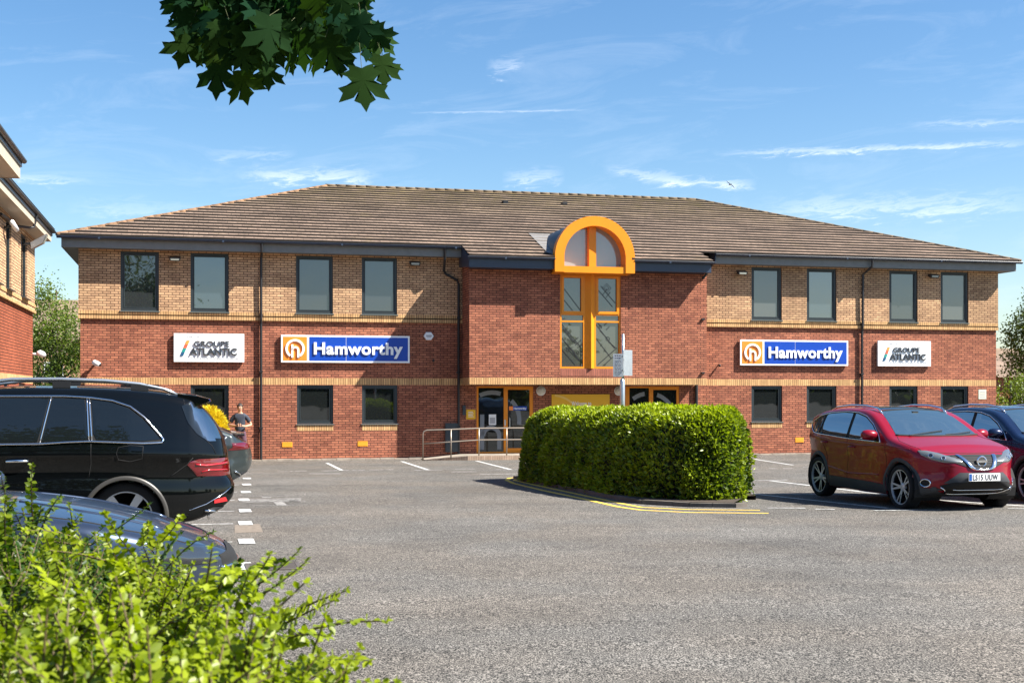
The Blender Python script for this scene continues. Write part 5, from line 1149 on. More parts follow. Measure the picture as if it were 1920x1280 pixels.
    for x in c: branch.tube([(0, 0, 3.4), tuple((x[:3]-base)*np.array([.5, .5, .85])), tuple(x[:3]-base)], [.06, .035, .01], 6)
    branch.build('trunk', M['bark'], root, smooth=True); tw.build('leaf_stalks', pm('leaf_stalk', (.05, .06, .015), .8), root)
maple()
# ---- signpost behind the hedge
def signpost():
    p = at(1167, 739, 24.6); gz = GZ(p.x, p.y); zt = at(1167, 626, 24.6).z - gz
    r = empty('signpost', (p.x, p.y, gz), 0, label='grey metal post with two parking notice plates behind the hedge', cat='signpost')
    zs = at(1167, 712, 24.6).z - gz
    q = MB(); q.tube([(0, 0, 0), (0, 0, zs-.03), (.0, 0, zs+.03)], [.048, .048, .026], 12); q.tube([(.012, 0, zs), (.012, 0, zt)], .025, 12); q.build('post', M['galv'], r, smooth=True)
    z0, z1 = at(0, 706, 24.6).z - gz, at(0, 661, 24.6).z - gz
    def plate(a0, a1, ry, ztop, zbot, name, mat, txt):
        c, s = math.cos(ry), math.sin(ry); t = Vector((c, s, 0)); n = Vector((s, -c, 0)); q = MB()
        A, B = t*a0, t*a1; th = n*.004; off = n*.055
        P = [A+off+Vector((0, 0, zbot)), B+off+Vector((0, 0, zbot)), B+off+Vector((0, 0, ztop)), A+off+Vector((0, 0, ztop))]
        q.quad(*P); q.quad(*[v + n*-.008 for v in P][::-1])
        for i in range(4): q.quad(P[i], P[(i+1) % 4], P[(i+1) % 4]-n*.008, P[i]-n*.008)
        o = q.build(name, mat, r)
        if txt:
            q = MB(); rr = random.Random(4); z = ztop - .05; w = a1-a0
            while z > zbot+.03:
                x = a0 + .03
                while x < a1-.04:
                    l = rr.uniform(.02, .06); h_ = .010 if z < ztop-.1 else .02
                    q.quad(*[t*u_ + off + n*.002 + Vector((0, 0, v)) for u_, v in ((x, z), (min(x+l, a1-.03), z), (min(x+l, a1-.03), z+h_), (x, z+h_))]); x += l + .012
                z -= .026 if z < ztop-.1 else .045
            q.build('small_print', pm('violet_grey_print', (.16, .14, .20), .6), o)
        for zz in (ztop-.12, zbot+.1):
            q = MB(); q.obox(tuple(off*.5 + t*(a0+a1)/2*.4 + Vector((0, 0, zz))), t*abs(a1-a0)*.35, n*.02, Vector((0, 0, .015))); q.build('clamp', M['grey_metal'], o)
        return o
    plate(-.17, .02, R(-12), z1-.02, z0-.0, 'sign_plate', M['white'], True)
    plate(-.02, .20, R(35), z1+.05, z0+.02, 'sign_plate', M['galv'], False)
signpost()
# ---- gull
def gull():
    p = at(1369, 346, 150); r = empty('gull', tuple(p), R(20), label='small gull gliding in the sky above the roof', cat='bird')
    q = MB(); q.lathe([(0, -.24), (.035, -.2), (.07, -.08), (.075, .05), (.045, .16), (.03, .2), (.05, .26), (.0, .34)], axis='y', n=10)
    def wing(s, tip):
        pts = [(0, .05), (.22, .10), (.42, .02), (.68, -.12)]; zz = [0, .06, .03, tip]
        A = [(s*x, y, z) for (x, y), z in zip(pts, zz)]; B = [(s*x, y-w, z) for (x, y), z, w in zip(pts, zz, (.17, .16, .12, .02))]
        for i in range(3): q.quad(A[i], A[i+1], B[i+1], B[i]); q.quad(*[(v[0], v[1], v[2]-.012) for v in (B[i], B[i+1], A[i+1], A[i])])
    wing(1, -.12); wing(-1, .05); q.poly([(-.05, -.22, 0), (.05, -.22, 0), (.09, -.36, 0), (-.09, -.36, 0)])
    o = q.build('body', pm('gull_feathers', (.10, .12, .14), .7), r); o.rotation_euler = (0, R(30), 0)
gull()
# ---------------------------------------------------------------- cars
def paint_mat(name, col, rough=.28, metal=.35, flake=.0):
    return pm(name, col, rough, metal, .25, .75, croff=.015)
M['p_red'] = pm('metallic_red_paint', (.21, .004, .014), .30, .1, .2, .45, croff=.03)
M['p_black'] = pm('black_paint', (.0022, .0028, .003), .35, 0, .0, .7, croff=.012)
M['p_grey'] = paint_mat('dark_grey_paint', (.045, .055, .055), .3, .5)
M['p_slate'] = paint_mat('slate_blue_paint', (.045, .062, .10), .28, .7)
M['p_navy'] = paint_mat('navy_paint', (.006, .014, .045), .25, .3)
M['car_glass'] = glass_mat('dark_car_glass', (.006, .008, .009), .035, .4, .01)
M['screen_glass'] = glass_mat('windscreen_glass', (.030, .050, .055), .06, .45, .01)
M['tyre'] = pm('tyre_rubber', (.007, .007, .0075), .9, var=.2)
M['alloy'] = pm('alloy_rim', (.50, .51, .52), .35, .25)
M['alloy_dk'] = pm('dark_alloy', (.02, .02, .022), .35, .5)
M['chrome'] = pm('chrome', (.78, .79, .80), .09, 1.0)
M['clad'] = pm('grey_cladding', (.035, .038, .042), .65, var=.1)
M['gap'] = pm('shut_line', (.003, .003, .003), .8)
M['lamp_clear'] = pm('clear_lamp', (.17, .18, .175), .2, .4, .6, 1)
M['lamp_dark'] = pm('lamp_bowl', (.03, .035, .04), .12, .3, .8, 1)
M['lamp_red'] = pm('red_tail_lamp', (.10, .001, .004), .12, 0, .8, 1)
M['lamp_red2'] = pm('bright_red_lens', (.38, .008, .012), .2, 0, .8, 1)
M['plate_w'] = pm('white_number_plate', (.80, .80, .78), .35)
M['plate_y'] = pm('yellow_number_plate', (.75, .55, .05), .35)
M['eu_blue'] = pm('plate_blue_strip', (.01, .08, .30), .4)
def interp(tab):
    xs = np.array([t[0] for t in tab]); ys = np.array([t[1] for t in tab]); o = np.argsort(xs); xs, ys = xs[o], ys[o]
    # smooth monotone-ish interpolation
    m = np.gradient(ys, xs) if len(xs) > 2 else np.zeros(2)
    def f(x):
        x = min(max(x, xs[0]), xs[-1]); i = min(max(np.searchsorted(xs, x)-1, 0), len(xs)-2); h = xs[i+1]-xs[i]; t = (x-xs[i])/h
        d = (ys[i+1]-ys[i])/h
        a = m[i] if m[i]*d > 0 else 0; b = m[i+1] if m[i+1]*d > 0 else 0
        lim = 2.5*abs(d); a = max(-lim, min(lim, a)); b = max(-lim, min(lim, b))
        return (2*t**3-3*t**2+1)*ys[i] + (t**3-2*t**2+t)*h*a + (-2*t**3+3*t**2)*ys[i+1] + (t**3-t**2)*h*b
    return f
class Car:
    def __init__(s, name, loc, rz, spec, paint, **k):
        s.root = empty(name, loc, rz, **k); s.sp = spec; s.paint = paint; s.make_body()
    def half(s, x):
        sp = s.sp; zb, zt, w, belt = s.zb(x), s.zt(x), s.w(x), s.belt(x); k = sp['tumble']
        def ws(z):
            y = w
            if z < .42: y -= .075*((.42-z)/.25)**2
            y += sp.get('shoulder', .012)*math.exp(-((z-(belt-.07))/.05)**2) - .018*math.exp(-((z-(belt-.30))/.12)**2)
            if z > belt: e = z-belt; y -= k*(e*e/(e+.09))*1.0 + .35*k*max(0, e-.25)**2
            return max(y, .05)
        c = sp.get('crown', .035); r = min(sp.get('corner', .10), .42*(zt-zb)); r = max(r, .03)
        pts = [(0, zb), (ws(zb+.05)*.5, zb), (ws(zb+.05)-.04, zb), (ws(zb+.03)-.008, zb+.015)]
        z0, z1 = zb+.05, zt-c-r
        for i in range(30):
            z = z0 + (z1-z0)*i/29; pts.append((ws(z), z))
        yc = ws(z1)-r
        for i in range(1, 7):
            g = math.pi/2*i/6; pts.append((yc + r*math.cos(g) - sp['tumble']*.15*r*math.sin(g), z1 + r*math.sin(g)))
        yt = pts[-1][0]
        for i in range(1, 10):
            y = yt*(1-i/9); pts.append((y, zt - c*(y/yt)**2))
        return pts
    def make_body(s):
        sp = s.sp; s.zt, s.zb, s.w, s.belt = interp(sp['top']), interp(sp['bottom']), interp(sp['width']), interp(sp['belt']); s.xf, s.xr = interp(sp['nose']), interp(sp['tail'])
        x0, x1 = sp['xr'], sp['xfr']; xs = np.linspace(x0, x1, int((x1-x0)/.035)+1); rows = []
        hr, hf = s.half(x0), s.half(x1); zc = sp.get('zc', .62); nf, nr = sp.get('nf', 3.2), sp.get('nr', 4.0)
        def cap(hp, xe, prof, n, zc):
            out = []
            for t in (1-np.linspace(0, 1, 17)[1:]**1.0):
                tt = max(t, .02); row = []
                for y, z in hp:
                    zz = zc + (z-zc)*tt; row.append((xe + (prof(zz)-xe)*(1-tt**n), y*tt, zz))
                out.append(row)
            return out
        body = [[(x, y, z) for y, z in s.half(x)] for x in xs]
        rows = cap(hr, x0, s.xr, nr, sp.get('zcr', .75))[::-1] + body + cap(hf, x1, s.xf, nf, zc)
        m = MB(); full = [row + [(x, -y, z) for x, y, z in row[-2:0:-1]] for row in rows]
        base = 0; a, b = len(full), len(full[0])
        for row in full: m.v += row
        for i in range(a-1):
            for j in range(b): m.f.append((i*b+j, i*b+(j+1) % b, (i+1)*b+(j+1) % b, (i+1)*b+j)); m.m.append(0)
        m.f.append(tuple(range(b))[::-1]); m.m.append(0); m.f.append(tuple((a-1)*b+j for j in range(b))); m.m.append(0)
        s.bvh = BVHTree.FromPolygons(m.v, m.f)
        keep_f = []; R_ = sp['arch_r']
        for f in m.f:
            c = np.mean([m.v[k] for k in f], axis=0)
            if len(f) <= 4 and any((c[0]-ax)**2 + (c[2]-sp['wheel_r'])**2 < R_**2 for ax in sp['axles']) and abs(c[1]) > s.w(c[0])*.52: continue
            keep_f.append(f)
        m.f = keep_f; m.m = [0]*len(keep_f)
        s.body = m.build('body', s.paint, s.root, smooth=True, recalc=True)
        for ax in sp['axles']:
            for sg in (1, -1):
                q = MB(); n = 20; yo, yi = sg*(s.w(ax)-.03), sg*(s.w(ax)*.45)
                q.grid([[(ax+(R_+.03)*math.cos(math.pi*2*k/n), y, sp['wheel_r']+(R_+.03)*math.sin(math.pi*2*k/n)) for k in range(n+1)] for y in (yo, yi)])
                q.poly([(ax+(R_+.03)*math.cos(math.pi*2*k/n), yi, sp['wheel_r']+(R_+.03)*math.sin(math.pi*2*k/n)) for k in range(n)])
                # cut the liner below the sill
                q.v = [(x, y, max(z, .16)) for x, y, z in q.v]; q.build('wheel_well', M['gap'], s.root)
    def hit(s, o, d, lim=9):
        h = s.bvh.ray_cast(Vector(o), Vector(d), lim)
        if h[0] is None: h = s.bvh.find_nearest(Vector(o) + Vector(d)*(min(abs(o[0]), 3) if abs(d[0]) > .7 else 2.2)); 
        return h[0], h[1]
    def proj(s, kind, a, b):
        if kind == 'side': return s.hit((a, 3, b), (0, -1, 0))
        if kind == 'top': return s.hit((b, a, 4), (0, 0, -1))
        phi = {'front': 0, 'rear': math.pi}.get(kind, kind)
        dx, dy = math.cos(phi), math.sin(phi); tx, ty = -dy, dx
        if kind == 'rear': tx, ty = 0, 1
        return s.hit((dx*5+tx*a, dy*5+ty*a, b), (-dx, -dy, 0))
    def patch(s, name, poly, kind, mat, off=.004, nc=28, nr=12, mirror=False, parent=None, smooth=True, thick=0):
        A = [p[0] for p in poly]; a0, a1 = min(A), max(A); e = (a1-a0)*1e-3; rows = []
        for i in range(nc+1):
            a = a0+e + (a1-a0-2*e)*i/nc; zs = []
            for (p, q) in zip(poly, poly[1:]+poly[:1]):
                if (p[0]-a)*(q[0]-a) <= 0 and p[0] != q[0]: zs.append(p[1] + (q[1]-p[1])*(a-p[0])/(q[0]-p[0]))
            lo, hi = min(zs), max(zs); row = []
            for j in range(nr+1):
                P, Nn = s.proj(kind, a, lo+(hi-lo)*j/nr)
                if Nn is None: Nn = Vector((0, 0, 0))
                vd = {'side': Vector((0, 1, 0)), 'top': Vector((0, 0, 1)), 'front': Vector((1, 0, 0)), 'rear': Vector((-1, 0, 0))}.get(kind)
                if vd is None: vd = Vector((math.cos(kind), math.sin(kind), 0))
                if Nn.dot(vd) < 0: Nn = -Nn
                Nn = (Nn + vd*.8).normalized()
                o_ = off
                if thick: 
                    ed = min(i, nc-i)/nc*4; ed2 = min(j, nr-j)/nr*4; o_ = off + thick*min(1, ed, ed2)
                row.append(P + Nn*o_)
            rows.append(row)
        q = MB(); q.grid(rows); out = [q.build(name, mat, parent or s.root, smooth=smooth)]
        if mirror:
            q = MB(); q.grid([[Vector((p.x, -p.y, p.z)) for p in row] for row in rows][::-1]); par = parent or s.root
            if isinstance(parent, (list, tuple)): par = parent[1]
            out.append(q.build(name, mat, par, smooth=smooth))
        return out
    def line(s, name, pts, kind, r, mat, off=0.0, mirror=False, close=False, flat=False, step=.05, n=6, parent=None):
        P = [Vector((p[0], p[1], 0)) for p in pts] + ([Vector((pts[0][0], pts[0][1], 0))] if close else []); P = dense(P, step); W3 = []
        for p in P:
            h, nn = s.proj(kind, p.x, p.y)
            vd = {'side': Vector((0, 1, 0)), 'top': Vector((0, 0, 1)), 'front': Vector((1, 0, 0)), 'rear': Vector((-1, 0, 0))}.get(kind) or Vector((1, 0, 0))
            if nn.dot(vd) < 0: nn = -nn
            W3.append(h + nn*off)
        q = MB(); q.tube(W3, r, n); out = [q.build(name, mat, parent or s.root, smooth=True)]
        if mirror: q = MB(); q.tube([(p.x, -p.y, p.z) for p in W3], r, n); out.append(q.build(name, mat, parent or s.root, smooth=True))
        return out
    def arch_trim(s, mat, r0, r1, off=.012, g0=-12, g1=192, thick=.02):
        sp = s.sp
        for ax in sp['axles']:
            n = 30; rows = []
            for k in range(n+1):
                g = R(g0+(g1-g0)*k/n); row = []
                for j in range(5):
                    r = r0+(r1-r0)*j/4; x, z = ax+r*math.cos(g), sp['wheel_r']+r*math.sin(g); P, nn = s.hit((x, 3, max(z, .2)), (0, -1, 0)); row.append(P + Vector((0, off if 0 < j < 4 else (off if j == 0 else .001), 0)))
                P = row[0]; row = [P - Vector((0, .07, 0))] + row; rows.append(row)
            for sg in (1, -1):
                q = MB(); q.grid([[(p.x, p.y*sg, p.z) for p in row] for row in rows]); q.build('wheel_arch_trim', mat, s.root, smooth=True)
    def wheels(s, rr, rim, spokes, style='pair', steer=0):
        """tyre radius, rim radius"""
        sp = s.sp; tw = .225
        def make(sg):
            w = MB(); w.lathe([(rim*.93, .07), (rim*.95, -.11)], axis='y', n=40); w.lathe([(.0, -.02), (rim*.5, -.02), (rim*.55, .02)], axis='y', n=30)
            a = w.build('wheel', M['alloy_dk'], s.root, smooth=True)
            t = MB(); hw = tw/2; t.lathe([(rim*.97, -hw*.75), (rim+.02, -hw*.95), (rr-.03, -hw), (rr-.006, -hw*.82), (rr, -hw*.4), (rr, hw*.4), (rr-.006, hw*.82), (rr-.03, hw), (rim+.02, hw*.97), (rim*.97, hw*.78), (rim*.97, -hw*.75)], axis='y', n=48); t.build('tyre', M['tyre'], a, smooth=True)
            r = MB(); r.lathe([(rim*.955, -.0), (rim*.985, hw*.72), (rim*1.0, hw*.86), (rim*.965, hw*.86), (rim*.93, hw*.5)], axis='y', n=44)
            r.lathe([(0, hw*.62), (.035, hw*.62), (.062, hw*.5), (.07, hw*.2)], axis='y', n=20)
            for k in range(spokes):
                g = 2*math.pi*k/spokes
                offs = (-.17, .17) if style == 'pair' else (0,)
                for o in offs:
                    g2 = g+o; p0 = Vector((.05*math.cos(g+o*.6), hw*.5, .05*math.sin(g+o*.6))); p1 = Vector((rim*.965*math.cos(g2), hw*.72, rim*.965*math.sin(g2)))
                    d = (p1-p0).normalized(); sd_ = d.cross(Vector((0, 1, 0))).normalized(); wd0, wd1 = (.016, .013) if style == 'pair' else (.030, .045)
                    pts = [p0-sd_*wd0, p0+sd_*wd0, p1+sd_*wd1, p1-sd_*wd1]; r.quad(*pts); lo = [p-Vector((0, .035, 0)) for p in pts]
                    for i in range(4): r.quad(pts[i], pts[(i+1) % 4], lo[(i+1) % 4], lo[i], 1)
            r.build('rim', [M['alloy'], M['alloy_dk']], a); return a
        first = make(1); c = []
        for i, ax in enumerate(sp['axles']):
            for sg in (1, -1):
                o = first if not c else copy_tree(first, s.root); c.append(o)
                o.location = (ax, sg*(s.w(ax)-tw/2-sp.get('wheel_in', .01)), rr); o.rotation_euler = (0, .37*i, math.pi if sg < 0 else 0)
                if sp.get('steer') and ax > 0: o.rotation_euler[2] += sp['steer']
    def mirror_pod(s, x, z, y, mat, sc=1.0):
        for sg in (1, -1):
            q = MB(); rows = []
            for t, wx, hz in ((0, .05, .05), (.04, .085, .075), (.14, .095, .085), (.21, .08, .072), (.245, .03, .03)):
                rows.append([(x + .02 - t*.15 + wx*sc*math.cos(2*math.pi*k/14)*(1 if math.cos(2*math.pi*k/14) > 0 else .55), sg*(y+.03+t*sc), z + hz*sc*math.sin(2*math.pi*k/14)) for k in range(15)])
            q.grid(rows); q.poly(rows[-1][:-1]); q.poly(rows[0][:-1]); o = q.build('wing_mirror', mat, s.root, smooth=True, recalc=True)
            q = MB(); q.tube([(x-.01, sg*(y-.04), z-.09), (x, sg*(y+.10), z-.05)], [.035, .03], 8); q.build('mirror_stalk', M['black'], o)
    def handle(s, x, z, mat, side=(1, -1), L_=.20):
        for sg in side:
            P, n = s.hit((x, 3, z), (0, -1, 0)); q = MB(); q.tube([(x-L_/2, sg*(P.y-.01), z), (x-L_*.4, sg*(P.y+.028), z+.004), (x, sg*(P.y+.036), z+.006), (x+L_*.4, sg*(P.y+.028), z+.002), (x+L_/2, sg*(P.y-.01), z-.004)], [.012, .016, .017, .016, .012], 8); q.build('door_handle', mat, s.root, smooth=True)
    def plate(s, x, z, txt, front=True, w=.52, mat=None, tw=None, tilt=0):
        r = MB(); sg = 1 if front else -1
        r.box(min(x, x+sg*.012), max(x, x+sg*.012), -w/2, w/2, z-.056, z+.056); o = r.build('number_plate', mat or M['plate_w'], s.root)
        q = MB(); xx = x+sg*.0135; y0 = (w/2-.004)*(-1 if front else 1); y1 = y0+(.045 if front else -.045)
        q.quad((xx, y0, z-.05), (xx, y1, z-.05), (xx, y1, z+.05), (xx, y0, z+.05)); q.build('plate_blue_band', M['eu_blue'], o)
        tw_ = tw or w*.80
        text('plate_lettering', txt, tw_, (xx+sg*.001, (-w/2+.065) if front else (w/2-.065), z-.040), M['dark_text'], o, bold=.018, ext=.0008, spacing=1.12, h=.079, rot=(R(90), 0, R(90) if front else R(-90)))
        return o

def qashqai_spec():
    return dict(xr=-1.72, xfr=1.62, axles=(1.323, -1.323), wheel_r=.343, arch_r=.385, tumble=.40, crown=.035, corner=.10, nf=3.0, nr=3.6, zc=.60, zcr=.80,
        top=[(1.62, .99), (1.4, 1.035), (1.15, 1.085), (.98, 1.13), (.80, 1.225), (.5, 1.385), (.25, 1.485), (.1, 1.52), (-.15, 1.545), (-.6, 1.555), (-1.1, 1.525), (-1.5, 1.465), (-1.72, 1.415)],
        bottom=[(1.62, .22), (.9, .20), (-.9, .20), (-1.72, .26)], width=[(1.62, .845), (1.45, .875), (1.2, .895), (.6, .90), (-.6, .90), (-1.2, .898), (-1.5, .87), (-1.72, .825)],
        belt=[(1.62, .88), (1.0, .95), (.5, .985), (-.8, 1.03), (-1.5, 1.08), (-1.72, 1.09)],
        nose=[(.2, 2.05), (.28, 2.15), (.38, 2.185), (.52, 2.185), (.66, 2.16), (.78, 2.13), (.86, 2.08), (.93, 1.96), (1.0, 1.75)],
        tail=[(.24, -2.05), (.35, -2.15), (.6, -2.17), (.8, -2.14), (1.0, -2.10), (1.15, -2.03), (1.35, -1.93), (1.44, -1.92), (1.5, -1.80)])
def build_suv(name, loc, rz, paint, label, detail=True, plate='LS15 UUW', vgrille=True, screen='screen_glass', group=None, steer=0):
    sp = qashqai_spec(); sp['steer'] = steer
    if not vgrille: sp['tumble'] = .36; sp['top'] = [(x, z+.01) for x, z in sp['top']]
    c = Car(name, loc, rz, sp, paint, label=label, cat='car', group=group)
    # glass
    c.patch('windscreen', [(-.70, .93), (-.35, 1.02), (0, 1.045), (.35, 1.02), (.70, .93), (.56, .19), (0, .16), (-.56, .19)], 'top', M[screen], .004, nc=30, nr=14)
    DLO = [(.80, 1.005), (.70, 1.115), (.45, 1.285), (.18, 1.40), (-.1, 1.452), (-.5, 1.468), (-1.0, 1.445), (-1.35, 1.385), (-1.60, 1.30), (-1.70, 1.235), (-1.66, 1.20), (-1.48, 1.10), (-1.2, 1.078), (-.2, 1.03)]
    c.patch('side_glass_surround', DLO, 'side', M['gap'], .003, nc=50, nr=8, mirror=True)
    ins = lambda poly: poly
    c.patch('side_window', [(.735, 1.03), (.66, 1.115), (.43, 1.265), (.16, 1.38), (-.12, 1.432), (-.20, 1.437), (-.20, 1.05)], 'side', M['car_glass'], .007, nc=24, nr=8, mirror=True)
    c.patch('side_window', [(-.29, 1.055), (-.29, 1.442), (-.6, 1.448), (-1.0, 1.427), (-1.12, 1.41), (-1.20, 1.10)], 'side', M['car_glass'], .007, nc=24, nr=8, mirror=True)
    c.patch('side_window', [(-1.26, 1.105), (-1.20, 1.395), (-1.36, 1.36), (-1.58, 1.285), (-1.66, 1.235), (-1.47, 1.125)], 'side', M['car_glass'], .007, nc=14, nr=8, mirror=True)
    c.line('chrome_trim', DLO, 'side', .0085, M['chrome'], .006, mirror=True, close=True)
    c.line('cowl_strip', [(-.71, .94), (-.36, 1.035), (0, 1.06), (.36, 1.035), (.71, .94)], 'top', .020, M['gap'], .0)
    c.patch('windscreen_border', [(-.57, .215), (0, .185), (.57, .215), (.55, .15), (0, .12), (-.55, .15)], 'top', M['gap'], .006)
    c.line('shoulder_crease', [(1.55, .93), (1.0, .965), (.2, .94), (-.8, .975), (-1.5, 1.06)], 'side', .010, paint, -.003, mirror=True); c.line('door_crease', [(.75, .50), (-.2, .47), (-1.0, .56)], 'side', .012, paint, -.005, mirror=True)
    c.patch('rear_window', [(-.60, 1.08), (-.56, 1.37), (0, 1.40), (.56, 1.37), (.60, 1.08), (0, 1.05)], 'rear', M['car_glass'], .004)
    if vgrille: c.patch('glass_roof', [(-.50, .10), (0, .13), (.50, .10), (.48, -.95), (0, -.99), (-.48, -.95)], 'top', M['car_glass'], .003)
    # roof rails
    for sg in (1, -1):
        P = [c.hit((x, sg*.575, 3), (0, 0, -1))[0] for x in (.30, .15, -.2, -.7, -1.2, -1.5)]; q = MB()
        q.tube([P[0]] + [p + Vector((0, 0, .045)) for p in P[1:-1]] + [P[-1]], [.014, .018, .018, .018, .018, .014], 8); q.build('roof_rail', M['chrome'], c.root, smooth=True)
    # shut lines
    for pts in ([(.93, .985), (.97, .80), (.96, .45), (.90, .34)], [(-.245, 1.03), (-.25, .8), (-.26, .34)], [(-1.18, 1.08), (-1.10, .92), (-.98, .72), (-.93, .5), (-.92, .34)], [(.90, .34), (-.92, .34)]): c.line('door_gap', pts, 'side', .004, M['gap'], .0, mirror=True)
    c.line('bonnet_gap', [(-.70, .96), (-.80, 1.2), (-.79, 1.5), (-.70, 1.80)], 'top', .004, M['gap']); c.line('bonnet_gap', [(.70, .96), (.80, 1.2), (.79, 1.5), (.70, 1.80)], 'top', .004, M['gap'])
    c.line('bonnet_edge', [(-.66, .885), (-.36, .878), (0, .872), (.36, .878), (.66, .885)], 'front', .006, M['gap'])
    # cladding
    c.arch_trim(M['clad'], .385, .445)
    c.patch('sill_cladding', [(.93, .22), (.93, .355), (.5, .375), (-.9, .40), (-.93, .22)], 'side', M['clad'], .010, mirror=True)
    c.patch('front_skirt', [(-.84, .22), (-.84, .345), (-.62, .33), (-.50, .29), (-.30, .265), (.30, .265), (.50, .29), (.62, .33), (.84, .345), (.84, .22)], 'front', M['clad'], .010, nc=40)
    c.patch('front_skirt_side', [(1.72, .24), (1.72, .37), (2.0, .35), (2.12, .34), (2.12, .24)], 'side', M['clad'], .010, mirror=True)
    c.patch('rear_skirt', [(-.84, .25), (-.84, .45), (0, .45), (.84, .45), (.84, .25)], 'rear', M['clad'], .010, nc=30); c.patch('rear_skirt_side', [(-1.76, .26), (-1.76, .46), (-2.1, .46), (-2.1, .26)], 'side', M['clad'], .010, mirror=True)
    # lamps
    ph = R(38)
    hl = c.patch('headlight', [(-1.08, .765), (-.98, .742), (-.80, .745), (-.62, .785), (-.47, .85), (-.42, .915), (-.54, .912), (-.70, .882), (-.88, .83), (-1.07, .785)], ph, M['lamp_clear'], .006, nc=24, nr=10, mirror=True, thick=.012)
    for i, sg in enumerate((1, -1)):
        for a, z, r_ in ((-.80, .80, .030), (-.62, .835, .034)):
            P, n = c.proj(ph, a, z); n = n if n.x > 0 else -n; P = Vector((P.x, P.y*sg, P.z)); n = Vector((n.x, n.y*sg, n.z)); q = MB(); ring = []
            t1 = n.orthogonal().normalized(); t2 = n.cross(t1)
            q.poly([P + n*.021 + (t1*math.cos(k*.524)+t2*math.sin(k*.524))*r_ for k in range(12)]); q.tube([P + n*.021 + (t1*math.cos(k*.3927)+t2*math.sin(k*.3927))*r_ for k in range(16)], .005, 6, 1, close=True); q.build('projector', [M['lamp_dark'], M['chrome']], hl[i])
    tl = c.patch('tail_light', [(-1.0, .92), (-.62, .95), (-.42, .98), (-.40, 1.08), (-.60, 1.06), (-1.0, 1.02)], R(180-40), M['lamp_red'], .006, mirror=True) if False else None
    c.patch('tail_light', [(.42, .93), (.42, 1.00), (.62, 1.05), (.83, 1.07), (.84, .97), (.66, .92)], 'rear', M['lamp_red'], .006); c.patch('tail_light', [(-.42, .93), (-.42, 1.00), (-.62, 1.05), (-.83, 1.07), (-.84, .97), (-.66, .92)], 'rear', M['lamp_red'], .006)
    c.patch('tail_light_side', [(-1.74, .96), (-1.70, 1.06), (-1.80, 1.09), (-2.02, 1.05), (-2.04, .95)], 'side', M['lamp_red'], .006, mirror=True)
    if vgrille:
        c.patch('grille', [(-.55, .845), (-.44, .755), (-.20, .665), (0, .655), (.20, .665), (.44, .755), (.55, .845), (.3, .855), (0, .858), (-.3, .855)], 'front', M['gap'], .006, nc=34)
        for k in range(5): c.line('grille_bar', [(-.42+.03*(4-k)*2, .70+.033*k), (.42-.03*(4-k)*2, .70+.033*k)], 'front', .003, M['clad'], .010)
        for sg in (1, -1): c.patch('chrome_wing', [(sg*.335, .852), (sg*.275, .852), (sg*.145, .68), (sg*.10, .65), (sg*.12, .635), (sg*.20, .66)], 'front', M['chrome'], .022, nc=12, nr=3, thick=.01)
        c.line('chrome_base', [(-.13, .645), (0, .638), (.13, .645)], 'front', .014, M['chrome'], .024)
        P = c.proj('front', 0, .762)[0]; q = MB(); x = P.x + .04; q.tube([(x, .072*math.cos(k*math.pi/12), .762+.072*math.sin(k*math.pi/12)) for k in range(24)], .013, 8, close=True); q.box(x-.01, x+.012, -.088, .088, .745, .779); q.build('round_badge', M['chrome'], c.root, smooth=False)
        c.patch('plate_mount', [(-.36, .60), (-.56, .44), (.56, .44), (.36, .60)], 'front', M['clad'], .007); c.plate(2.205, .535, plate)
        c.patch('lower_intake', [(-.60, .40), (-.46, .30), (-.3, .275), (.3, .275), (.46, .30), (.60, .40), (.45, .46), (-.45, .46)], 'front', M['gap'], .012)
        c.line('chrome_strip', [(-.42, .36), (-.3, .35), (.3, .35), (.42, .36)], 'front', .007, M['chrome'], .018); c.line('chrome_strip', [(-.58, .385), (-.45, .29), (-.28, .275), (.28, .275), (.45, .29), (.58, .385)], 'front', .010, M['chrome'], .016)
        for sg in (1, -1):
            P, n = c.proj('front', .73*sg, .435); n = n if n.x > 0 else -n; t1 = n.orthogonal().normalized(); t2 = n.cross(t1); q = MB(); a = Vector((0, 1, 0)) - n*n.y; a.normalize(); b = n.cross(a)
            q.poly([P + n*.008 + (a*math.cos(k*.3927)*.075+b*math.sin(k*.3927)*.05) for k in range(16)]); q.tube([P + n*.010 + (a*math.cos(k*.3927)*.08+b*math.sin(k*.3927)*.055) for k in range(16)], .009, 6, 1, close=True); q.build('fog_light', [M['gap'], M['chrome']], c.root)
    else:
        c.patch('grille', [(-.52, .86), (-.52, .70), (0, .68), (.52, .70), (.52, .86), (0, .87)], 'front', M['gap'], .006)
        for z in (.865, .815, .765, .715): c.line('chrome_strip', [(-.52, z-.005), (0, z), (.52, z-.005)], 'front', .009, M['chrome'], .012)
        P = c.proj('front', 0, .79)[0]; q = MB(); x = P.x+.03; q.tube([(x, .065*math.cos(k*math.pi/12), .79+.065*math.sin(k*math.pi/12)) for k in range(24)], .010, 8, close=True); q.tube([(x, -.045, .83), (x, -.02, .75), (x, 0, .79), (x, .02, .75), (x, .045, .83)], .008, 6); q.build('round_badge', M['chrome'], c.root)
        c.patch('lower_intake', [(-.66, .42), (-.6, .27), (.6, .27), (.66, .42), (.5, .48), (-.5, .48)], 'front', M['gap'], .012); c.plate(2.205, .60, plate, tw=.15 if len(plate) < 4 else None)
        for z in (.45, .36): c.line('chrome_strip', [(-.62, z), (.62, z)], 'front', .009, M['chrome'], .016)
    c.mirror_pod(.62, 1.115, .845, paint); c.handle(-.08, .90, paint); c.handle(-1.02, .945, paint)
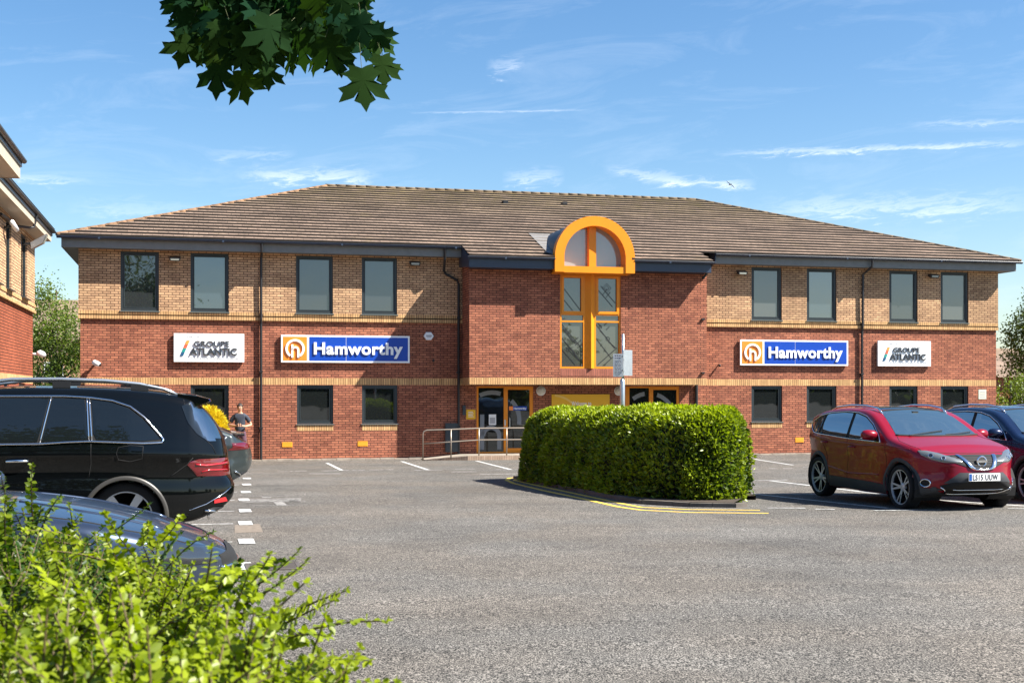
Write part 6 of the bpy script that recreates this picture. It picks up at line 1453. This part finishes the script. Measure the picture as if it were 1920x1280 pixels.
    # wipers, tax disc, steering wheel rim seen as pale arcs on the glass
    P = [c.hit((x, y, 3), (0, 0, -1))[0] + Vector((0, 0, .018)) for x, y in ((1.02, -.52), (.96, -.2), (.90, .12))]; q = MB(); q.tube(P, .008, 6); q.build('wiper', M['gap'], c.root)
    P = [c.hit((x, y, 3), (0, 0, -1))[0] + Vector((0, 0, .018)) for x, y in ((1.04, .10), (.98, .36), (.90, .62))]; q = MB(); q.tube(P, .008, 6); q.build('wiper', M['gap'], c.root)
    P = c.hit((.30, 0, 3), (0, 0, -1))[0]; q = MB(); q.box(P.x-.05, P.x+.03, -.05, .05, P.z-.012, P.z+.012); q.build('mirror_sensor', M['gap'], c.root)
    c.wheels(.343, .266, 5, 'pair'); return c
RZ_N = math.atan2(N.y, N.x); RZ_W = math.atan2(-E.y, -E.x)
# red car: wheel contacts seen at (1532,934) and (1686,951)
pr, pf = at(1532, 934, 22.3), at(1686, 951, 19.75); side = (pr+pf)/2; side.z = 0
cpos = side + E*.885
bz = lambda x, y: GZ(x, y)
slope_pitch = math.atan(.0145)
build_suv('parked_car', (cpos.x, cpos.y, bz(cpos.x, cpos.y)-.0), RZ_N, M['p_red'], 'shiny red five door crossover car facing the camera beside the hedge')
p2 = cpos + E*2.62 - N*.55
c2 = build_suv('parked_car', (p2.x, p2.y, bz(p2.x, p2.y)), RZ_N, M['p_navy'], 'dark blue car half hidden behind the red car at the right edge', plate='CA', vgrille=False)

# ---- big black estate-like SUV on the left
def gls():
    sp = dict(xr=-2.24, xfr=1.95, axles=(1.565, -1.57), wheel_r=.375, arch_r=.405, tumble=.30, crown=.03, corner=.13, nf=3.2, nr=5.5, zc=.66, zcr=.95,
        top=[(1.95, 1.10), (1.6, 1.16), (1.2, 1.21), (1.05, 1.25), (.8, 1.38), (.45, 1.58), (.2, 1.70), (-.1, 1.75), (-.6, 1.775), (-1.3, 1.765), (-1.8, 1.735), (-2.10, 1.695), (-2.24, 1.67)],
        bottom=[(1.95, .26), (1.2, .24), (-1.2, .24), (-2.24, .32)], width=[(1.95, .91), (1.6, .965), (.9, .975), (-.9, .975), (-1.6, .98), (-1.9, .955), (-2.1, .93), (-2.24, .90)],
        belt=[(1.95, 1.0), (1.0, 1.10), (-1.0, 1.13), (-1.6, 1.12), (-2.24, 1.10)], shoulder=.02, wheel_in=.09,
        nose=[(.26, 2.30), (.4, 2.42), (.7, 2.46), (.95, 2.42), (1.05, 2.28), (1.12, 2.05)],
        tail=[(.30, -2.55), (.40, -2.66), (.55, -2.72), (.68, -2.71), (.78, -2.66), (.95, -2.645), (1.10, -2.62), (1.22, -2.585), (1.45, -2.47), (1.60, -2.39), (1.66, -2.42), (1.72, -2.34)])
    s0 = at(235, 739, 13.6); base = s0 - N*.98 - E*1.57; base.z = 0      # rear wheel sits at local x = -1.57, i.e. 1.57 towards +E
    base = s0 - N*.98 - E*1.57
    c = Car('parked_suv', (base.x, base.y, GZ(base.x, base.y)+.02), RZ_W, sp, M['p_black'], label='large glossy black SUV with silver roof rails parked at the left', cat='car')
    DLO = [(1.05, 1.15), (.85, 1.32), (.55, 1.49), (.2, 1.60), (-.26, 1.655), (-.954, 1.655), (-1.21, 1.64), (-1.43, 1.61), (-1.615, 1.545), (-1.76, 1.43), (-1.87, 1.30), (-1.955, 1.20), (-1.94, 1.165), (-1.75, 1.16), (-1.21, 1.185), (-.97, 1.178), (-.72, 1.162), (-.2, 1.16)]
    c.patch('side_glass_surround', DLO, 'side', M['gap'], .003, nc=60, nr=8, mirror=True)
    for poly in ([(.98, 1.17), (.80, 1.32), (.52, 1.47), (.2, 1.575), (.12, 1.59), (.12, 1.18)], [(.04, 1.18), (.04, 1.605), (-.26, 1.632), (-.80, 1.635), (-.70, 1.185)], [(-.74, 1.185), (-.835, 1.635), (-1.16, 1.625), (-1.19, 1.205)],
                 [(-1.255, 1.205), (-1.22, 1.618), (-1.42, 1.59), (-1.60, 1.525), (-1.74, 1.415), (-1.85, 1.29), (-1.925, 1.20), (-1.75, 1.185)]): c.patch('side_window', poly, 'side', M['car_glass'], .007, nc=24, nr=10, mirror=True)
    c.line('chrome_trim', DLO, 'side', .011, M['chrome'], .006, mirror=True, close=True)
    for a, b in (((-.72, 1.17), (-.82, 1.645)), ((-1.205, 1.195), (-1.175, 1.64)), ((-1.235, 1.195), (-1.20, 1.63)), ((.08, 1.17), (.08, 1.60))): c.line('pillar_trim', [a, b], 'side', .007, M['chrome'], .006, mirror=True)
    for pts in ([(-1.225, 1.17), (-1.225, .95), (-1.20, .80)], [(.08, 1.16), (.06, .8), (.04, .35)], [(1.02, 1.1), (1.05, .8), (1.0, .35)], [(-1.75, 1.13), (-1.74, 1.0), (-1.62, .97), (-1.50, .99), (-1.48, 1.06), (-1.50, 1.12), (-1.62, 1.14), (-1.75, 1.13)], [(-2.16, 1.62), (-2.22, 1.40), (-2.34, 1.24), (-2.46, 1.12), (-2.50, 1.03)], [(-2.02, .80), (-2.20, .93), (-2.26, 1.0)]): c.line('panel_gap', pts, 'side', .004, M['gap'], .0, mirror=True)
    # rear window wraps round to the side
    c.patch('rear_window', [(-.74, 1.20), (-.64, 1.56), (0, 1.60), (.64, 1.56), (.74, 1.20), (0, 1.17)], 'rear', M['car_glass'], .005, nc=30)
    c.patch('rear_quarter_glass', [(-2.14, 1.55), (-2.20, 1.38), (-2.30, 1.25), (-2.42, 1.17), (-2.50, 1.17), (-2.40, 1.40), (-2.33, 1.57), (-2.25, 1.60)], 'side', M['car_glass'], .006, mirror=True, nc=16)
    q = MB(); rows = []                                        # roof spoiler
    for y in np.linspace(-.74, .74, 15):
        e = 1 - (abs(y)/.78)**4; rows.append([(-2.10, y, 1.672+.02*e), (-2.28, y, 1.655+.02*e), (-2.42-.03*e, y, 1.625), (-2.43-.03*e, y, 1.60), (-2.30, y, 1.55), (-2.12, y, 1.55)])
    q.grid(rows); q.poly(rows[0]); q.poly(rows[-1][::-1]); q.build('roof_spoiler', M['p_black'], c.root, smooth=False)
    tl = c.patch('tail_light', [(-.40, .80), (-.42, .93), (-.60, .96), (-.84, .97), (-.86, .80), (-.7, .79)], 'rear', M['lamp_red'], .008, thick=.01); tr = c.patch('tail_light', [(.40, .80), (.42, .93), (.60, .96), (.84, .97), (.86, .80), (.7, .79)], 'rear', M['lamp_red'], .008, thick=.01)
    c.patch('tail_light_side', [(-2.20, .925), (-2.23, .96), (-2.32, .985), (-2.62, .985), (-2.67, .84), (-2.54, .81), (-2.30, .80), (-2.26, .85)], 'side', M['lamp_red'], .010, mirror=True, nc=30, thick=.012)
    c.line('lamp_streak', [(-2.28, .93), (-2.38, .915), (-2.60, .93)], 'side', .012, M['lamp_red2'], .022, mirror=True); c.line('lamp_streak', [(-2.34, .845), (-2.42, .865), (-2.60, .855)], 'side', .008, M['lamp_red2'], .022, mirror=True)
    c.line('badge_strip', [(-.62, 1.10), (-.42, 1.10)], 'rear', .012, M['chrome'], .008)
    c.patch('rear_reflector', [(-2.62, .515), (-2.48, .50), (-2.48, .54), (-2.60, .565)], 'side', M['lamp_red2'], .010, mirror=True, nc=8, nr=3)
    c.line('bumper_crease', [(-2.22, .44), (-2.40, .50), (-2.58, .60), (-2.66, .66)], 'side', .005, M['chrome'], .004, mirror=True)
    c.patch('rear_skirt', [(-.86, .30), (-.80, .46), (.80, .46), (.86, .30)], 'rear', M['clad'], .012)
    for sg in (1, -1):
        P, n = c.hit((-4, .62*sg, .37), (1, 0, 0)); q = MB(); x = P.x-.04; q.tube([(x, (.62+.10*math.cos(k*math.pi/10))*sg, .365+.045*math.sin(k*math.pi/10)) for k in range(20)], .014, 8, close=True); q.poly([(x+.01, (.62+.10*math.cos(k*math.pi/10))*sg, .365+.045*math.sin(k*math.pi/10)) for k in range(20)], 1); q.build('exhaust_tip', [M['chrome'], M['gap']], c.root)
    c.line('chrome_strip', [(-.84, .43), (-.5, .40), (.5, .40), (.84, .43)], 'rear', .012, M['chrome'], .016)
    c.arch_trim(pm('satin_arch_trim', (.05, .046, .040), .4, .2), .40, .445, off=.014)
    c.patch('sill_cladding', [(1.1, .26), (1.1, .38), (-1.1, .40), (-1.1, .26)], 'side', M['clad'], .010, mirror=True); c.line('chrome_strip', [(1.08, .39), (-1.08, .41)], 'side', .010, M['chrome'], .014, mirror=True)
    for sg in (1, -1):
        P = [c.hit((x, sg*.62, 3), (0, 0, -1))[0] for x in (.35, .15, -.4, -.9, -1.35, -1.7, -1.95, -2.10)]; q = MB(); up = (0, .07, .085, .085, .08, .065, .04, .0)
        q.tube([p + Vector((0, 0, u_)) for p, u_ in zip(P, up)], [.014, .021, .021, .021, .021, .019, .017, .010], 8); ra = q.build('roof_rail', M['galv'], c.root, smooth=True)
        for k in (1, 3, 5): q = MB(); q.box(P[k].x-.09, P[k].x+.09, P[k].y-.014, P[k].y+.014, P[k].z-.01, P[k].z+.065); q.build('rail_foot', M['black'], ra)
    c.handle(-.50, .985, M['chrome'], L_=.24); c.handle(.55, .975, M['chrome'], L_=.24); c.mirror_pod(.82, 1.22, .93, M['p_black'], 1.1)
    c.patch('windscreen', [(-.78, 1.02), (0, 1.12), (.78, 1.02), (.62, .30), (0, .26), (-.62, .30)], 'top', M['screen_glass'], .004)
    c.patch('grille', [(-.45, .60), (-.48, .95), (.48, .95), (.45, .60)], 'front', M['gap'], .006)
    for z in (.68, .86): c.line('chrome_strip', [(-.44, z), (.44, z)], 'front', .018, M['chrome'], .012)
    for sg in (1, -1): c.patch('headlight', [(sg*.52, .80), (sg*.52, .93), (sg*.84, .96), (sg*.86, .84)], 'front', M['lamp_clear'], .006)
    c.plate(2.47, .48, 'LK19', tw=.3) if False else None
    c.wheels(.375, .275, 5, 'wide'); return c
gls()
# ---- dark car nose in the foreground, and grey hatchback beyond the SUV
def saloon_spec(**k):
    d = dict(xr=-1.75, xfr=1.75, axles=(1.38, -1.36), wheel_r=.325, arch_r=.36, tumble=.50, crown=.045, corner=.09, nf=2.6, nr=3.4, zc=.52, zcr=.70,
        top=[(1.75, .83), (1.4, .90), (1.05, .955), (.90, 1.0), (.6, 1.16), (.2, 1.34), (-.1, 1.41), (-.6, 1.44), (-1.1, 1.41), (-1.5, 1.33), (-1.75, 1.26)],
        bottom=[(1.75, .18), (-.9, .17), (-1.75, .24)], width=[(1.75, .81), (1.4, .885), (.6, .90), (-.9, .90), (-1.4, .885), (-1.75, .83)],
        belt=[(1.75, .70), (1.0, .86), (0, .92), (-1.2, .97), (-1.75, .98)], shoulder=.018,
        nose=[(.18, 2.10), (.3, 2.22), (.5, 2.26), (.64, 2.20), (.72, 2.10), (.79, 1.95)],
        tail=[(.24, -2.02), (.4, -2.14), (.7, -2.16), (.85, -2.12), (.93, -2.13), (1.0, -2.05), (1.25, -1.90)]); d.update(k); return d
def small_car(name, loc, rz, paint, label, sp, sx=0.0):
    c = Car(name, loc, rz, sp, paint, label=label, cat='car')
    c.patch('windscreen', [(-.70, .86-sx), (0, .98-sx), (.70, .86-sx), (.54, .14-sx), (0, .10-sx), (-.54, .14-sx)], 'top', M['screen_glass'], .004)
    DLO = [(.72-sx, .945), (.50-sx, 1.10), (.1-sx, 1.27), (-.4, 1.34), (-.95, 1.325), (-1.35, 1.24), (-1.60, 1.12), (-1.66, 1.06), (-1.5, 1.01), (-.4, .975)]
    c.patch('side_glass_surround', DLO, 'side', M['gap'], .003, nc=40, nr=8, mirror=True)
    for poly in ([(.64-sx, .965), (.46-sx, 1.09), (.08-sx, 1.25), (-.22, 1.29), (-.22, .985)], [(-.26, .99), (-.26, 1.315), (-.9, 1.31), (-1.02, 1.02)], [(-1.09, 1.03), (-.98, 1.30), (-1.33, 1.22), (-1.56, 1.12), (-1.5, 1.04)]): c.patch('side_window', poly, 'side', M['car_glass'], .007, mirror=True, nc=18, nr=8)
    c.line('chrome_trim', DLO, 'side', .007, M['chrome'], .006, mirror=True, close=True)
    for pts in ([(.86, .90), (.90, .7), (.84, .3)], [(-.22, .97), (-.24, .3)], [(-1.05, 1.0), (-.98, .8), (-.92, .5), (-.92, .3)]): c.line('door_gap', pts, 'side', .004, M['gap'], mirror=True)
    for sg in (1, -1): c.line('bonnet_gap', [(sg*.72, .90-sx), (sg*.80, 1.2), (sg*.76, 1.6), (sg*.60, 1.93), (sg*.3, 2.05), (0, 2.08)], 'top', .0055, M['gap']); c.line('bonnet_crease', [(sg*.38, .95), (sg*.46, 1.3), (sg*.42, 1.8)], 'top', .012, paint, -.004)
    c.patch('grille', [(-.40, .40), (-.44, .60), (0, .63), (.44, .60), (.40, .40)], 'front', M['gap'], .006); c.line('chrome_strip', [(-.44, .52), (.44, .52)], 'front', .010, M['chrome'], .01)
    for sg in (1, -1): c.patch('headlight', [(sg*.48, .56), (sg*.50, .66), (sg*.70, .70), (sg*.82, .72), (sg*.82, .62), (sg*.68, .57)], 'front', M['lamp_dark'] if sx else M['lamp_clear'], .006, thick=.01)
    c.patch('rear_window', [(-.58, .98), (-.52, 1.22), (0, 1.25), (.52, 1.22), (.58, .98)], 'rear', M['car_glass'], .005)
    c.patch('tail_light_side', [(-1.78, .86), (-1.80, .95), (-2.05, .97), (-2.08, .86), (-1.9, .83)], 'side', M['lamp_red'], .008, mirror=True, thick=.01)
    for sg in (1, -1): c.patch('tail_light', [(sg*.40, .84), (sg*.40, .92), (sg*.84, .96), (sg*.84, .82)], 'rear', M['lamp_red'], .008, thick=.008)
    c.patch('rear_skirt', [(-.80, .22), (-.70, .40), (.70, .40), (.80, .22)], 'rear', M['clad'], .012)
    c.line('chrome_strip', [(-.80, .42), (-.6, .30), (.6, .30), (.80, .42)], 'rear', .014, M['chrome'], .014)
    for sg in (1, -1): P, n = c.hit((-4, .60*sg, .29), (1, 0, 0)); q = MB(); q.tube([(P.x+.02, .60*sg, .29), (P.x-.05, .60*sg, .29)], .045, 12, caps=False); q.build('exhaust_tip', M['chrome'], c.root)
    q = MB(); q.box(-2.0, -1.9, -.1, .1, 0, 0) if False else None
    q = MB(); rows = [[(-1.72, y, sp['top'][-1][1]+.008-.05*(abs(y)/.6)**2), (-2.0, y, sp['top'][-1][1]-.02-.05*(abs(y)/.6)**2), (-2.0, y, sp['top'][-1][1]-.04-.05*(abs(y)/.6)**2), (-1.85, y, sp['top'][-1][1]-.07)] for y in np.linspace(-.56, .56, 9)]; q.grid(rows); q.build('roof_spoiler', paint, c.root)
    c.arch_trim(paint, .355, .385, off=.004)
    c.mirror_pod(.60, 1.0, .87, paint, .9); c.handle(-.05, .86, paint); c.handle(-.92, .89, paint); c.wheels(.325, .235, 5, 'wide'); c.plate(2.275, .36, 'KX68 VDO') if False else None
    return c
# nose in the foreground: points to the right of the photograph
d_c = 32.15; u_nose = -9.72
b0_ = BW(u_nose-2.26, d_c, 0)
sp = saloon_spec(top=[(1.75, .80), (1.4, .89), (1.0, .955), (.6, .99), (.42, 1.03), (.2, 1.13), (-.15, 1.32), (-.4, 1.40), (-.6, 1.44), (-1.1, 1.41), (-1.5, 1.33), (-1.75, 1.26)])
small_car('parked_car', (b0_.x, b0_.y, GZ(b0_.x, b0_.y)), math.atan2(E.y, E.x), M['p_slate'], 'dark slate coloured car with only its bonnet showing above the foreground shrub', sp, sx=.48)
# grey hatchback beyond the black SUV, tail to the right
pt_ = at(434, 917, 24.9); ut = (pt_-O0).dot(E); dt = (pt_-O0).dot(N)
b1_ = BW(ut+.42-2.16, dt-.9, 0)
small_car('parked_car', (b1_.x, b1_.y, GZ(b1_.x, b1_.y)-.04), RZ_W, M['p_grey'], 'dark grey hatchback with red tail lamp showing behind the black SUV', saloon_spec(top=[(1.75, .83), (1.4, .90), (1.05, .955), (.90, 1.0), (.6, 1.16), (.2, 1.34), (-.1, 1.41), (-.6, 1.43), (-1.1, 1.375), (-1.45, 1.29), (-1.75, 1.17)], tail=[(.24, -2.02), (.4, -2.14), (.7, -2.16), (.85, -2.13), (.93, -2.12), (1.0, -2.02), (1.15, -1.86)]))

# ---------------------------------------------------------------- person by the wall
def skin(name, verts, edges, radii, mat, parent, sub=2, root=0):
    me = bpy.data.meshes.new(name); me.from_pydata(verts, edges, []); me.update(); o = bpy.data.objects.new(name, me); COL.objects.link(o)
    md = o.modifiers.new('s', 'SKIN'); 
    for i, r in enumerate(radii):
        rr = r if isinstance(r, tuple) else (r, r); me.skin_vertices[0].data[i].radius = rr; me.skin_vertices[0].data[i].use_root = (i == root)
    s2 = o.modifiers.new('b', 'SUBSURF'); s2.levels = sub; s2.render_levels = sub
    dg = bpy.context.evaluated_depsgraph_get(); dg.update(); nm = bpy.data.meshes.new_from_object(o.evaluated_get(dg)); bpy.data.objects.remove(o)
    nm.polygons.foreach_set('use_smooth', [True]*len(nm.polygons)); nm.materials.clear(); return link(name, nm, parent, mat)
def person():
    h = at(450, 753, 38.2); fy = GZ(h.x, h.y); r = empty('person', (h.x, h.y, fy), R(8), label='person in a dark t-shirt and shorts standing by the wall looking down at a phone', cat='person')
    sk = pm('skin', (.50, .27, .17), .55); shirt = pm('navy_grey_cotton', (.035, .042, .06), .9, var=.2); sh_ = pm('plum_shorts', (.09, .04, .06), .85); hair = pm('dark_hair', (.022, .014, .010), .7)
    # facing the camera: front is -y
    V = [(0, 0, .95), (0, .01, 1.12), (0, .01, 1.30), (0, .0, 1.42), (0, -.01, 1.50), (0, -.03, 1.575), (0, -.045, 1.65), (0, -.03, 1.72),
         (-.12, .0, 1.41), (-.185, .01, 1.37), (-.31, .02, 1.14), (-.15, -.20, 1.12), (-.045, -.27, 1.135), (.12, .0, 1.41), (.185, .01, 1.37), (.325, .03, 1.14), (.17, -.19, 1.10), (.05, -.27, 1.125),
         (-.095, 0, .90), (-.11, -.01, .50), (-.12, .02, .10), (-.125, -.12, .035), (.095, 0, .90), (.115, -.01, .50), (.13, .02, .10), (.14, -.12, .035)]
    Ed = [(0, 1), (1, 2), (2, 3), (3, 4), (4, 5), (5, 6), (6, 7), (3, 8), (8, 9), (9, 10), (10, 11), (11, 12), (3, 13), (13, 14), (14, 15), (15, 16), (16, 17), (0, 18), (18, 19), (19, 20), (20, 21), (0, 22), (22, 23), (23, 24), (24, 25)]
    Ra = [(.15, .11), (.135, .10), (.16, .11), (.11, .08), .055, .062, (.078, .095), (.068, .085), .065, .055, .045, .036, .026, .065, .055, .045, .036, .026, .09, .058, .04, .035, .09, .058, .04, .035]
    body = skin('body', V, Ed, Ra, sk, r)
    skin('t_shirt', [(0, 0, .85), (0, .01, 1.12), (0, .01, 1.30), (0, 0, 1.43), (0, -.012, 1.485), (-.12, 0, 1.41), (-.19, .01, 1.37), (-.275, .018, 1.21), (.12, 0, 1.41), (.19, .01, 1.37), (.285, .022, 1.21)],
         [(0, 1), (1, 2), (2, 3), (3, 4), (3, 5), (5, 6), (6, 7), (3, 8), (8, 9), (9, 10)], [(.175, .13), (.16, .12), (.18, .13), (.13, .10), (.072, .075), .078, .075, .068, .078, .075, .068], shirt, body)
    skin('shorts', [(0, 0, 1.02), (0, 0, .90), (-.10, 0, .84), (-.115, -.01, .56), (.10, 0, .84), (.118, -.01, .56)], [(0, 1), (1, 2), (2, 3), (1, 4), (4, 5)], [(.16, .12), (.16, .12), .10, .088, .10, .088], sh_, body)
    q = MB(); rows = []
    for i in range(7):
        a = math.pi*.5*i/6; rows.append([(.088*math.cos(a)*math.cos(t), -.015 + .105*math.cos(a)*math.sin(t), 1.695 + .085*math.sin(a)) for t in np.linspace(0, 2*math.pi, 17)])
    q.grid(rows); q.grid([[(.088*math.cos(t), -.01+.098*math.sin(t), 1.70), (.083*math.cos(t), .0+.09*math.sin(t), 1.60)] for t in np.linspace(-.1*math.pi, 1.1*math.pi, 14)]); q.build('hair', hair, body, smooth=True)
    q = MB(); q.poly([(-.012, -.125, 1.652), (.012, -.125, 1.652), (.0, -.150, 1.632)]); q.poly([(-.012, -.125, 1.652), (0, -.150, 1.632), (0, -.12, 1.672)]); q.poly([(.012, -.125, 1.652), (0, -.12, 1.672), (0, -.150, 1.632)]); q.build('nose', sk, body)
    q = MB()
    for s_ in (-1, 1): q.tube([(s_*.032, -.118, 1.665), (s_*.032, -.124, 1.665)], .009, 8)
    q.build('eyes', hair, body); q = MB(); q.tube([(-.022, -.118, 1.608), (0, -.126, 1.606), (.022, -.118, 1.608)], .005, 6); q.build('mouth', pm('lips', (.35, .12, .10), .6), body)
    for s_ in (-1, 1):
        q = MB(); q.lathe([(0, -.01), (.016, -.006), (.014, .008), (0, .01)], c=(s_*.085, -.02, 1.655), axis='x', n=8); q.build('ear', sk, body)
    for s_ in (-1, 1):       # four curled fingers and a thumb on each hand
        hx, hy, hz = s_*.042, -.285, 1.135
        for k in range(4): q = MB(); q.tube([(hx+s_*.01, hy+.005-.004*k, hz-.028+.018*k), (hx-s_*.012, hy-.025, hz-.030+.018*k), (hx-s_*.038, hy-.022+.003*k, hz-.026+.017*k)], [.009, .009, .007], 6); q.build('finger', sk, body, smooth=True)
        q = MB(); q.tube([(hx+s_*.012, hy+.01, hz+.02), (hx-s_*.008, hy+.0, hz+.045), (hx-s_*.03, hy-.006, hz+.05)], [.011, .010, .008], 6); q.build('thumb', sk, body, smooth=True)
    for s_ in (-1, 1):
        q = MB(); x = s_*.127; rows = []
        for y, w_, t in ((.07, .035, .09), (.0, .045, .10), (-.08, .048, .065), (-.16, .04, .045), (-.195, .015, .02)): rows.append([(x + w_*math.cos(a), y, max(0, t*math.sin(a))) for a in np.linspace(0, math.pi, 9)])
        q.grid(rows); q.poly(rows[0]); q.build('shoe', hair, body, smooth=True)
    ph = empty('phone', (h.x - .0 + .283*math.sin(R(8)), h.y - .283*math.cos(R(8)), fy + 1.165), R(8), label='black phone held in both hands by the person near the wall', cat='phone')
    q = MB(); q.obox((0, -.0, 0), Vector((.075, 0, 0)), Vector((0, .022, .028)), Vector((0, -.004, .004))); q.build('case', M['black'], ph); q = MB(); q.obox((0, .006, .0075), Vector((.068, 0, 0)), Vector((0, .019, .024)), Vector((0, -.0005, .0005))); q.build('screen', M['car_glass'], ph)
person()
bpy.context.view_layer.update()
